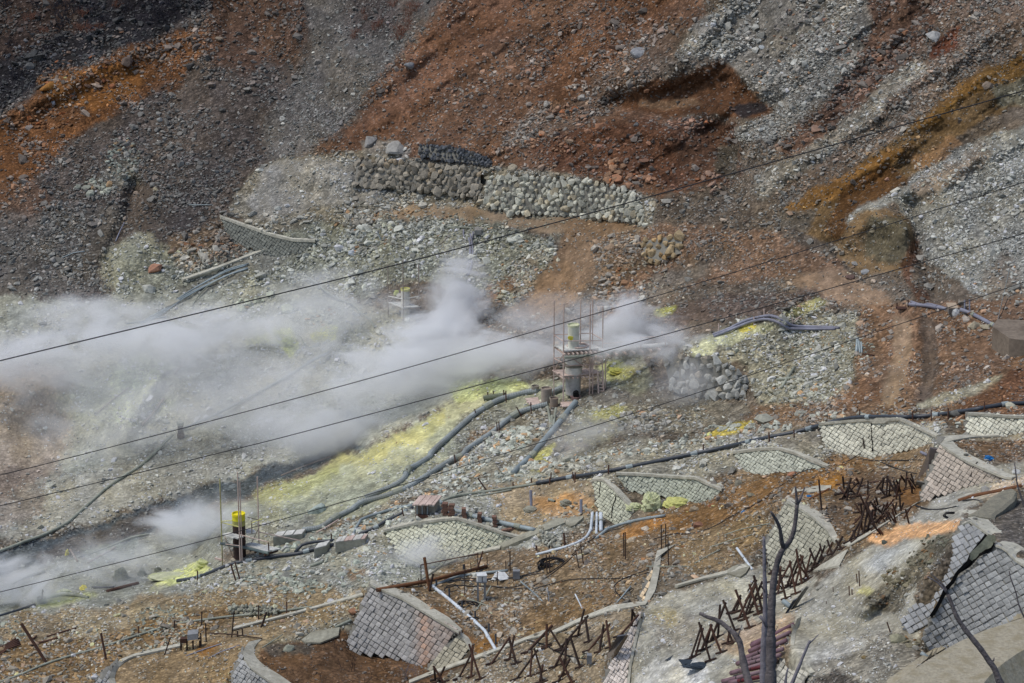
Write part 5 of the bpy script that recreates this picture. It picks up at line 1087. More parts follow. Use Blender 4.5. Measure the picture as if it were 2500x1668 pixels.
# --- the rest of the rubble: points instancing a few stone shapes
protos = bpy.data.collections.new('stone_shapes')
for i in range(8):
    me_ = hull_rock(400+i, 12+i % 4, .75, .0 if i < 6 else .6); me_.materials.append(MROCKI)
    protos.objects.link(bpy.data.objects.new('stone_shape', me_))
def scatter(name, label, u, v, r, col, pick=None):
    p = np.stack([gi(PX, u, v), gi(PY, u, v), gi(PZ, u, v)], -1); d = gi(DFF, u, v)
    s_ = r*d/F; n = len(u); g = np.random.default_rng(len(name))
    d2 = (p-np.array([0, 0, CAMZ])); d2 /= np.linalg.norm(d2, axis=1)[:, None]
    p = p-d2*(s_*.15)[:, None]+np.array([0, 0, 1])*(s_*.1)[:, None]
    m = bpy.data.meshes.new(name); m.vertices.add(n); m.vertices.foreach_set('co', p.astype(np.float32).ravel())
    def at_(nm, ty, key, data): a_ = m.attributes.new(nm, ty, 'POINT'); a_.data.foreach_set(key, data.ravel())
    at_('rcol', 'FLOAT_COLOR', 'color', np.concatenate([np.clip(col, 0, .85), np.ones((n, 1))], 1).astype(np.float32))
    sc3 = s_[:, None]*np.stack([g.uniform(.9, 1.4, n), g.uniform(.75, 1.1, n), g.uniform(.7, 1.05, n)], -1)
    at_('scl', 'FLOAT_VECTOR', 'vector', sc3.astype(np.float32))
    at_('rot', 'FLOAT_VECTOR', 'vector', np.stack([g.uniform(-.6, .6, n), g.uniform(-.6, .6, n), g.uniform(0, 6.28, n)], -1).astype(np.float32))
    at_('idx', 'INT', 'value', (g.integers(0, 8, n) if pick is None else pick).astype(np.int32))
    o = bpy.data.objects.new(name, m); COL.objects.link(o); o['kind'] = 'stuff'; o['label'] = label
    ng = bpy.data.node_groups.new(name, 'GeometryNodeTree')
    ng.interface.new_socket('Geometry', in_out='INPUT', socket_type='NodeSocketGeometry'); ng.interface.new_socket('Geometry', in_out='OUTPUT', socket_type='NodeSocketGeometry')
    gi_ = ng.nodes.new('NodeGroupInput'); go = ng.nodes.new('NodeGroupOutput')
    ip = ng.nodes.new('GeometryNodeInstanceOnPoints'); ci = ng.nodes.new('GeometryNodeCollectionInfo')
    ci.inputs['Collection'].default_value = protos; ci.inputs['Separate Children'].default_value = True; ci.inputs['Reset Children'].default_value = True
    def na(nm, ty):
        x_ = ng.nodes.new('GeometryNodeInputNamedAttribute'); x_.data_type = ty; x_.inputs['Name'].default_value = nm
        return [s for s in x_.outputs if s.enabled and s.name == 'Attribute'][0]
    ip.inputs['Pick Instance'].default_value = True
    L_ = ng.links.new
    L_(gi_.outputs[0], ip.inputs['Points']); L_(ci.outputs[0], ip.inputs['Instance'])
    L_(na('idx', 'INT'), ip.inputs['Instance Index']); L_(na('scl', 'FLOAT_VECTOR'), ip.inputs['Scale'])
    er = ng.nodes.new('FunctionNodeEulerToRotation'); L_(na('rot', 'FLOAT_VECTOR'), er.inputs[0]); L_(er.outputs[0], ip.inputs['Rotation'])
    L_(ip.outputs[0], go.inputs[0])
    md = o.modifiers.new('stones', 'NODES'); md.node_group = ng
    return o
rest = small[nbig:]
u = np.array([s_[0] for s_ in rest]); v = np.array([s_[1] for s_ in rest]); r = np.array([s_[2] for s_ in rest])
c = lin(np.array([s_[3] for s_ in rest]))*1.2
sq = np.array(['squared' in s_[4] for s_ in rest]); pk = np.where(sq, RNG.integers(6, 8, len(rest)), RNG.integers(0, 6, len(rest)))
keep = gi(wallmask, u, v) < .3
scatter('rubble_stones', 'smaller rubble stones heaped over the terraces and slopes', u[keep], v[keep], r[keep], c[keep], pk[keep])
# general talus
def talus(n, rmin, rmax, pw, seed, clump, name, label, dthr=0.0):
    g = np.random.default_rng(seed); u = g.uniform(-120, 2620, n); v = g.uniform(-100, 1760, n)
    wi = gi(dens, u, v); cl = fbm(u, v, clump, 3, seed+3); st = fbm((u*ca+v*sa)/3, -u*sa+v*ca, clump*.8, 2, seed+9)
    up_ = np.clip((650-v)/200, 0, 1)*(u > 950)
    wi = np.maximum(wi, .22)*(1+.35*(v < 620)); pr = wi*np.clip(.5+1.5*(cl*(1-.6*up_)+.7*st*up_)-dthr, .02, 1.3)
    k = (g.random(n) < pr) & (gi(wallmask, u, v) < .3); u, v = u[k], v[k]; m = len(u)
    r = rmin*(1-g.random(m)*(1-(rmin/rmax)**pw))**(-1/pw); r *= gi(siz, u, v)*np.interp(v, [0, 1200, 1668], [1, .95, 1.0])
    base = gi(colr, u, v); lum = base.mean(1, keepdims=True)
    t_ = g.random(m)[:, None]; grey = np.array([[1.0, 1.02, .92]])
    c = base*(.3)+lum*grey*.75
    c = np.where(t_ < .22, base*1.1, c)                      # same stuff as the soil
    orange = (t_ > .94) & (base[:, :1] > base[:, 2:]*1.6)
    c = np.where(orange, lum*np.array([[1.45, .98, .62]]), c)
    c *= np.exp(g.normal(.42, .36, (m, 1)))
    c += .03
    return scatter(name, label, u, v, r, np.clip(c, .02, .6))
talus(300000, 2.0, 9, 2.3, 77, 60, 'talus_gravel', 'fine gravel and small stones strewn over the whole hillside')
talus(120000, 3.0, 15, 2.5, 78, 45, 'talus_stones', 'fist to head sized stones scattered over talus and terraces', .15)
# ------------------------------------------------------------------ pipes and hoses lying on the ground
def pipe(name, label, pts, r, mat, group=None, cat='pipe', corr=0, lift=None, couple=0, cmat=None, sides=10, step=12, parent_root=None, open_end=False):
    if corr: step = 2.6
    m = [Dg(*pts[0]), Dg(*pts[-1])]; rm = r*np.mean([Dg(*p) for p in pts])/F
    P_ = ground_line(pts, step, (lift if lift is not None else rm*1.2+.05))
    rs = [r*(p-Vector((0, 0, CAMZ))).length/F for p in P_]
    org = P_[0]
    if not couple and not open_end:
        o = mk(name, tube(P_, rs if not corr else [a_*(1-corr*(i % 2)) for i, a_ in enumerate(rs)], sides), mat, smooth=not corr)
        return tagit(o, label, cat, group)
    root = empty(name, org, label, cat, group)
    mk('pipe_run', tube(P_, rs if not corr else [a_*(1-corr*(i % 2)) for i, a_ in enumerate(rs)], sides), mat, root, smooth=not corr)
    if couple:
        tot = polylen(pts); n = max(1, int(tot/couple))
        for k in range(n):
            i = int((k+.5)/n*(len(P_)-1)); j = min(i+1, len(P_)-1)
            if j == i: continue
            d = (P_[j]-P_[i]).normalized(); q_ = P_[i]
            mk('coupling', tube([q_-d*rs[i]*1.6, q_+d*rs[i]*1.6], rs[i]*1.22, sides), cmat or mat, root)
    if open_end:
        d = (P_[-1]-P_[-2]).normalized(); mk('pipe_mouth_shade', tube([P_[-1]-d*.02, P_[-1]+d*.01], rs[-1]*.72, 10), MDARK, root)  # solid dark disc on the end, painting the shade inside the pipe
    return root
pipe('drain_pipe', 'long black pipe descending from the right edge across the pale walls', M3([(2420,1200),(2350,1215),(2220,1222),(2060,1250),(1900,1275),(1750,1295),(1600,1308),(1400,1308),(1220,1312),(1100,1330),(950,1370),(780,1415),(600,1450),(400,1495),(150,1550)])+B3([(1790,132),(1600,160),(1370,202)]), 5.2, MBLACKP, couple=150, cmat=MBLUEP)
pipe('drain_pipe', 'thin pale pipe continuing the long black pipe down to the brick hut', B3([(1370,205),(1215,230),(1050,255),(900,275),(790,295),(715,330)]), 3.4, MPALEP)
pipe('drain_pipe', 'short pale pipe lying parallel under the thin pale one', B3([(1200,245),(1050,275),(940,290)]), 2.2, MPALEP)
pipe('corrugated_pipe', 'upper grey corrugated hose winding down from the tower over the sulphur ridge', M2([(1350,1130),(1270,1142),(1160,1170),(1080,1195),(1000,1240),(920,1290),(860,1340),(760,1430),(680,1500),(620,1560)])+B3([(640,22),(565,70),(495,110),(465,170),(400,215),(290,262),(200,300)]), 7.6, MGREYP, corr=.14, couple=190, cmat=MPALEP)
pipe('corrugated_pipe', 'lower grey corrugated hose beside the upper one, open at its bottom end', M2([(1420,1222),(1330,1245),(1220,1280),(1130,1340),(1060,1400),(960,1470),(870,1530)])+B3([(860,12),(760,60),(620,150),(480,235),(330,290),(180,330),(100,385),(0,432)])+B2([(960,500),(840,522)]), 7.2, MGREYP, corr=.14, couple=150, cmat=MPALEP, open_end=True)
pipe('corrugated_pipe', 'short mossy green hose piece lying on the sulphur ridge top', M2([(985,1182),(1060,1170),(1130,1160)]), 7, simple('mossy_hose', (104,110,92), .8, 4), corr=.12)
pipe('steel_pipe', 'straight blue grey pipe slanting down left from the tower foot', M2([(1612,1205),(1540,1295),(1455,1400),(1370,1500)])+B3([(1340,12),(1275,70),(1212,132)]), 7.4, MBLUEP, couple=90, cmat=MPALEP)
for k, (a_, b_, c_) in enumerate([((1418,1240),(1432,1310),(1440,1385)), ((1448,1300),(1450,1340),(1452,1372)), ((1476,1250),(1465,1310),(1460,1372))]):
    pipe('plastic_pipe', ['left', 'middle', 'right'][k]+' one of three thin pale pipes dropping beside the blue grey pipe top', M2([a_, b_, c_]), 3.4, MPALEP, 'pale pipes at the tower foot', open_end=True)
pipe('hose', 'upper of two grey hoses curving over the pale yellow crust at the right', M3([(225,748),(350,700),(430,658),(520,632),(620,618),(700,645),(765,685),(850,692),(980,695),(1085,702)]), 3.6, MLAVP, 'twin hoses on the yellow crust')
pipe('hose', 'lower of two grey hoses curving over the pale yellow crust at the right', M3([(230,760),(400,692),(500,655),(600,642),(680,668),(745,703),(850,708),(980,708),(1062,708)]), 3.6, MLAVP, 'twin hoses on the yellow crust')
pipe('steel_pipe', 'grey pipe bundle reaching left from the concrete box to the rusty trough', M3([(1565,540),(1700,552),(1820,572)]), 4.2, MLAVP, couple=40)
pipe('steel_pipe', 'thin grey pipe lying on the bundle beside the rusty trough', M3([(1575,520),(1660,545),(1690,535),(1800,560)]), 2.4, MLAVP)
pipe('steel_pipe', 'lavender grey pipe running from the concrete box to the right edge', M3([(1915,576),(2000,608),(2100,660),(2205,715),(2235,718),(2270,708),(2350,745),(2400,770)]), 4.8, MLAVP, couple=55, cmat=MPALEP)
pipe('drain_pipe', 'dark pipe sloping down left below the scaffold with the yellow stack', B2([(-20,870),(100,850),(200,815),(330,762),(430,737),(560,715),(700,694),(800,684),(900,655),(1050,622)]), 4.8, MBLACKP, couple=110, cmat=MBLUEP)
pipe('drain_pipe', 'dark branch pipe joining the sloping pipe beside the concrete block', B2([(785,672),(830,625),(920,603),(1050,592)]), 3.8, MBLACKP)
pipe('drain_pipe', 'upper dark pipe bending from the brick hut to the boarded trough', B2([(1590,352),(1480,372),(1360,405),(1235,450),(1205,500),(1185,545)]), 3.6, MBLUEP)
pipe('drain_pipe', 'lower dark pipe from the brick hut to the boarded trough', B2([(1602,362),(1500,415),(1400,462),(1340,500),(1220,552)]), 4.2, MBLACKP, couple=60, cmat=MBLUEP)
pipe('steel_pipe', 'grey pipe carried on brick piers between brick hut and diagonal beam', B3([(705,325),(770,365),(815,388),(1000,440),(1200,485),(1360,520)]), 5.2, MBLUEP, couple=60, cmat=MPALEP, lift=.35)
pipe('white_pipe', 'long white pipe running down to the lower corner of the cable yard', B3([(660,905),(780,1000),(920,1120),(1020,1212),(1040,1250),(1095,1342)]), 4, MWHITEP, couple=50)
pipe('white_pipe', 'white pipe leading right from the bend under the brown log', B3([(662,903),(760,865),(880,830),(1175,797)]), 3.4, MBLUEP, lift=.15)
pipe('white_pipe', 'white curved pipe swinging left from the three white uprights', B4([(578,402),(572,460),(566,520),(540,565),(480,605),(400,635),(300,662),(190,690)]), 3.4, MWHITEP, couple=50)
pipe('white_pipe', 'thin white upright pipe, middle of the three', B4([(608,402),(606,470),(605,545)]), 3, MWHITEP)
pipe('white_pipe', 'thick white upright pipe with grey collar, right of the three', B4([(635,405),(636,460),(637,525)]), 4.8, MWHITEP, couple=40, cmat=MGREYP)
pipe('steel_pipe', 'grey pipe rising right from the white uprights to the orange soil', B4([(602,578),(640,548),(680,515),(800,475),(900,450),(1075,422)]), 3.8, MBLUEP, couple=50)
pipe('hose', 'long pale greenish hose running across the bottom left', B1([(-20,1566),(150,1505),(300,1440),(500,1375),(700,1320),(940,1240),(1200,1165),(1500,1120),(1690,1100)])+B2([(600,1085),(760,1065),(900,1045)]), 2.8, MPALEP)
pipe('drain_pipe', 'dark pipe at the left edge below the steam', B1([(-20,1115),(120,1072),(240,1030)]), 3.8, MBLACKP)
pipe('drain_pipe', 'pale green pipe bending over the yellow lumps at the left', B1([(310,990),(370,968),(440,958),(520,968),(600,985)]), 4.6, MPALEP)
pipe('drain_pipe', 'short dark pipe lying beside the rusty bent sheet pipe', B1([(628,915),(700,916),(780,912)]), 3, MBLACKP)
pipe('rusty_pipe', 'rusty open pipe lying beside the short dark one', B1([(730,942),(830,915),(950,885)]), 4.6, MRUST, open_end=True)
pipe('hose', 'curved pale pipe half buried at the left beside the dark stream band', B1([(80,890),(150,850),(230,820),(310,805)]), 3.8, MPALEP)
pipe('hose', 'thin pale hose curving below the dark stream band', B1([(630,680),(760,630),(900,572),(1020,550)]), 2.6, MPALEP)
pipe('hose', 'long grey pipe sweeping down the valley side at the left', B1([(-20,670),(80,635),(180,595),(280,560),(380,515),(460,470),(520,420),(620,330),(720,240),(850,150),(940,95),(1000,50)])+M1([(1080,1530),(1180,1430)]), 3.9, MPALEP)
pipe('hose', 'grey pipe going up right from the brown well head into the steam', M1([(1240,1395),(1320,1360),(1500,1280),(1750,1150),(2000,1010),(2150,915),(2260,865)]), 3.6, MGREYP)
for k, off in enumerate([(0,0),(6,8),(-4,-9),(10,-16)]):
    pipe('hose', ['lowest', 'second', 'third', 'topmost'][k]+' of the grey hoses bundled down the upper left slope', [(a_+off[0]*.36, b_+off[1]*.36) for a_, b_ in M1([(860+90*k,672-10*k),(1000,650),(1100,598),(1250,490),(1400,412-5*k),(1550,342-8*k),(1690,290-4*k)])], 1.7, MBLUEP, 'bundled hoses on the upper left slope')
pipe('hose', 'pale hose curling down beside the bundled hoses', M1([(1310,555),(1350,490),(1420,415),(1500,370)]), 1.3, MPALEP)
pipe('hose', 'thin grey hose running over the ground behind the faint scaffold', M1([(2080,345),(2150,385),(2200,430),(2260,475),(2350,520)])+M2([(100,545),(130,590),(200,640),(235,700)]), 2.2, MPALEP)
pipe('hose', 'curling pale hose near the yellow patch in the steam', M1([(2020,745),(2060,770),(2080,820),(2120,835),(2190,815)]), 1.4, MPALEP)
pipe('rod', 'thin grey rod on the lower left talus', M1([(410,230),(500,190),(580,178)]), 1.2, MBLUEP)
pipe('rod', 'thin pale rod on the left slope', T1([(1290,1400),(1450,1400)]), 1.0, MBLUEP)
pipe('hose', 'dark hose in the gully of the left slope', M1([(790,110),(820,40),(850,-20)]), 1.5, MLAVP)
for k, q_ in enumerate([[(912,45),(895,120),(885,200),(900,270),(870,345)], [(880,85),(893,180),(880,260),(856,330)], [(890,60),(905,150),(905,230),(880,340)], [(845,30),(843,60),(850,90)]]):
    pipe('hose', ['rightmost', 'left hand', 'middle', 'short upper'][k]+' of the grey hoses hanging from the small block on the bank', M2(q_), 1.9, MLAVP, 'hoses on the bank above the steam')
pipe('rod', 'horizontal thin pipe leading to the small block on the bank', M2([(735,15),(820,14),(925,18)]), 1.6, MPALEP)
pipe('rod', 'thin stick leaning in the rubble left of the bank hoses', M2([(680,135),(755,60)]), 1.0, MWOOD)
pipe('plastic_pipe', 'pale pipe slanting in the rubble, part of a crossed pair', M3([(692,1112),(740,1035),(782,968)]), 3.6, MPALEP)
pipe('plastic_pipe', 'pale pipe lying level across the slanting one', M3([(660,1055),(720,1048),(786,1040)]), 3.4, MPALEP)
for k, q_ in enumerate([((1205,872),(1213,772)), ((1228,872),(1222,790)), ((1242,872),(1238,800))]):
    pipe('plastic_pipe', ['left and thickest', 'middle', 'right'][k]+' of three short pale pipes lying side by side on rubble', M3([q_[0], ((q_[0][0]+q_[1][0])/2, (q_[0][1]+q_[1][1])/2), q_[1]]), [3.6, 2.4, 2.4][k], MBLUEP, open_end=True)
pipe('plank', 'rusty plank under the three short pipes', M3([(1245,880),(1290,882),(1328,890)]), 1.8, MRUST, cat='plank')
pipe('plastic_pipe', 'short pale pipe end lying below the boarded trough', B2([(890,768),(930,752),(975,738)]), 3.6, MPALEP, open_end=True)
pipe('plastic_pipe', 'tiny white pipe end on the pinkish soil', C10([(655,1040),(690,1025),(730,1010)]), 2.4, MWHITEP, open_end=True)
pipe('plastic_pipe', 'small tan pipe end by the orange stain', C10([(1395,930),(1440,945),(1490,960)]), 3.2, MPALEP, open_end=True)
pipe('white_pipe', 'white pipe leaning against the tilted slab by the crossed stakes', B4([(1565,645),(1615,715),(1670,790)]), 3.2, MWHITEP)
pipe('rod', 'long grey rod lying level before the sand coloured wall', B4([(945,770),(1100,770),(1250,770)]), 1.5, MPALEP)
pipe('rod', 'thin rod lying aslant on brown soil above the pale terrace', B4([(1275,750),(1350,705),(1450,655)]), 1.6, MPALEP)
pipe('rod', 'upper thin rod at the right of the brown soil', B4([(1480,555),(1600,515),(1792,475)]), 1.4, MPALEP)
pipe('rod', 'thin rod near the brown soil middle', B4([(1390,635),(1530,590),(1680,550)]), 1.3, MPALEP)
pipe('rod', 'short white rod left in the cable yard', B4([(270,915),(276,970),(278,1020)]), 1.8, MWHITEP)
pipe('rod', 'short white rod right in the cable yard', B4([(460,960),(485,1010),(508,1058)]), 1.8, MWHITEP)
pipe('rod', 'grey rod aslant right of the short white rods', B4([(745,1018),(790,965),(840,905)]), 1.8, MBLUEP)
pipe('rod', 'thin white rod crossing the small coil in the cable yard', B3([(958,1070),(1000,1010),(1060,905)]), 1.8, MPALEP)
pipe('rod', 'thin grey rod lying right of the small coil', B3([(895,990),(970,1015),(1060,1048)]), 1.6, MPALEP)
pipe('rod', 'grey strut leading down from the grey control box', B4([(88,875),(160,935),(236,1008)]), 1.7, MBLUEP)
pipe('rod', 'upper thin rod on the ochre soil at the bottom left', B1([(1270,1383),(1400,1335),(1515,1298)]), 1.4, MLAVP)
pipe('rod', 'lower thin rod on the ochre soil at the bottom left', B1([(1425,1398),(1520,1350),(1640,1308)]), 1.4, MLAVP)
pipe('rod', 'thin pipe on the ground behind the curved rim bottom left', B2([(560,1325),(640,1275),(700,1235)]), 1.3, MPALEP)
pipe('plastic_pipe', 'pale pipe poking out left of the log topped wall', B2([(1060,1185),(1110,1162),(1170,1135)]), 3, MPALEP)
pipe('plastic_pipe', 'stubby blue grey pipe poking out beside the steel plate', C6([(1425,565),(1450,578),(1480,592)]), 3.6, MLAVP)
pipe('plastic_pipe', 'fat grey pipe poking out above the pink pipes', C9([(1245,400),(1300,440),(1370,490)]), 6.5, MBLUEP)
pipe('plastic_pipe', 'small grey pipe end beside the foreground rim', C11([(555,1290),(585,1310),(620,1335)]), 5, MBLUEP)
pipe('rod', 'upper rusty rod among fallen pipes at the bottom left', B1([(320,1250),(420,1220),(520,1192)]), 2.2, MRUST)
pipe('rod', 'rusty rod left of the big leaning post', B1([(220,1270),(250,1245)]), 2.4, MRUST)
pipe('rod', 'lower rusty pipe among fallen pipes at the bottom left', B1([(250,1295),(320,1280),(395,1258)]), 3, MRUST)
for k in range(5):
    pipe('rusty_pipe', 'one of several long rusty pipes heaped at the left edge', B1([(-30,1340+14*k),(60,1295+9*k),(120+6*k,1255+12*k)]), 2.4, MRUST, 'rusty pipes heaped at the left edge')
pipe('log', 'brown timber beam lying above the concrete arm at the right', C6([(1760,1005),(1900,960),(2100,920),(2330,870)]), 5.5, MLOG, cat='log', sides=6)
pipe('log', 'old pale timber sticks beneath the sulphur ridge edge', B2([(690,150),(850,85),(1030,20)]), 2.2, MWOOD, cat='stick')
pipe('log', 'driftwood pole left of the steam pool', B1([(600,745),(700,690),(790,640)]), 2.6, MWOOD, cat='stick')
pipe('log', 'short driftwood pole leaning above the steam pool', B1([(480,655),(505,695),(530,735)]), 2.2, MWOOD, cat='stick')
pipe('log', 'pale pole on the dark seep, upper one', M1([(1190,1015),(1230,970),(1275,905)]), 2.0, MWOOD, cat='stick')
pipe('log', 'pale pole by the dark seep, lower one', M1([(970,1365),(1040,1290),(1120,1180)]), 2.8, MWOOD, cat='stick')
pipe('log', 'thin pale pole on the valley side', M1([(660,1285),(760,1200),(880,1110)]), 1.5, MWOOD, cat='stick')
pipe('log', 'plank leaning along the corrugated pipe end', B2([(930,540),(1010,495),(1085,448)]), 1.8, MPINKW, cat='plank')
# pink pipe stack
PK = [((780,1040),(1400,725)), ((800,1010),(1000,925)), ((760,1115),(1340,840)), ((690,1215),(1285,955)), ((590,1290),(1235,1080)), ((690,1300),(1200,1165)), ((500,1425),(1140,1235)), ((620,1400),(1110,1300)), ((380,1545),(940,1400)), ((480,1560),(960,1470))]
for k, (a_, b_) in enumerate(PK):
    pa_, pb_ = C9([a_, b_]); d0 = min(Dg(*pa_), Dg(*pb_))
    P_ = [PD(pa_[0], pa_[1], Ds(*pa_)-.5), PD(pb_[0], pb_[1], min(Ds(*pb_), Ds(*pa_)+1.5)-.5)]
    r_ = 5.3*d0/F
    root = empty('pink_pipe', P_[0], ['one of the faded pink pipes stacked behind the bare tree', 'dark red pipe near the bottom of the pink stack'][k in (7, 9)], 'pipe', 'stacked pink pipes')
    if k in (7, 9): root['group'] = 'dark red pipes in the stack'
    mk('pipe_run', tube(P_, r_, 12), MREDP if k in (7, 9) else MPINKP, root, smooth=True)
    d = (P_[1]-P_[0]).normalized(); mk('socket', tube([P_[0]-d*.02, P_[0]+d*.5], r_*1.14, 12), MPINKP, root, smooth=True)
    q_ = P_[0]+(P_[1]-P_[0])*.35; mk('strap', tube([q_, q_+d*.05], r_*1.08, 10), MCABLE, root)

# ------------------------------------------------------------------ cables
def cable(pts, r, label, name='cable'):
    P_ = ground_line(pts, 8, .06); rs = [r*p.y/F for p in P_]
    return tagit(mk(name, tube(P_, rs, 5), MCABLE), label, 'cable', 'black cables on the ground')
cable(B4([(-30,925),(200,912),(330,880),(450,857),(640,852),(800,850),(880,835),(960,810)]), 1.3, 'black cable running level across the cable yard')
cable(B4([(150,920),(260,850),(400,740),(500,650),(600,565)]), 1.3, 'black cable slanting up right past the coil')
cable(B4([(120,905),(250,835),(360,760),(480,655),(560,590)]), 1.1, 'second black cable slanting up beside the first')
cable(B4([(1000,582),(1130,548),(1250,545),(1400,500),(1520,430),(1650,365),(1792,285)]), 1.5, 'black cable climbing along the orange soil')
cable(C6([(0,1000),(120,900),(230,830),(330,755),(450,715),(590,695),(760,650),(900,565)]), 1.2, 'black cable along the top of the orange ridge')
cable(C6([(880,625),(1000,640),(1200,640),(1430,635)]), 1.3, 'black cable lying level below the pale cracked wall')
cable(C6([(1070,655),(1180,700),(1280,735),(1390,760)]), 1.5, 'black cable ending at the steel plate')
cable(C6([(1380,1045),(1500,1080),(1640,1075),(1760,1050)]), 2.6, 'thick black cable sagging at the upper end of the pale terrace')
cable(C6([(1800,1000),(1900,990),(1960,1005)]), 2.0, 'black cable end beside the brown timber')
cable(B4([(130,1272),(250,1305),(330,1350),(450,1390),(560,1405)]), 1.8, 'black cable between the crossed stakes')
cable(B4([(960,790),(880,820),(780,860),(730,900),(735,940),(780,985),(820,1020)]), 1.5, 'black cable hooking down at the right of the yard')
cable(B3([(740,920),(830,900),(920,905),(1050,905),(1180,915),(1300,890)]), 1.6, 'black cable tangle below the white control box')
cable(B3([(760,880),(860,865),(960,870),(1080,850),(1220,845),(1400,800)]), 2.2, 'thick black cable leading to the big coil')
cable(B3([(770,870),(900,850),(1060,862),(1250,842),(1420,812)]), 1.6, 'second cable leading to the big coil')
cable(B3([(740,935),(760,905),(820,895),(850,925),(780,945)]), 1.6, 'loose cable loop left of the control box')
cable(M3([(2240,500),(2215,560),(2180,640)])+[], 1.0, 'thin dark cable at the far right slope')
def coil(c, rx, ry, n, rc, label):
    root = empty('cable_coil', at(*c), label, 'cable coil', 'coils of black cable')
    for k in range(n):
        a0 = random.uniform(0, 6.28); cx, cy = c[0]+random.uniform(-.16, .16)*rx, c[1]+random.uniform(-.16, .16)*ry
        kx, ky = rx*random.uniform(.72, 1.05), ry*random.uniform(.7, 1.05); tl = random.uniform(-.25, .25)
        D_ = Dg(*c)-.12-.03*k; z_ = PD(c[0], c[1], D_).z; P_ = []
        for i in range(25):
            t_ = a0+i/24*6.283; px_, py_ = cx+math.cos(t_)*kx, cy+math.sin(t_)*ky+math.cos(t_)*kx*tl
            P_.append(PD(px_, py_, D_-(py_-cy)*.006))
        mk('cable_loop', tube(P_, rc*D_/F, 5), MCABLE, root)
coil(B3([(1480,750)])[0], 34, 15, 11, 1.5, 'big coil of black cable at the top of the cable yard')
coil(B3([(1430,775)])[0], 18, 11, 4, 1.4, 'smaller cable coil lying against the big coil')
coil(B3([(905,1040)])[0], 26, 11, 6, 1.4, 'flat cable coil beside the long white pipe')
coil(B3([(930,1130)])[0], 15, 5, 2, 1.1, 'thin cable loop under the long white pipe')
coil(C6([(1690,1135)])[0], 18, 8, 3, 1.8, 'grey blue cable loop on the peach coloured terrace')

# overhead cables
OH = [([(-300,958),(0,881),(840,678.7),(1294.6,560),(1670,457),(2500,221.6),(2900,105)], 1.5, 118, 'thick overhead cable crossing the whole view, uppermost'),
 ([(-300,1232),(0,1160),(200,1110),(840,941),(1416,777),(1670,702.5),(2164,550),(2500,445),(2900,318)], 1.05, 115, 'second overhead cable from the top'),
 ([(-300,1300),(0,1235),(528,1108),(830,1031),(1670,804),(2500,570),(2900,452)], 1.05, 112, 'third overhead cable from the top'),
 ([(-300,1512),(0,1445.5),(536,1310),(922,1201),(1223,1110),(1670,970),(2085,829),(2500,689),(2900,550)], 0.9, 92, 'fourth overhead cable, lowest in the view')]
for pts, r, d, l in OH:
    P_ = [PD(p[0], p[1], d) for p in spline(pts, 60)]
    tagit(mk('overhead_cable', tube(P_, r*d/F, 6), MCABLE), l, 'cable', 'overhead cables')

# ------------------------------------------------------------------ posts, stakes, rods
def post(a_, b_, r, mat, label, group=None, name='stake', cat='stake', sides=6, r2=None):
    A_, B_ = stick_ends(a_, b_); rm = r*A_.y/F; d = (B_-A_).normalized()
    o = mk(name, tube([A_-d*.15, B_], rm, sides, r2=None if r2 is None else r2*A_.y/F), mat)
    return tagit(o, label, cat, group)
PS = [(M3([(1228,1325),(1228,1258)]), 2.2), (M3([(1590,1330),(1588,1270)]), 2.4), (M3([(1717,1335),(1717,1262)]), 2), (M3([(1832,1325),(1832,1250)]), 2.6), (M3([(2080,1270),(2080,1205)]), 2.2), (M3([(780,1450),(778,1395)]), 2.2), (M3([(610,1480),(608,1415)]), 2.6), (M3([(392,1510),(390,1460)]), 2), (M3([(160,1560),(160,1495)]), 2.2), (M3([(2200,1210),(2200,1165)]), 1.6),
      (C10([(2255,570),(2258,440)]), 2.4), (C10([(1775,690),(1780,545)]), 2.4), (C10([(1755,650),(1745,540)]), 2.2), (C10([(1415,720),(1420,620)]), 2.4), (C10([(1432,690),(1436,545)]), 2.2), (C10([(1155,690),(1155,630)]), 2.2), (C10([(893,740),(893,685)]), 2.2)]
for (a_, b_), r in PS: post(a_, b_, r*.8, MRUST, 'rusty stake beside the long black pipe', 'stakes along the long black pipe')
for (a_, b_) in [C10([(70,440),(55,300)]), M2([(930,1310),(920,1255)]), M2([(1010,1190),(1008,1140)]), M2([(1048,1165),(1046,1130)]), M2([(1120,1200),(1118,1125)]), M2([(1135,1210),(1133,1130)]), M2([(1240,1305),(1205,1240)]), M2([(1308,1300),(1303,1210)]), M2([(1075,1420),(1070,1345)]), M2([(1088,1430),(1085,1340)]), B3([(490,150),(485,100)]), B3([(362,235),(360,205)]), B3([(818,70),(812,10)])]:
    post(a_, b_, 1.5, MRUST, 'thin rusty stake beside the corrugated hoses', 'stakes along the corrugated hoses')
post(*C10([(512,805),(392,630)]), 2.0, MRUST, 'rusty stake leaning left above the thin pale pipe')
for (a_, b_) in [M3([(575,640),(575,570)]), M3([(506,680),(506,625)]), M3([(728,700),(728,650)]), M3([(266,730),(265,670)]), M3([(768,665),(767,630)])]:
    post(a_, b_, 1.5, MPINKW, 'small stake holding the twin hoses on the yellow crust', 'stakes along the twin hoses')
post(*M3([(770,662),(815,628)]), 1.5, MPINKW, 'small board propped beside the twin hoses')
for (a_, b_) in [M3([(1483,570),(1482,530)]), M3([(1560,560),(1558,510)]), M3([(1672,545),(1670,512)])]:
    post(a_, b_, 1.8, MRUST, 'short stake at the rusty trough', 'stakes at the rusty trough')
post(*C10([(1153,1050),(1145,800)]), 3.9, MLAVP, 'upright grey steel column standing in a concrete lump', name='steel_column', cat='column')
post(*C10([(1863,1140),(1865,930)]), 3.9, MLAVP, 'upright grey steel column beside the broken concrete lump', name='steel_column', cat='column')
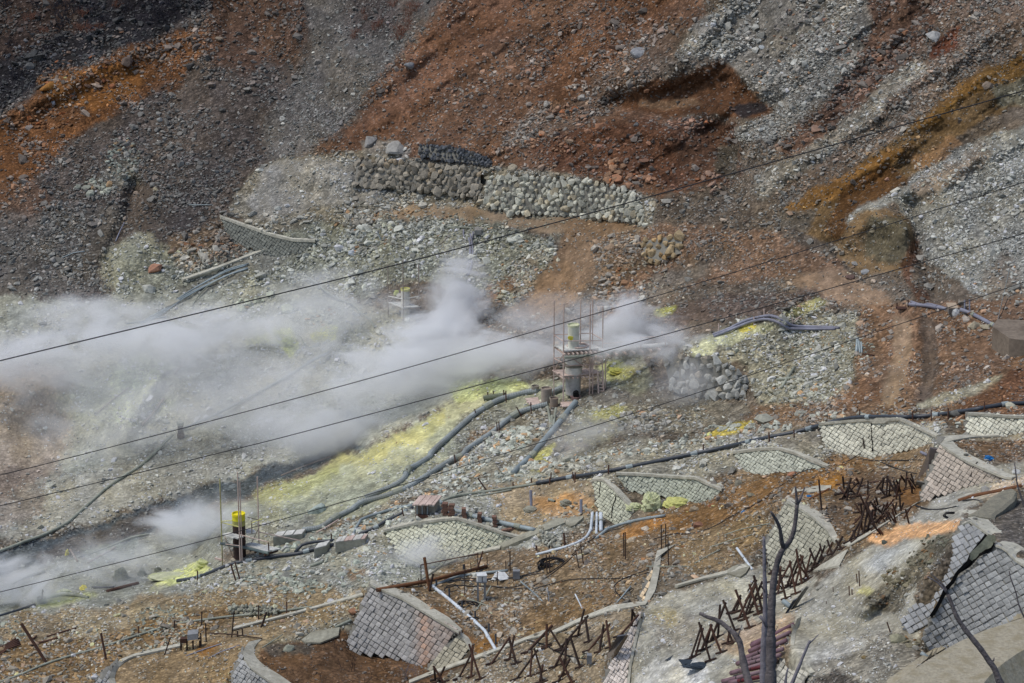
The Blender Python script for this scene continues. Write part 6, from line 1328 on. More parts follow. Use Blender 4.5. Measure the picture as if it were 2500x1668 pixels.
post(*B1([(318,1430),(145,1160)]), 4.2, MRUST, 'big rusty post leaning left at the bottom left', name='post', cat='post')
post(*B1([(725,1405),(690,1225)]), 3.4, MRUST, 'rusty post standing in the long pale hose at the bottom left', name='post', cat='post')
post(*B1([(947,1240),(947,1180)]), 1.8, MRUST, 'small rusty stake right of the second leaning post')
post(*B1([(1125,1375),(1165,1255)]), 1.8, MRUSTD, 'thin dark stake leaning right beside the sheet metal rack')
for q_ in [((1193,1200),(1193,1140)), ((1378,1170),(1380,1080)), ((1410,1285),(1405,1160)), ((1375,1310),(1372,1225)), ((1584,1255),(1600,1075)), ((1625,1250),(1622,1210)), ((1660,1245),(1655,1195)), ((1768,1130),(1768,1040))]:
    post(*B1(q_), 1.9, MRUSTD, 'thin rusty stake along the long pale hose', 'stakes along the long pale hose')
for q_ in [((536,1090),(534,1035)), ((728,1105),(728,1010))]:
    post(*B2(q_), 1.8, MRUST, 'thin rusty stake along the long pale hose', 'stakes along the long pale hose')
post(*B2([(555,1185),(590,1082)]), 3, MRUSTD, 'dark rusty post leaning right on the long thin curb', name='post', cat='post')
post(*B2([(380,868),(345,755)]), 2.4, MRUST, 'left of two rusty stakes holding the dark pipe')
post(*B2([(408,860),(374,740)]), 2.2, MRUST, 'right of two rusty stakes holding the dark pipe')
post(*B2([(118,865),(118,800)]), 1.8, MRUST, 'small rusty stake beside the yellow crust')
post(*B2([(1034,600),(1032,545)]), 1.8, MRUST, 'small rusty stake left of the boarded trough')
post(*B2([(1527,425),(1515,370)]), 1.8, MRUST, 'small rusty stake left of the brick hut')
post(*B3([(640,935),(605,708)]), 4.4, MLOG, 'thick brown wooden post leaning left over the log', name='post', cat='post')
post(*B3([(960,815),(1005,665)]), 2.2, MRUST, 'rusty stake leaning right behind the log')
RODS = [((583,905),(581,760)), ((880,975),(882,755)), ((925,830),(922,745)), ((972,770),(970,675)), ((1035,760),(1033,700)), ((1190,795),(1190,672)), ((1162,800),(1160,730)), ((1452,1025),(1448,915)), ((1222,1120),(1218,1075)), ((1105,900),(1103,800)), ((565,900),(565,850))]
for q_ in RODS: post(*B3(q_), 1.2, MRUSTD, 'thin upright rod near the control box', 'upright rods in the cable yard')
for q_ in [((1050,655),(1048,490)), ((1080,640),(1078,480)), ((793,700),(790,540)), ((804,722),(801,535)), ((1097,762),(1094,565)), ((268,815),(262,690)), ((287,815),(283,692)), ((485,780),(462,655)), ((515,750),(497,620)), ((15,800),(14,668)), ((283,650),(280,590))]:
    post(*B4(q_), 1.5, MRUSTD, 'tall thin rod on the brown slope of the yard', 'upright rods in the cable yard')
post(*B4([(388,625),(382,540)]), 2.6, MRUST, 'short rusty post by the leaning split blocks', name='post', cat='post')
post(*B4([(196,675),(195,628)]), 2.4, MRUST, 'tiny rusty post by the curved white pipe', name='post', cat='post')
for k, q_ in enumerate([((776,990),(775,920)), ((863,1055),(862,1005)), ((953,1125),(952,1075)), ((1045,1215),(1047,1160)), ((1093,1300),(1093,1230)), ((688,905),(687,862)), ((873,790),(873,755))]):
    post(*B3(q_), 2.5, MBLACKP, 'short black post beside the long white pipe', 'black posts along the white pipe')
post(*C6([(538,1105),(510,810)]), 2.6, MRUSTD, 'tall dark post on the brown soil left of the heaped stakes', name='post', cat='post')
post(*C6([(430,985),(610,890)]), 2.6, MLOG, 'fallen tan stick beside the tall dark post', name='stick', cat='stick')
post(*C6([(928,600),(905,440)]), 2.0, MRUSTD, 'forked dark stake before the pale cracked wall')
post(*C6([(905,560),(912,480)]), 1.6, MRUSTD, 'short stake leaning on the forked one')
for q_ in [((668,905),(663,800)), ((652,885),(647,820)), ((598,968),(596,905)), ((617,965),(615,925)), ((488,945),(486,910)), ((440,1025),(440,1008))]:
    post(*B5(q_), 1.6 if q_[0][0] > 500 else 1.0, MRUST, 'short rust red rod standing on the pale terrace', 'rust red rods on the pale terrace')
post(*C9([(940,700),(640,920)]), 2.6, MRUSTD, 'long rusty pipe lying behind the bare tree', name='rusty_pipe', cat='pipe')
post(*B5([(880,1225),(855,1150)]), 1.8, MRUST, 'rusty bar leaning by the broken grey slab')
post(*B5([(1030,1568),(1028,1510)]), 3.6, MBLUEP, 'white pipe stub standing before the foreground rim', name='pipe_stub', cat='pipe')
post(*M2([(278,100),(258,52)]), 2.0, MGREYP, 'grey slanting post in the upper rubble', name='post', cat='post')
post(*M3([(1945,580),(1945,510)]), 2.0, MLAVP, 'left upright of the small pipe frame by the white bag', name='upright', cat='post')
post(*M3([(1978,585),(1978,505)]), 2.0, MLAVP, 'right upright of the small pipe frame by the white bag', name='upright', cat='post')
post(*M3([(2172,640),(2250,300)]), .9, MGREYP, 'very thin pale rod leaning on the right scree', name='rod', cat='rod')

# crossed stake trestles
def trestle(zf, sticks, r=3.0, label=None):
    ends = [zf([a_, b_]) for a_, b_ in sticks]
    base = at(*ends[0][0]); root = empty('stake_trestle', base, label or 'rusty crossed stakes tied into a trestle', 'trestle', 'trestles of crossed rusty stakes')
    top = None
    for k, (a_, b_) in enumerate(ends):
        A_ = at(*a_, .0); d = A_.y if top is None else A_.y
        Dk = Dg(*a_)
        if top is None: Dt = Dk; top = Dt
        # all heads meet near one depth; every foot stands on the ground
        B_ = PD(b_[0], b_[1], min(Dt, Dk)+.15*k)
        dd = (B_-A_).normalized(); rm = r*Dk/F*random.uniform(.85, 1.1)
        mk('stake', tube([A_-dd*.12, B_], rm, 7), MRUSTD if random.random() < .6 else MRUST, root)
    a0, b0 = ends[0]; 
    for k, (a_, b_) in enumerate(ends):
        f_ = at(*a_); mk('footing', tube([f_-Vector((r*.09, 0, .02)), f_+Vector((r*.09, .05, .14))], r*.85*Dg(*a_)/F, 6), MRUSTD, root)
TR3 = [[((835,1545),(925,1370)), ((990,1545),(910,1300)), ((925,1530),(935,1305))], [((1060,1440),(1190,1250)), ((1185,1410),(1220,1240)), ((1235,1440),(1185,1265))], [((740,1568),(665,1450)), ((690,1568),(745,1455)), ((680,1550),(672,1458))], [((1300,1365),(1480,1170)), ((1440,1330),(1440,1165))]]
TR4 = [[((50,1550),(205,1340)), ((230,1500),(180,1330)), ((150,1530),(165,1345))], [((125,1365),(305,1175)), ((375,1345),(285,1195)), ((265,1320),(267,1165))], [((315,1465),(430,1250)), ((495,1465),(425,1245)), ((390,1440),(400,1262))],
 [((340,1565),(425,1400)), ((440,1568),(350,1385)), ((380,1520),(385,1400))], [((345,1345),(550,1105)), ((475,1250),(522,1062)), ((555,1290),(528,1115))], [((545,1355),(700,1160)), ((625,1360),(655,1165)), ((700,1330),(672,1138))], [((755,1255),(895,1098)), ((845,1195),(852,1062)), ((880,1140),(858,1085))], [((215,1570),(240,1440)), ((235,1570),(222,1470))],
 [((1245,1410),(1325,1170)), ((1385,1420),(1305,1150)), ((1280,1390),(1335,1190))], [((1320,1350),(1395,1165)), ((1460,1365),(1380,1165)), ((1350,1340),(1388,1180))], [((1380,1290),(1490,1015)), ((1555,1215),(1470,1000)), ((1435,1260),(1450,1030))], [((1530,1090),(1592,965)), ((1655,1195),(1555,928)), ((1555,1090),(1592,985))],
 [((1575,1130),(1700,860)), ((1715,1100),(1650,890)), ((1610,1140),(1690,900))], [((1640,1100),(1740,870)), ((1740,1080),(1680,830))], [((1500,1300),(1520,1180)), ((1540,1300),(1500,1190))]]
TR5 = [[((90,940),(200,735)), ((165,995),(110,765)), ((110,960),(130,770))], [((165,920),(250,695)), ((232,962),(190,728)), ((190,900),(262,715))], [((225,910),(282,695)), ((275,890),(235,650))], [((290,860),(335,685)), ((318,862),(262,688))], [((330,810),(400,645)), ((378,775),(325,645))],
 [((380,760),(432,625)), ((422,722),(395,613))], [((430,710),(483,602)), ((480,690),(447,588))], [((485,690),(553,562)), ((548,655),(505,590))], [((590,610),(685,440)), ((640,600),(625,520))], [((650,580),(720,300)), ((760,480),(665,270)), ((690,560),(735,330))], [((720,530),(760,380)), ((780,520),(715,340))], [((560,310),(610,165)), ((640,300),(690,165)), ((600,310),(530,230))], [((850,300),(860,150)), ((930,290),(850,155)), ((870,260),(940,220))]]
for l_, zf, nm in ((TR3, B3, 'before the concrete rim'), (TR4[:8], B4, 'before the concrete rim'), (TR4[8:], B4, 'on the terrace left of the tree'), (TR5, B5, 'in the row right of the tree')):
    for s_ in l_: trestle(zf, s_, 3.0 if zf is not B5 else 2.7, 'crossed rusty stakes '+nm)
def stakepile(c, rx, ry, n, label, seed):
    r_ = random.Random(seed); root = empty('stake_pile', at(*c), label, 'stake pile')
    for k in range(n):
        u, v = c[0]+r_.uniform(-rx, rx), c[1]+r_.uniform(-ry, ry); a_ = r_.choice([r_.uniform(-.3, .3), r_.uniform(.9, 2.2)]); L_ = r_.uniform(10, 26)
        p, q_ = (u-math.cos(a_)*L_, v+math.sin(a_)*L_*.5), (u+math.cos(a_)*L_, v-math.sin(a_)*L_)
        A_ = at(*p, .15); B_ = PD(q_[0], q_[1], A_.y/ (FW[1]+(-(q_[1]-834)/F)*UP[1])+r_.uniform(-.4, .2))
        mk('stake', tube([A_, B_], r_.uniform(2, 2.8)*A_.y/F, 6), MRUSTD if r_.random() < .7 else MRUST, root)
stakepile(B5([(650,240)])[0], 36, 18, 22, 'heap of fallen rusty stakes, the left upper one', 1)
stakepile(B5([(910,220)])[0], 46, 20, 34, 'heap of fallen rusty stakes before the steel plate', 2)
stakepile(B5([(740,440)])[0], 34, 40, 34, 'dense heap of rusty stakes above the terrace edge', 3)
stakepile(B5([(890,400)])[0], 46, 18, 30, 'low jumble of rusty stakes along the terrace edge', 4)
stakepile(B5([(200,830)])[0], 50, 30, 14, 'rusty stakes fallen beneath the trestle row by the tree', 5)
stakepile(B4([(1690,990)])[0], 24, 30, 10, 'rusty stakes behind the bare tree trunk', 6)
# ------------------------------------------------------------------ scaffold towers
def pole(a_, v_top, r, mat, root, name='pole', lean=0.0, down=.3):
    """upright pole from world point a_ up to picture row v_top"""
    z = zrow(a_, v_top); s_ = a_.y/F
    return mk(name, tube([a_-Vector((0, 0, down)), Vector((a_.x+lean*s_, a_.y, z))], r*s_, 6), mat, root)
def deck(corners, z, root, n, mat, name='board', thick=.06, gap=.08):
    """boards between four corners (back-left, front-left, front-right, back-right), each board its own part"""
    BL, FL, FR, BR = corners
    for k in range(n):
        a_, b_ = k/n, (k+1-gap)/n
        p0, p1 = FL.lerp(BL, a_), FL.lerp(BL, b_); q0, q1 = FR.lerp(BR, a_), FR.lerp(BR, b_)
        dz = Vector((0, 0, thick)); e = (q0-p0).normalized()*random.uniform(-.08, .08)
        vs_ = [p0-e, q0+e, q1+e, p1-e]; vs_ = vs_+[v_+dz for v_ in vs_]
        mk(name, (vs_, [(0, 3, 2, 1), (4, 5, 6, 7), (0, 1, 5, 4), (1, 2, 6, 5), (2, 3, 7, 6), (3, 0, 4, 7)]), mat, root)
def cyl(c, z0, z1, r, mat, root, name, n=24, hollow=False, r1=None):
    r1 = r if r1 is None else r1; vs_, fs = [], []
    ring = lambda rad, z: [Vector((c.x+math.cos(2*math.pi*k/n)*rad, c.y+math.sin(2*math.pi*k/n)*rad, z)) for k in range(n)]
    vs_ = ring(r, z0)+ring(r1, z1); fs = [(k, (k+1) % n, n+(k+1) % n, n+k) for k in range(n)]
    if hollow:
        vs_ += ring(r1*.92, z1)+ring(r1*.92, z1-(z1-z0)*.8)
        fs += [(n+k, n+(k+1) % n, 2*n+(k+1) % n, 2*n+k) for k in range(n)]+[(2*n+k, 2*n+(k+1) % n, 3*n+(k+1) % n, 3*n+k) for k in range(n)]
        fs.append(tuple(3*n+k for k in range(n)))
    else: fs.append(tuple(n+k for k in range(n)))
    return mk(name, (vs_, fs), mat, root, smooth=False)

# --- central steam tower
FLp = C7([(258,1200)])[0]; base = at(*FLp, .3); s0 = base.y/F
tower = empty('scaffold_tower', base, 'weathered wooden scaffold tower with two board decks around a crusted steam stack', 'scaffold')
def onz(x_, y_, z): return hp(*C7([(x_, y_)])[0], z)
zU = zrow(base, C7([(0, 640)])[0][1]); zL = zrow(base, C7([(0, 925)])[0][1]); zB = base.z
up = [onz(135, 570, zU), onz(250, 642, zU), onz(700, 612, zU), onz(570, 560, zU)]
lo = [onz(135, 855, zL), onz(245, 925, zL), onz(700, 885, zL), onz(565, 838, zL)]
deck(up, zU, tower, 7, MBOARD); deck(lo, zL, tower, 7, MPINKW)
posts_ = {'BL': (onz(150, 578, zU), 60), 'FL': (onz(258, 640, zU), 95), 'M1': (onz(447, 575, zU), 55), 'FM': (onz(555, 622, zU), 95), 'BM': (onz(583, 566, zU), 55), 'FR': (onz(697, 612, zU), 130)}
PT = {}
for k, (p, yt) in posts_.items():
    b_ = Vector((p.x, p.y, zB-.2 if k[0] == 'F' else zB+.1)); PT[k] = b_
    pole(b_, C7([(0, yt)])[0][1], 2.0 if k in ('FL', 'FM') else 1.6, MPINKW, tower)
    if k in ('FM', 'FR'): pole(b_+Vector((.18, 0, 0)), C7([(0, 620)])[0][1], 1.6, MPINKW, tower)
def bar(a_, b_, r=1.4, mat=MPINKW, root=tower, name='rail'): mk(name, tube([a_, b_], r*a_.y/F, 6), mat, root)
def onpole(k, yy): p = PT[k]; return Vector((p.x, p.y, zrow(p, C7([(0, yy)])[0][1])))
for a_, ya, b_, yb in [('BL',450,'M1',440), ('BL',455,'FL',525), ('FL',520,'FR',515), ('M1',436,'BM',432), ('BM',440,'FR',505), ('FL',700,'FR',645), ('BL',712,'FM',690), ('FL',800,'FR',780), ('BL',715,'FL',770), ('FL',610,'FL',700), ('BM',700,'FR',760), ('FM',1000,'FM',1100)]:
    if a_ != b_: bar(onpole(a_, ya), onpole(b_, yb), 1.3)
for a_, ya, b_, yb in [('BL',860,'FL',665), ('FL',640,'FM',860), ('FM',900,'BM',700), ('M1',690,'FM',830)]:
    bar(onpole(a_, ya), onpole(b_, yb), 1.2, name='brace')
for k in range(9):
    t_ = (k+.5)/9; p = lo[1].lerp(lo[2], t_); q_ = lo[0].lerp(lo[3], t_); mk('joist', beam(p-Vector((0, .12, .1)), q_-Vector((0, 0, .1)), .07, .09), MPINKW, tower)
for k in range(9):
    t_ = (k+.5)/9; p = up[1].lerp(up[2], t_); q_ = up[0].lerp(up[3], t_); mk('joist', beam(p-Vector((0, .3, .1)), q_-Vector((0, 0, .1)), .07, .09), MPINKW, tower)
# ladder
la, lb = onz(640, 905, zL), onz(700, 905, zL); lfa = Vector((la.x+.1, la.y-.3, zrow(la, C7([(0, 1230)])[0][1]))); lfb = Vector((lb.x+.1, lb.y-.3, lfa.z))
ladder = empty('ladder', lfa, 'wooden ladder leaning against the lower deck of the scaffold tower', 'ladder')
mk('side_rail', tube([lfa, la+Vector((0, 0, .3))], .05, 5), MPINKW, ladder); mk('side_rail', tube([lfb, lb+Vector((0, 0, .3))], .05, 5), MPINKW, ladder)
for k in range(9):
    t_ = (k+.6)/9.5; mk('rung', tube([lfa.lerp(la, t_), lfb.lerp(lb, t_)], .035, 5), MPINKW, ladder)
# stack
cx_ = (lo[1]+lo[0]+lo[2]+lo[3])/4; c_ = Vector((onz(368, 600, zU).x, (lo[0].y+lo[1].y)/2+.1, 0)); px = c_.y/F
zr = lambda yy: zrow(Vector((c_.x, c_.y, 0)), C7([(0, yy)])[0][1])
stack = empty('steam_stack', Vector((c_.x, c_.y, zB)), 'tall crusted steam stack with a yellowish mesh top inside the scaffold tower', 'stack')
cyl(c_, zr(600), zr(345), 14.6*px, MSTACKM, stack, 'upper_tube', hollow=True)
cyl(c_, zr(352), zr(332), 15.3*px, simple('pale_yellow_rim', (204,206,170), .8, 4), stack, 'rim', hollow=True)
cyl(c_+Vector((.02, 0, 0)), zr(880), zr(690), 22*px, MSTACK, stack, 'drum'); cyl(c_, zr(690), zr(650), 22*px, MSTACK, stack, 'shoulder', r1=15*px)
cyl(c_+Vector((.02, 0, 0)), zr(800), zr(765), 23.2*px, simple('dark_band', (122,118,106), .9, 4), stack, 'band')
cyl(c_, zr(1110), zr(880), 19.5*px, simple('grey_drum', (170,168,162), .9, 4), stack, 'lower_tube')
fc = Vector((c_.x+6*px, c_.y-.5, 0)); cyl(fc, zr(1215), zr(1110), 6*px, simple('reddish_funnel', (148,122,116), .9, 4), stack, 'funnel', r1=14*px)
mk('outlet', tube([Vector((fc.x, fc.y+.3, zr(1080))), Vector((fc.x+.03, fc.y-.25, zr(1085)))], 8*px, 14), MDARK, stack)  # capped near-black tube, the shade of the opening put into its colour
o_ = hull_rock(991, 14, .9); o_.materials.clear(); o_.materials.append(MYEL)
ly = bpy.data.objects.new('sulphur_cake', o_); COL.objects.link(ly); ly.parent = stack; ly.location = Vector((c_.x-8*px, c_.y-14*px, zr(468)))-stack.location; ly.scale = (9*px, 3*px, 8*px)
ring_o = mk('ring_frame', tube([up[0].lerp(up[2], .5)+Vector((math.cos(t_)*.62, math.sin(t_)*.5, .12)) for t_ in np.linspace(0, 6.283, 9)], .06, 5), MPINKW, tower)
# boarded gangway to the right with its pipe and handrail
g0, g1 = onz(700, 650, zU), onz(1465, 570, zU); g0b, g1b = onz(640, 618, zU), onz(1440, 548, zU)
gang = empty('gangway', g0, 'white boarded gangway leading right from the scaffold tower into the steam', 'gangway')
deck([g0b, g0, g1, g1b], zU, gang, 3, MBOARD, thick=.09)
for k in range(8):
    t_ = (k+.5)/8; p = g0.lerp(g1, t_); mk('joist', beam(p+Vector((.12, -.35, -.12)), g0b.lerp(g1b, t_)+Vector((0, 0, -.1)), .08, .1), MPINKW, gang)
for x_ in (1127, 1405): p = onz(x_, 612-(x_-1127)*.12, zU); mk('rail_post', tube([p, Vector((p.x, p.y, zrow(p, C7([(0, 470)])[0][1])))], .04, 5), MPINKW, gang)
pa_, pb_, pc_ = onz(700, 520+110, zU), onz(1040, 600, zU), onz(1490, 560, zU)
hz = lambda p, yy: Vector((p.x, p.y, zrow(p, C7([(0, yy)])[0][1])))
mk('handrail', tube([hz(pb_, 490), hz(pc_, 455)], .04, 5), MPINKW, gang); mk('handrail', tube([hz(pa_, 550), hz(pb_, 520), hz(pc_, 485)], .035, 5), MPINKW, gang)
pp = [onz(270, 705, zU-.25), onz(560, 680, zU-.25), onz(820, 655, zU-.2)]
tagit(mk('steam_pipe', tube(pp, .085, 8), MPALEP), 'pale pipe strapped along the front of the upper deck and gangway', 'pipe')
mk('brace', tube([hz(onz(690, 650, zU), 700), onz(620, 690, zU)], .06, 5), MPINKW, tower)
# concrete wells, boards and fat hose at the tower foot
def well(c, r, y0, y1, label, mat):
    p = at(*C7([c])[0], .2); sc_ = p.y/F; zb = zrow(p, C7([(0, y0)])[0][1]); zt = zrow(p, C7([(0, y1)])[0][1])
    root = empty('well_ring', Vector((p.x, p.y, zb)), label, 'well')
    cyl(p, zb-.2, zt, r*sc_, mat, root, 'drum', hollow=True); cyl(p, zt-.04, zt+.1, r*sc_*1.06, mat, root, 'rim', hollow=True)
well((65, 1195), 13.5, 1195, 1065, 'larger round concrete well left of the tower foot', simple('tan_concrete', (156,144,132), .9, 3))
well((150, 1250), 10.5, 1250, 1175, 'smaller round well with brown rim at the tower foot', simple('tan_concrete_b', (150,136,122), .9, 3, blotch=(120,90,70)))
well((-60, 1080), 9.5, 1080, 1040, 'small round well at the head of the upper corrugated hose', simple('tan_concrete_c', (150,142,130), .9, 3))
pipe('steel_pipe', 'pale pipe joining the larger well to the smaller one', C7([(60,1100),(95,1140),(120,1175)]), 4, MPALEP, lift=.7)
pipe('corrugated_pipe', 'fat pale hose between the larger well and the stack', C7([(110,1105),(180,1070),(255,1040)]), 7, MGREYP, corr=.1, lift=.6)
def boards(pts, n, label, mat, name='board_platform'):
    c = [at(*p, .35) for p in pts]; z = max(p.z for p in c[:2])+.05; c = [hp(p[0], p[1], z) for p in pts]
    root = empty(name, c[1], label, 'boards'); deck(c, z, root, n, mat, name='board'); return root
boards(C7([(215,1215),(235,1270),(585,1245),(545,1205)]), 6, 'low pinkish board platform under the tower foot', MPINKW)
boards(M2([(1255,1190),(1310,1235),(1370,1225),(1360,1178)]), 7, 'small tilted pallet of pinkish boards beside the wells', MPINKW)
boards(M3([(1480,560),(1485,578),(1640,575),(1630,560)]), 2, 'orange rusty trough boards at the pipe bundle', MRUST)

# --- left scaffold with the yellow stack
FLp = C8([(475,1290)])[0]; base = at(*FLp, .4)
tow2 = empty('scaffold_tower', base, 'small wooden scaffold with board deck around the stack with a yellow top', 'scaffold')
def onz2(x_, y_, z): return hp(*C8([(x_, y_)])[0], z)
zU2 = zrow(base, C8([(0, 985)])[0][1])
dk = [onz2(215, 930, zU2), onz2(460, 990, zU2), onz2(650, 915, zU2), onz2(500, 870, zU2)]
# deck in two board fields either side of the stack
deck([onz2(215, 935, zU2), onz2(440, 993, zU2), onz2(540, 960, zU2), onz2(330, 905, zU2)], zU2, tow2, 5, MBOARD)
deck([onz2(560, 845, zU2), onz2(560, 935, zU2), onz2(720, 905, zU2), onz2(640, 850, zU2)], zU2, tow2, 4, MBOARD)
PT2 = {'BL': (onz2(230, 940, zU2), 165, 1360), 'FL': (onz2(475, 985, zU2), 72, 1290), 'BR': (onz2(738, 880, zU2), 135, 1000)}
for k, (p, yt, yb) in PT2.items():
    b_ = Vector((p.x, p.y, zrow(p, C8([(0, yb)])[0][1]))); pole(b_, C8([(0, yt)])[0][1], 1.9, MPINKW if k != 'BL' else simple('yellowed_pole', (176,172,120), .9, 4, blotch=(130,110,96)), tow2)
    if k == 'FL': pole(b_+Vector((.11, 0, 0)), C8([(0, 210)])[0][1], 1.6, MPINKW, tow2)
def onp2(k, yy): p = PT2[k][0]; return Vector((p.x, p.y, zrow(p, C8([(0, yy)])[0][1])))
YW = simple('yellowed_wood', (206,202,128), .9, 4)
for a_, b_, m_ in [(onp2('BL', 760), onp2('FL', 820), YW), (onp2('FL', 925), hz(onz2(870, 1060, zU2-.9), 0) if False else onz2(870, 1030, zU2+.1), MPINKW), (onp2('BR', 890), onz2(1310, 1010, zU2-.6), MPINKW), (onp2('BL', 745), onz2(370, 735, zU2+1.3), YW), (onp2('BR', 725), onz2(585, 690, zU2+1.2), MWOOD), (onp2('FL', 1080), onp2('BL', 1050), MPINKW), (onz2(640, 765, zU2+1.0), onz2(785, 712, zU2+1.2), YW)]:
    bar(a_, b_, 1.3, m_, tow2)
bar(onz2(275, 960, zU2), onz2(420, 1320, zB if False else zU2-2.2), 1.5, MPINKW, tow2, 'brace')
bar(onz2(640, 1040, zU2-.5), onz2(745, 820, zU2+.5), 1.3, MWOOD, tow2, 'brace')
bar(onz2(640, 740, zU2+1.1), onz2(645, 915, zU2), 1.4, MWOOD, tow2, 'rail_post')
bar(onz2(870, 1040, zU2), onz2(880, 1220, zU2-1.2), 1.6, MRUST, tow2, 'rail_post')
zW = zU2-.75
gw = [onz2(640, 1045, zW), onz2(520, 1075, zW), onz2(850, 1175, zW), onz2(1040, 1128, zW)]
g2 = empty('gangway', gw[2], 'white boarded walkway leading right from the small scaffold', 'gangway'); deck(gw, zW, g2, 5, MBOARD, thick=.07)
for k in range(5): t_ = (k+.5)/5; mk('joist', beam(gw[1].lerp(gw[2], t_)+Vector((0, -.15, -.12)), gw[0].lerp(gw[3], t_)+Vector((0, 0, -.1)), .08, .1), MRUST, g2)
tagit(mk('steam_pipe', tube([onz2(210, 1045, zW+.3), onz2(500, 1092, zW+.15), onz2(780, 1160, zW), onz2(870, 1180, zW)], .09, 8), simple('green_grey_pipe', (86,98,100), .5, 2, blotch=(126,140,128))), 'green grey pipe lying along the walkway of the small scaffold', 'pipe')
c2 = Vector((onz2(468, 900, zU2).x, (dk[0].y+dk[1].y)/2+.7, 0)); px2 = c2.y/F
zr2 = lambda yy: zrow(Vector((c2.x, c2.y, 0)), C8([(0, yy)])[0][1])
st2 = empty('steam_stack', Vector((c2.x, c2.y, zr2(1235))), 'dark brown steel stack with bright yellow sulphur coated top in the small scaffold', 'stack')
cyl(c2, zr2(1240), zr2(790), 16.6*px2, MPIPEB, st2, 'lower_tube'); cyl(c2, zr2(792), zr2(720), 17*px2, simple('sooty_yellow', (168,166,98), .8, 3, blotch=(110,106,84)), st2, 'sooty_band'); cyl(c2, zr2(722), zr2(640), 17.1*px2, simple('bright_sulphur', (222,214,52), .75, 3, blotch=(216,208,90)), st2, 'yellow_tube', hollow=True); cyl(c2, zr2(660), zr2(632), 17.6*px2, simple('yellow_rim', (238,222,30), .7, 3), st2, 'rim', hollow=True)
for k in range(1): cyl(c2, zr2(1030), zr2(1010), 17.2*px2, MRUST, st2, 'band')
mk('sill', beam(onz2(140, 1250, zU2-2.0), onz2(300, 1290, zU2-2.0), .1, .1), MPINKW, tow2)

# --- faint third scaffold in the steam
zf = M2; b3 = at(*zf([(433,640)])[0], .3); s3 = b3.y/F
tow3 = empty('scaffold_tower', b3, 'faint pale scaffold half hidden in the steam, with yellowish stack', 'scaffold')
z3 = zrow(b3, zf([(0,568)])[0][1]); on3 = lambda x_, y_: hp(*zf([(x_, y_)])[0], z3)
deck([on3(330,530), on3(430,570), on3(550,560), on3(430,525)], z3, tow3, 4, MBOARD)
for x_, y_, yt in ((330,530,270), (433,568,240), (540,560,270)):
    p = on3(x_, y_); pole(Vector((p.x, p.y, b3.z)), zf([(0,yt)])[0][1], 1.4, MWOOD, tow3)
for (x0, y0, yy0), (x1, y1, yy1) in [((330,530,485),(433,568,505)), ((433,568,505),(540,560,485))]:
    p, q_ = on3(x0, y0), on3(x1, y1); bar(Vector((p.x, p.y, zrow(p, zf([(0,yy0)])[0][1]))), Vector((q_.x, q_.y, zrow(q_, zf([(0,yy1)])[0][1]))), 1.4, MBOARD, tow3)
c3_ = Vector((on3(448,550).x, on3(448,548).y, 0)); st3 = empty('steam_stack', Vector((c3_.x, c3_.y, b3.z)), 'faint grey stack with a yellowish rim in the steam', 'stack')
zr3 = lambda yy: zrow(Vector((c3_.x, c3_.y, 0)), zf([(0,yy)])[0][1])
cyl(c3_, zr3(640), zr3(440), 11.5*s3, MSTACK, st3, 'tube', hollow=True); cyl(c3_, zr3(446), zr3(432), 12*s3, YW, st3, 'rim', hollow=True)
# brown well head in the valley
wp = at(*M1([(1235,1440)])[0], .2); wh = empty('brown_well', wp, 'small brown flanged well head where the valley pipes meet', 'well head'); s_ = wp.y/F
cyl(wp, wp.z-.1, wp.z+.18, 9.5*s_, MPIPEB, wh, 'base_flange'); cyl(wp, wp.z+.18, wp.z+.75, 7.5*s_, MPIPEB, wh, 'drum'); cyl(wp, wp.z+.75, wp.z+.95, 9*s_, MPALEP, wh, 'top_flange')
wp = at(*B1([(285,1020)])[0], .2); wh = empty('brown_well', wp, 'dark round basin with an upright pin at the left pipe joint', 'basin'); s_ = wp.y/F
cyl(wp, wp.z-.1, wp.z+.35, 12*s_, MGREYP, wh, 'drum', hollow=True); mk('pin', tube([wp, wp+Vector((.1, 0, .8))], .05, 6), MCABLE, wh)

# ------------------------------------------------------------------ boxes, huts, signs of work
def boxat(name, zf_, x0, x1, y0, y1, depth, mat, label, cat, rz=0, lid=None, lift=0.1):
    (ua, va), (ub, vb) = zf_([(x0, y0), (x1, y1)]); p = at((ua+ub)/2, vb, lift); s_ = p.y/F
    w_ = (ub-ua)*s_; h_ = (vb-va)*s_*.95
    root = empty(name, p, label, cat)
    mk('body', cbox(p, w_, depth, h_, rz), mat, root)
    if lid: mk('lid', cbox(p+Vector((0, 0, h_)), w_*1.08, depth*1.08, .06, rz), lid, root)
    return root, p, w_, h_
# brick hut
(u0, v0), (u1, v1) = B3([(545,330), (700,412)]); p = at((u0+u1)/2, v1, .2); s_ = p.y/F; w_ = (u1-u0)*s_; h_ = (v1-v0)*s_
hut = empty('valve_hut', p, 'small hollow block hut with plank roof where several pipes meet', 'hut'); R_ = .25
mk('wall', cbox(p+Vector((w_*.28, .5, 0)), w_*.42, .9, h_, -R_), simple('hut_block', (160,154,140), .9, 3), hut)
mk('doorway_shade', cbox(p+Vector((-w_*.22, .35, 0)), w_*.5, .8, h_*.96, -R_), simple('hut_shadow_block', (128,118,106), .9, 3), hut)  # solid box in a darker copy of the hut block; entrance shade painted in
mk('base_board', cbox(p+Vector((-w_*.2, -.25, -.12)), w_*.62, .25, .16, -R_), MRUST, hut)
for k in range(3): mk('post', cbox(p+Vector((w_*(-.45+.24*k), -.12, 0)), .07, .07, h_, -R_), MGREYP, hut)
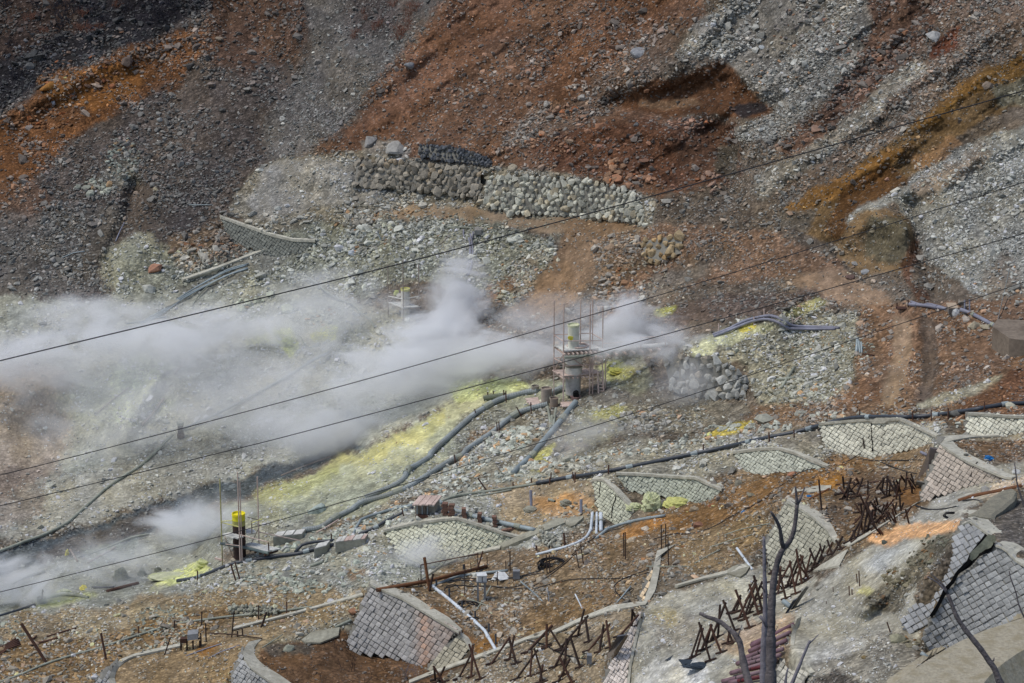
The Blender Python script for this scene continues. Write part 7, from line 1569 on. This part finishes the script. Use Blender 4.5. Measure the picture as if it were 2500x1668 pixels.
roof_ = mk('roof', cbox(p+Vector((0, .35, h_-.03)), w_*.98, 1.3, .028, -R_), MGREYP, hut)
for k in range(7): mk('roof_plank', cbox(p+Vector((w_*(-.45+.15*k), .35, h_+.02*(k % 2))), w_*.14, 1.5, .07, -R_), MPINKW, roof_)
for k, (x_, y_) in enumerate([(745,415), (790,425), (878,438), (985,470), (1085,492)]):
    q_ = at(*B3([(x_, y_)])[0], .05); pr = empty('brick_pier', q_, 'small stacked brick pier carrying the grey pipe', 'pier', 'brick piers under the grey pipe')
    sc2 = q_.y/F
    for j in range(6 if k < 2 else 5): mk('brick', cbox(q_+Vector((random.uniform(-.04, .04), random.uniform(-.04, .04), j*.115)), (15 if k < 2 else 11)*sc2, .32, .1, random.uniform(-.2, .2)), MBRICK, pr)
q_ = at(*B3([(1190,530)])[0], .1); br = empty('loose_bricks', q_, 'short row of loose bricks below the grey pipe', 'bricks')
for k in range(3): mk('brick', cbox(q_+Vector((.28*k-.3, .12*k, 0)), .26, .2, .12, .4), MBRICK, br)
# troughs with boards
def trough(zf_, x0, y0, x1, y1, hpx, label, n=7):
    (ua, va), (ub, vb) = zf_([(x0, y0), (x1, y1)]); A_, B_ = at(ua, va, .3), at(ub, vb, .3); zt = max(A_.z, B_.z)
    s_ = A_.y/F; z_ = zt+hpx*s_; root = empty('boarded_trough', A_, label, 'trough')
    A2, B2_ = hp(ua, va-hpx, z_), hp(ub, vb-hpx, z_); bk = Vector((.15, .75, 0))
    vs_ = [A2, B2_, B2_+bk, A2+bk]; vs_ += [v_-Vector((0, 0, hpx*s_+.4)) for v_ in vs_]
    mk('body', (vs_, [(0, 1, 2, 3), (0, 4, 5, 1), (1, 5, 6, 2), (2, 6, 7, 3), (3, 7, 4, 0)]), simple('trough_concrete', (158,156,142), .9, 4), root)
    for k in range(n):
        a_, b_ = A2.lerp(B2_, (k+.06)/n), A2.lerp(B2_, (k+.94)/n); dz = Vector((0, 0, .04+random.uniform(0, .03)))
        vs_ = [a_, b_, b_+bk, a_+bk]; vs_ = [v_+Vector((0, 0, .003)) for v_ in vs_]+[v_+dz for v_ in vs_]
        mk('lid_board', (vs_, [(0, 3, 2, 1), (4, 5, 6, 7), (0, 1, 5, 4), (1, 2, 6, 5), (2, 3, 7, 6), (3, 0, 4, 7)]), MPINKW if random.random() < .3 else MBOARD, root)
trough(B2, 1060, 632, 1262, 610, 9, 'concrete trough with pinkish board lids right of the concrete block')
trough(B2, 635, 592, 835, 570, 7, 'grey trough with long board lid behind the small scaffold', 3)
trough(B2, 915, 690, 1003, 668, 13, 'squat concrete block over the dark pipe', 1)
# valve box at right with white bag
boxat('valve_box', M3, 1825, 1890, 548, 590, .9, simple('valve_concrete', (120,112,104), .9, 4), 'square concrete valve box with flat lid on the right hand pipe line', 'box', lid=simple('lid_tan', (176,158,136), .8, 3))
boxat('valve_box', M2, 918, 968, 20, 55, .8, simple('grille_box', (136,134,128), .9, 4), 'small grey louvred block on the bank above the steam', 'box')
def blob(name, c, rx, ry, rz, mat, label, cat, seed=1, rough=.25, cuts=0):
    p = at(*c, .05); s_ = p.y/F; bm = bmesh.new(); bmesh.ops.create_icosphere(bm, subdivisions=4, radius=1); vs_ = []
    arr = np.array([v_.co[:] for v_ in bm.verts]); nz = fbm(arr[:, 0]+3*arr[:, 2], arr[:, 1]-2*arr[:, 2], .7, 4, seed, .6)
    for v_, n_ in zip(bm.verts, nz): v_.co *= 1+rough*n_; v_.co = Vector((v_.co.x*rx*s_, v_.co.y*ry*s_, max(v_.co.z, -.3)*rz*s_))
    me = bpy.data.meshes.new(name); bm.to_mesh(me); bm.free(); me.materials.append(mat)
    o = bpy.data.objects.new(name, me); COL.objects.link(o); o.location = p; return tagit(o, label, cat)
blob('white_bag', M3([(1885,605)])[0], 10, 9, 16, MWHITE, 'white sack slumped beside the concrete valve box', 'sack', 3, .3)
blob('blue_tarp', C6([(2035,635)])[0], 12, 8, 11, MBLUE, 'crumpled blue sheet on the brown ground behind the curved rim', 'tarp', 4, .6)
blob('blue_tarp', B4([(1610,398)])[0], 5, 4, 3, MBLUE, 'tiny blue scrap on the orange soil', 'scrap', 5, .5)
blob('blue_tarp', C6([(420,962)])[0], 7, 5, 3, MBLUE, 'small blue scrap behind the short curved rim', 'scrap', 6, .5)
blob('concrete_lump', C10([(1140,1090)])[0], 17, 14, 11, MCONC, 'rough concrete lump at the foot of the upright steel column', 'lump', 7, .4)
blob('stone_cluster', C10([(1650,1000)])[0], 15, 12, 12, MCONC, 'grey rounded lump at the orange stain', 'lump', 8, .5)
blob('sulphur_mound', B4([(985,370)])[0], 28, 26, 48, MSULF, 'pale yellow green sulphur mound standing inside the walled pit', 'mound', 9, .5)
blob('sulphur_mound', B4([(870,370)])[0], 22, 20, 14, MSULF, 'low pale sulphur apron at the left foot of the mound', 'mound', 10, .5)
blob('sulphur_mound', B4([(1160,340)])[0], 36, 30, 14, simple('yellow_grit', (190,190,118), .95, 4, .05), 'flat yellowish crust right of the sulphur mound', 'mound', 11, .4)
blob('sulphur_mound', B1([(830,860)])[0], 20, 18, 40, MSULFG, 'grey green upright crust mound beside the steam pool', 'mound', 12, .5)
blob('sulphur_mound', B1([(972,830)])[0], 11, 10, 18, MSULFG, 'small grey green crust mound right of the upright one', 'mound', 13, .5)
blob('sulphur_mound', B1([(1080,800)])[0], 9, 8, 10, MSULFG, 'tiny grey mound in the steam', 'mound', 14, .4)
blob('sulphur_mound', B1([(1380,775)])[0], 20, 16, 17, simple('pale_sulphur', (198,202,146), .95, 4, .06, blotch=(186,188,110)), 'yellow crusted lump at the right end of the yellow crust', 'mound', 15, .6)
blob('sulphur_mound', B1([(1180,840)])[0], 62, 34, 7, simple('pale_sulphur_b', (188,190,158), .95, 4, .06, blotch=(184,190,130)), 'long low yellow crust below the small scaffold', 'mound', 16, .4)
blob('sulphur_mound', B1([(570,930)])[0], 9, 8, 11, MYEL, 'small bright yellow lump at the left', 'mound', 17, .6)
blob('sulphur_mound', B1([(440,950)])[0], 18, 10, 9, MSULF, 'low yellow green lumps behind the pale green pipe', 'mound', 18, .6)
blob('sulphur_mound', B1([(460,690)])[0], 6, 6, 14, simple('yellow_stub', (198,190,90), .9, 4, .05), 'thin yellow crust stub left of the steam pool', 'mound', 19, .5)
blob('sulphur_mound', M1([(1975,800)])[0], 16, 14, 14, simple('lime_sulphur', (178,186,118), .9, 4, .06), 'lime yellow crusted lump in the steam at the left', 'mound', 20, .6)
blob('sulphur_mound', M1([(1900,740)])[0], 12, 10, 8, simple('lime_sulphur_b', (196,200,130), .9, 4, .06), 'small lime yellow crust above the crusted lump', 'mound', 21, .6)
blob('sulphur_mound', M2([(1890,1010)])[0], 22, 14, 15, simple('vent_sulphur', (190,190,104), .9, 4, .06, blotch=(150,136,60)), 'yellow sulphur crust around a vent right of the tower', 'mound', 22, .7)
blob('sulphur_mound', M2([(385,470)])[0], 7, 6, 9, simple('lime_sulphur_c', (190,196,130), .9, 4), 'yellow lump on the faint scaffold in the steam', 'mound', 23, .5)
# white meter box on posts
p = at(*B3([(1000,1005)])[0], .1); s_ = p.y/F; cb = empty('control_box', p, 'white electric box tied on top of two posts in the cable yard', 'box')
for dx in (-11, 7): mk('post', cbox(p+Vector((dx*s_, 0, -.1)), .1, .1, 57*s_+.1), MGREYBOX, cb)
mk('shelf', cbox(p+Vector((-1*s_, 0, 55*s_)), 28*s_, .5, .06), MGREYBOX, cb); mk('cabinet', cbox(p+Vector((-1*s_, 0, 56.5*s_)), 24*s_, .42, 16*s_, .15), MWHITE, cb)
mk('cabinet_lid', cbox(p+Vector((-1*s_, 0, 72.6*s_)), 26*s_, .48, .05, .15), MWHITE, cb)
mk('strap', cbox(p+Vector((-1*s_, 0, 56.3*s_)), .03, .46, 16.5*s_, .15), MCABLE, cb)
tagit(mk('metal_sheet', merge(boxvf(at(*B3([(1060,865)])[0], .35), (1.0, .2, 0), (.3, 1.0, .1), (0, 0, .02)), boxvf(at(*B3([(1120,868)])[0], .5), (.55, .3, -.02), (-.3, .7, .1), (0, 0, .02))), MWHITE), 'white bent sheet lying right of the white electric box', 'sheet')
root, p, w_, h_ = boxat('junction_box', B4, 32, 84, 785, 850, .3, MGREYBOX, 'grey metal junction box on thin legs beside the big cable coil', 'box', lift=.25)
for dx in (-.4, .4): mk('leg', cbox(p+Vector((dx*w_, .05, -.45)), .04, .04, .5), MRUSTD, root)
root, p, w_, h_ = boxat('junction_box', B4, 538, 574, 1357, 1430, .3, MGREYBOX, 'grey metal box hanging on a stake before the steel plate', 'box', lift=.35)
mk('stem', cbox(p+Vector((.3*w_, .1, -.5)), .04, .04, .55), MRUSTD, root)
# log resting on the wall
lp = [at(*B3([(282,932)])[0], .9), at(*B3([(640,868)])[0], .9), at(*B3([(1035,768)])[0], .3)]
lg = empty('log', lp[0], 'long brown timber log lying on top of the masonry wall', 'log')
mk('trunk', tube([lp[0], lp[1], lp[2]], [5.8*lp[0].y/F, 5.2*lp[1].y/F, 4.2*lp[2].y/F], 10), MLOG, lg, smooth=True)
dl = (lp[1]-lp[0]).normalized(); mk('end_grain', tube([lp[0]-dl*.02, lp[0]+dl*.01], 4.4*lp[0].y/F, 12), simple('end_grain', (70,50,40), .9, 10), lg)
post(*B3([(760,855),(1040,800)]), 3.0, MLOG, 'thinner brown pole lying under the log', name='wood_pole', cat='pole')
A_, B_ = stick_ends(*B3([(581,760),(975,683)])); tagit(mk('wood_rail', tube([PD(*B3([(581,760)])[0], Ds(*B3([(600,850)])[0])-.3), PD(*B3([(975,683)])[0], Ds(*B3([(980,780)])[0])-.3)], .03, 5), MRUST), 'thin horizontal rail held above the log', 'rail')
# stakes near log (dark stump)
post(*B3([(640,940),(665,820)]), 3.2, MRUSTD, 'short dark stump beside the thick leaning post', name='stump', cat='stump')
# sheet metal rack at bottom left
p = at(*B1([(1300,1335)])[0], .1); s_ = p.y/F; rk = empty('sheet_rack', p, 'low rusty rack with grey sheet metal at the bottom left', 'rack')
for dx in (-24, -8, 8, 26): mk('leg', cbox(p+Vector((dx*s_, 0, -.05)), .08, .08, 26*s_), MRUSTD, rk)
mk('sheet', boxvf(p+Vector((-6*s_, -.1, 26*s_)), (28*s_, 0, 4*s_), (0, .35, .1), (0, .05, .3)), MGREYBOX, rk); mk('bracket', cbox(p+Vector((-17*s_, 0, 20*s_)), 16*s_, .3, 12*s_), MRUST, rk); mk('rail', beam(p+Vector((-24*s_, 0, 25*s_)), p+Vector((28*s_, 0, 31*s_)), .06, .06), MRUSTD, rk)
tagit(mk('wood_rail', tube([at(*B1([(1420,1225)])[0], .6), at(*B1([(1600,1235)])[0], .6), at(*B1([(1792,1262)])[0], .3)], .035, 5), MRUSTD), 'thin rail held low by stakes at the bottom left', 'rail')
# steel plates facing away from the camera along the wall ends
def plate(zf_, pts, label, mat, near=.6):
    q_ = zf_(pts); Dm = np.mean([Ds(*p) for p in q_]); P_ = [PD(p[0], p[1], Dm-near+k_*.15) for k_, p in enumerate(q_)]
    n_ = len(P_); P2 = [v_+Vector((.05, .15, 0)) for v_ in P_]
    fs = [tuple(range(n_)), tuple(range(n_, 2*n_))[::-1]]+[(k, n_+k, n_+(k+1) % n_, (k+1) % n_) for k in range(n_)]
    return tagit(mk('steel_plate', (P_+P2, fs), mat), label, 'plate')
plate(C6, [(1505,528),(1588,542),(1480,835),(1385,815)], 'brownish grey sheet panel fixed to the end of the curved wall', simple('brownish_panel', (116,108,106), .7, 3, blotch=(130,112,88)))
plate(C6, [(1385,828),(1470,842),(1445,875),(1372,862)], 'dark foot panel below the brownish grey sheet', MCONCD)
plate(B4, [(745,1250),(805,1240),(740,1330),(690,1420),(680,1365)], 'dark grey steel plate at the top of the crusted wall end', MPLATE, .8)
plate(B4, [(740,1335),(800,1245),(820,1250),(700,1450),(660,1520),(655,1495)], 'tan timber board under the dark steel plate', simple('tan_board', (112,98,82), .9, 4), .7)
plate(C9, [(1370,400),(1440,360),(1260,645),(1235,625)], 'dark blue grey plate above the pink pipes', simple('blue_grey_plate', (66,72,82), .6, 3), .9)
plate(C9, [(1440,350),(1560,200),(1600,210),(1210,800),(1195,795)], 'dark earth edge board along the terrace side', MCONCD, .6)
tagit(mk('dark_sheet', merge(boxvf(at(*B4([(1075,1415)])[0], .2), (1.5, .1, -.03), (.5, .5, .1), (0, 0, .04)), boxvf(at(*B4([(1200,1455)])[0], .2), (1.9, -.15, -.02), (-.2, .45, .12), (0, 0, .05))), MTARP), 'crumpled dark sheet on the pale terrace left of the bare tree', 'sheet')
blob('dark_fold', B4([(1330,1450)])[0], 46, 20, 4.5, MTARP, 'folded dark plastic lying under the crossed stakes', 'sheet', 30, .7)
# concrete arm at right (thick rounded wall crown)
def arm():
    root = empty('wall_crown', PD(2400, 1240, 84), 'thick rough concrete wall crown curving down in front of the grey gravel', 'wall crown')
    o1 = B5([(1400,430),(1480,380),(1560,300),(1640,255),(1700,245)]); i1 = B5([(1590,455),(1600,420),(1660,380),(1730,320),(1745,275)])
    zt = None; vs_, fs = [], []; n = 14; D_ = Ds(*B5([(1500,420)])[0])-.7; zt = PD(*B5([(1500,420)])[0], D_).z
    for i in range(n+1):
        a_, b_ = polypoint(o1, i/n), polypoint(i1, i/n); A_, B_ = hp(a_[0], a_[1], zt), hp(b_[0], b_[1], zt)
        j_ = Vector((0, 0, random.uniform(-.02, .02)))
        vs_ += [A_+j_, A_.lerp(B_, .15)+Vector((0, 0, .08))+j_, A_.lerp(B_, .85)+Vector((0, 0, .08))+j_, B_+j_, B_-Vector((0, 0, 1.2)), A_-Vector((0, 0, 1.2))]
    for i in range(n):
        k = 6*i
        for m_ in range(6): fs.append((k+m_, k+(m_+1) % 6, k+6+(m_+1) % 6, k+6+m_))
    fs += [(5, 4, 3, 2, 1, 0), tuple(6*n+m_ for m_ in range(6))]
    mk('crown', (vs_, fs), simple('rough_crown', (132,128,112), .95, 10, .05, blotch=(110,108,96)), root)
arm()

# ------------------------------------------------------------------ dry shrubs
def twig_shrub(seed, n=70, L=1.0, spread=.8, mat=MTWIG):
    r_ = random.Random(seed); V_, F_ = [], []
    def limb(p, d, ln, w_, lev):
        q_ = p+d*ln; s_ = d.cross(Vector((r_.uniform(-1, 1), r_.uniform(-1, 1), r_.uniform(-1, 1)))).normalized()*w_; o_ = len(V_)
        t_ = d.cross(s_).normalized()*w_
        V_.extend([p+s_, p-s_*.5+t_*.8, p-s_*.5-t_*.8, q_]); F_.extend([(o_, o_+1, o_+3), (o_+1, o_+2, o_+3), (o_+2, o_, o_+3)])
        if lev:
            for _ in range(r_.choice((3, 4))):
                k = r_.uniform(.3, .9); d2 = (d+Vector((r_.gauss(0, .55), r_.gauss(0, .55), r_.gauss(.1, .4)))).normalized()
                limb(p+d*ln*k, d2, ln*r_.uniform(.45, .7), w_*.6, lev-1)
    for _ in range(n):
        a_ = r_.uniform(0, 6.28); k = r_.uniform(0, spread)
        d = Vector((math.cos(a_)*k, math.sin(a_)*k, 1)).normalized(); limb(Vector((r_.gauss(0, .2), r_.gauss(0, .2), -.05)), d, L*r_.uniform(.5, 1), .016, 2)
    me = bpy.data.meshes.new('dry_shrub'); me.from_pydata([v_[:] for v_ in V_], [], F_); me.materials.append(mat); me.update(); return me
SH = {'red': [twig_shrub(i, 22, .8, 1.5, MTWIGR) for i in (1, 2, 3)], 'dark': [twig_shrub(i, 22, .8, 1.5, MTWIGD) for i in (4, 5, 6)], 'bare': [twig_shrub(i, 5, 1.0, .8, MTWIG) for i in (7, 8, 9)], 'pale': [twig_shrub(12, 7, 1.0, .7, MBARKP)]}
SHL = [('red', T2, [(430,210,24), (400,240,22), (470,160,20), (270,160,18), (240,190,14), (520,50,22), (470,90,18), (370,20,16), (110,230,16), (160,80,10), (170,120,10), (90,255,10)], 'reddish dry shrub on the grey talus near the top', 'reddish shrubs near the top'),
 ('red', T1, [(570,90,18), (600,200,18), (690,180,14), (230,110,16), (790,30,14), (300,210,14), (540,190,16), (180,130,12)], 'reddish dry shrub among dark brush at the top left', 'reddish shrubs at the top left'),
 ('dark', T1, [(450,90,30), (420,170,26), (400,270,22), (650,60,24), (700,140,20), (1100,70,26), (1180,40,26), (1080,130,20), (960,140,16), (560,60,20), (150,500,20), (110,520,18), (330,330,18), (60,300,16), (870,60,18), (480,30,26), (1150,10,24), (40,20,20), (380,40,20), (1010,20,18), (250,30,18)], 'dark leafless bush in the dark top left corner', 'dark bushes in the top left corner'),
 ('bare', B2, [(1180,1450,34), (880,1430,14), (760,1500,14), (1060,1290,16), (1080,1330,18), (1250,1540,24), (960,1520,16), (1420,1450,18), (1480,1500,16), (1340,1420,12), (680,1460,9), (830,1280,13), (1100,1480,14), (1360,1540,14), (620,1240,8)], 'bare dark twiggy shrub on the reddish pit floor', 'bare shrubs on the reddish pit floor'),
 ('pale', B2, [(1550,1510,26), (1600,1500,20)], 'pale grey twiggy shrub at the foot of the cracked wall corner', 'pale shrubs by the cracked wall corner'),
 ('bare', C6, [(2090,480,16), (2220,380,14), (2230,400,12), (960,900,10), (2190,600,10), (2060,600,10)], 'small bare shrub on the brown ground at the right', 'small shrubs at the right')]
for kind, zf_, L_, lab, grp in SHL:
    for k, (x_, y_, rp) in enumerate(L_):
        u, v = zf_([(x_, y_)])[0]; p = at(u, v+rp*.4); o = bpy.data.objects.new('dry_shrub', SH[kind][k % len(SH[kind])]); COL.objects.link(o)
        o.location = p; o.rotation_euler = (random.uniform(0, .3), 0, random.uniform(0, 6.28)); o.scale = [rp*p.y/F*1.6*q for q in (1, 1, 1.0)]
        tagit(o, lab, 'shrub', grp)

# ------------------------------------------------------------------ foreground bare tree and branches
def branch(pts, r0, r1, D_, mat, root, name, zf_, tilt=0):
    q_ = spline(zf_(pts), 10); n = len(q_); s_ = D_/F
    P_ = [PD(p[0], p[1], D_+tilt*i/n) for i, p in enumerate(q_)]
    rs = [(r0+(r1-r0)*(i/(n-1))**.8)*s_*(1+random.uniform(-.13, .13)) for i in range(n)]
    return mk(name, tube(P_, rs, 10), mat, root, smooth=True)
TD = 30.0
tree = empty('bare_tree', PD(1880, 1700, TD), 'leafless grey tree standing close in front, its trunk cut by the bottom edge', 'tree')
branch([(45,2300),(50,1900),(60,1568),(62,1300),(66,1100),(72,950),(92,800),(120,700),(150,645),(190,600),(215,540),(232,440),(240,350)], 21, 4.8, TD, MBARK, tree, 'trunk', B5)
branch([(240,350),(236,290),(229,222)], 4.4, 2.4, TD, MBARK, tree, 'branch', B5)
branch([(240,352),(262,310),(280,265),(292,232)], 4.2, 2.0, TD, MBARK, tree, 'branch', B5, .3)
branch([(150,648),(135,600),(125,520),(100,455),(62,398)], 5.6, 3.6, TD, MBARK, tree, 'branch', B5, -.3)
branch([(200,600),(190,575),(182,550)], 2.0, 1.0, TD, MBARK, tree, 'twig', B5)
branch([(20,2200),(10,1700),(14,1300),(22,1100),(22,950),(18,800),(16,680),(14,565)], 15, 3.4, TD+.5, MBARKP, tree, 'branch', B5)
branch([(35,1180),(15,1140),(-15,1110)], 5, 4, TD, MBARKP, tree, 'stub', B5)
branch([(790,1750),(750,1560),(690,1350),(650,1150),(620,980),(560,880),(470,800),(360,705),(260,655),(160,625),(50,570)], 14, 3.8, TD-.8, MBARK, tree, 'branch', C9, .5)
branch([(590,900),(610,850),(650,740)], 3.0, 1.0, TD-.6, MBARK, tree, 'twig', C9)
branch([(1320,1720),(1380,1540),(1480,1300),(1540,1150),(1600,1010),(1620,960)], 6, 3.0, TD-1.2, MBARKP, tree, 'branch', C9)
branch([(1600,1010),(1680,940),(1750,870)], 2.6, .8, TD-1.2, MBARKP, tree, 'twig', C9)
branch([(1260,1700),(1280,1480),(1310,1350)], 4.5, 2.0, TD-1.4, MBARKP, tree, 'branch', C9)
for a_, b_, r_ in [((92,800),(128,740),1.6), ((215,540),(262,520),1.4), ((122,520),(165,470),1.2), ((100,455),(60,440),1.0), ((68,1000),(120,930),1.6), ((22,950),(-10,890),1.4), ((240,350),(200,320),1.0), ((64,1250),(110,1180),1.8), ((280,265),(310,250),.8), ((18,800),(45,740),1.0)]:
    branch([a_, ((a_[0]+b_[0])/2+4, (a_[1]+b_[1])/2), b_], r_, .5, TD, MBARK, tree, 'twig', B5)
sap = empty('bare_branch', PD(2440, 1700, 18), 'curving leafless branch rising in front of the split wall at the lower right', 'branch')
branch([(1720,1750),(1630,1568),(1590,1470),(1555,1420),(1500,1340),(1440,1265),(1380,1190),(1330,1110),(1300,1030),(1270,960)], 11, 4.6, 18, MBARK, sap, 'stem', B5)
branch([(1270,960),(1240,900),(1200,860),(1150,815)], 4.2, 1.2, 18, MBARK, sap, 'twig', B5)
branch([(1262,945),(1200,880),(1130,840)], 3.2, 1.0, 18, MBARKP, sap, 'twig', B5)
branch([(1565,1430),(1585,1410),(1588,1395)], 3, 1.4, 18, MBARK, sap, 'twig', B5)
tw = empty('bare_branch', PD(2500, 1560, 17), 'thin dark twig entering from the right edge over the split wall', 'branch')
branch([(1900,1300),(1840,1200),(1792,1115),(1755,1030),(1740,960),(1715,890),(1697,840),(1690,800)], 3.4, 1.3, 17, MBARK, tw, 'twig', B5)
tw = empty('bare_branch', PD(2540, 1300, 17), 'thin twig entering at the right edge in front of the pale rock', 'branch')
branch([(1880,520),(1830,420),(1792,350),(1760,260),(1742,190),(1735,120),(1727,65)], 4.0, 1.4, 17, MBARK, tw, 'twig', B5)
# ------------------------------------------------------------------ steam
def steam_material(name, peak, thr=.36, detail=8):
    m = bpy.data.materials.new(name); m.use_nodes = True; t = m.node_tree
    for n in list(t.nodes): t.nodes.remove(n)
    o = t.nodes.new('ShaderNodeOutputMaterial'); pv = t.nodes.new('ShaderNodeVolumePrincipled'); t.links.new(pv.outputs[0], o.inputs['Volume'])
    pv.inputs['Color'].default_value = (.985, .992, 1, 1); pv.inputs['Anisotropy'].default_value = 0.0
    tc = t.nodes.new('ShaderNodeTexCoord'); ge = t.nodes.new('ShaderNodeNewGeometry')
    ln = t.nodes.new('ShaderNodeVectorMath'); ln.operation = 'LENGTH'; t.links.new(tc.outputs['Object'], ln.inputs[0])
    r2 = mathn(t, 'MULTIPLY', ln.outputs['Value'], ln.outputs['Value']); fall = mathn(t, 'SUBTRACT', 1.0, r2)
    n1_ = t.nodes.new('ShaderNodeTexNoise'); n1_.inputs['Scale'].default_value = .36; n1_.inputs['Detail'].default_value = detail; n1_.inputs['Roughness'].default_value = .64; n1_.inputs['Distortion'].default_value = 1.1
    mp_ = t.nodes.new('ShaderNodeMapping'); mp_.inputs['Scale'].default_value = (.6, 1, 1.15); mp_.inputs['Rotation'].default_value = (0, math.radians(25), 0)
    t.links.new(ge.outputs['Position'], mp_.inputs['Vector']); t.links.new(mp_.outputs[0], n1_.inputs['Vector'])
    a_ = mathn(t, 'ADD', mathn(t, 'MULTIPLY', fall, 1.0), mathn(t, 'MULTIPLY', mathn(t, 'SUBTRACT', n1_.outputs['Fac'], .5), 5.2))
    a_ = mathn(t, 'SUBTRACT', a_, thr); a_ = mathn(t, 'MAXIMUM', a_, 0.0); a_ = mathn(t, 'MULTIPLY', a_, mathn(t, 'MAXIMUM', fall, 0.0))
    t.links.new(mathn(t, 'MULTIPLY', a_, peak), pv.inputs['Density'])
    return m
STEAMM = {}
bmS = bmesh.new(); bmesh.ops.create_icosphere(bmS, subdivisions=3, radius=1); 
PLUMES = [ # u, v, rx, ry, depth metres towards camera of centre, strength, label
 (1070,860,230,150,2.5,1.12,'big white steam cloud in the centre left of the tower'),
 (1125,720,80,120,3,.85,'steam column rising above the big central cloud'),
 (1280,860,190,85,2.5,.62,'steam drifting between the big cloud and the tower'),
 (900,960,280,150,4,.62,'lower lobe of the central steam cloud'),
 (780,1060,220,90,3,.42,'thin steam over the dark stream band'),
 (820,760,190,100,2,.42,'thin steam around the faint scaffold'),
 (540,815,220,80,2.5,.72,'white steam bank under the top cable at the left'),
 (300,840,230,65,2.5,.62,'steam bank at the left below the top cable'),
 (60,890,200,90,3,.62,'steam bank drifting out at the left edge'),
 (230,765,190,45,1.5,.55,'small steam wisp above the left bank'),
 (470,980,450,190,3,.36,'very thin veil of steam over the valley side'),
 (1340,790,170,75,1.0,.42,'thin steam behind the stack top'),
 (1550,790,150,75,1.5,.75,'steam behind the scaffold tower at its right'),
 (1620,850,170,55,2,.86,'steam streaming under the gangway'),
 (1430,1060,120,70,1.5,.16,'thin steam around the tower foot'),
 (1690,940,110,60,1.5,.22,'thin steam before the large stone wall'),
 (450,1300,120,75,2,.72,'steam puff over the yellow crust left of the small scaffold'),
 (300,1380,210,80,2,.45,'thin steam in the pool at the left'),
 (20,1440,150,100,2,.85,'dense steam at the bottom left edge'),
 (1045,1350,100,55,1.2,.45,'steam drifting in the hollow wall'),
 (540,1260,180,70,2,.32,'thin steam rising behind the small scaffold'),
]
for (u, v, rx, ry, nd, k, lab) in PLUMES:
    d = Ds(u, v+ry*.3)-nd; s_ = d/F; Ry = max(rx, ry)*s_*.55; Ry = min(Ry, 4.5)
    rad = Ry; key = (round(k, 2), round(Ry, 1))
    if key not in STEAMM: STEAMM[key] = steam_material('steam', (k*k*14+.6)/(2*Ry), .55-.5*(1-k))
    me = bpy.data.meshes.new('steam_plume'); bmS.to_mesh(me); me.materials.append(STEAMM[key])
    o = bpy.data.objects.new('steam_plume', me); COL.objects.link(o); o.location = PD(u, v, d); o.scale = (rx*s_*1.3, Ry, ry*s_*1.35)
    o['kind'] = 'stuff'; o['label'] = lab
bmS.free()
# tell look-alikes apart by their order across the view
ORD = ['first','second','third','fourth','fifth','sixth','seventh','eighth','ninth','tenth','eleventh','twelfth','thirteenth','fourteenth','fifteenth','sixteenth','seventeenth','eighteenth','nineteenth','twentieth']
TENS = {2:'twenty',3:'thirty',4:'forty',5:'fifty'}
def ordinal(n):
    if n <= 20: return ORD[n-1]
    return TENS[n//10]+('ieth' if False else '')+('-'+ORD[n % 10-1] if n % 10 else '') if n % 10 else TENS[n//10][:-1]+'ieth'
bylab = {}
for o in COL.objects:
    if o.parent is None and o.get('label') and o.get('category'): bylab.setdefault(o['label'], []).append(o)
for lab, os_ in bylab.items():
    if len(os_) < 2: continue
    os_.sort(key=lambda o: o.location.x/max(o.location.y, 1))
    for n_, o in enumerate(os_): o['label'] = (('leftmost ' if n_ == 0 else 'rightmost ' if n_ == len(os_)-1 else ordinal(n_+1)+' from left: ')+lab.replace('one of the similar ', '').replace('one of the ', '').replace('one of several ', ''))
print('objects', len(bpy.data.objects))
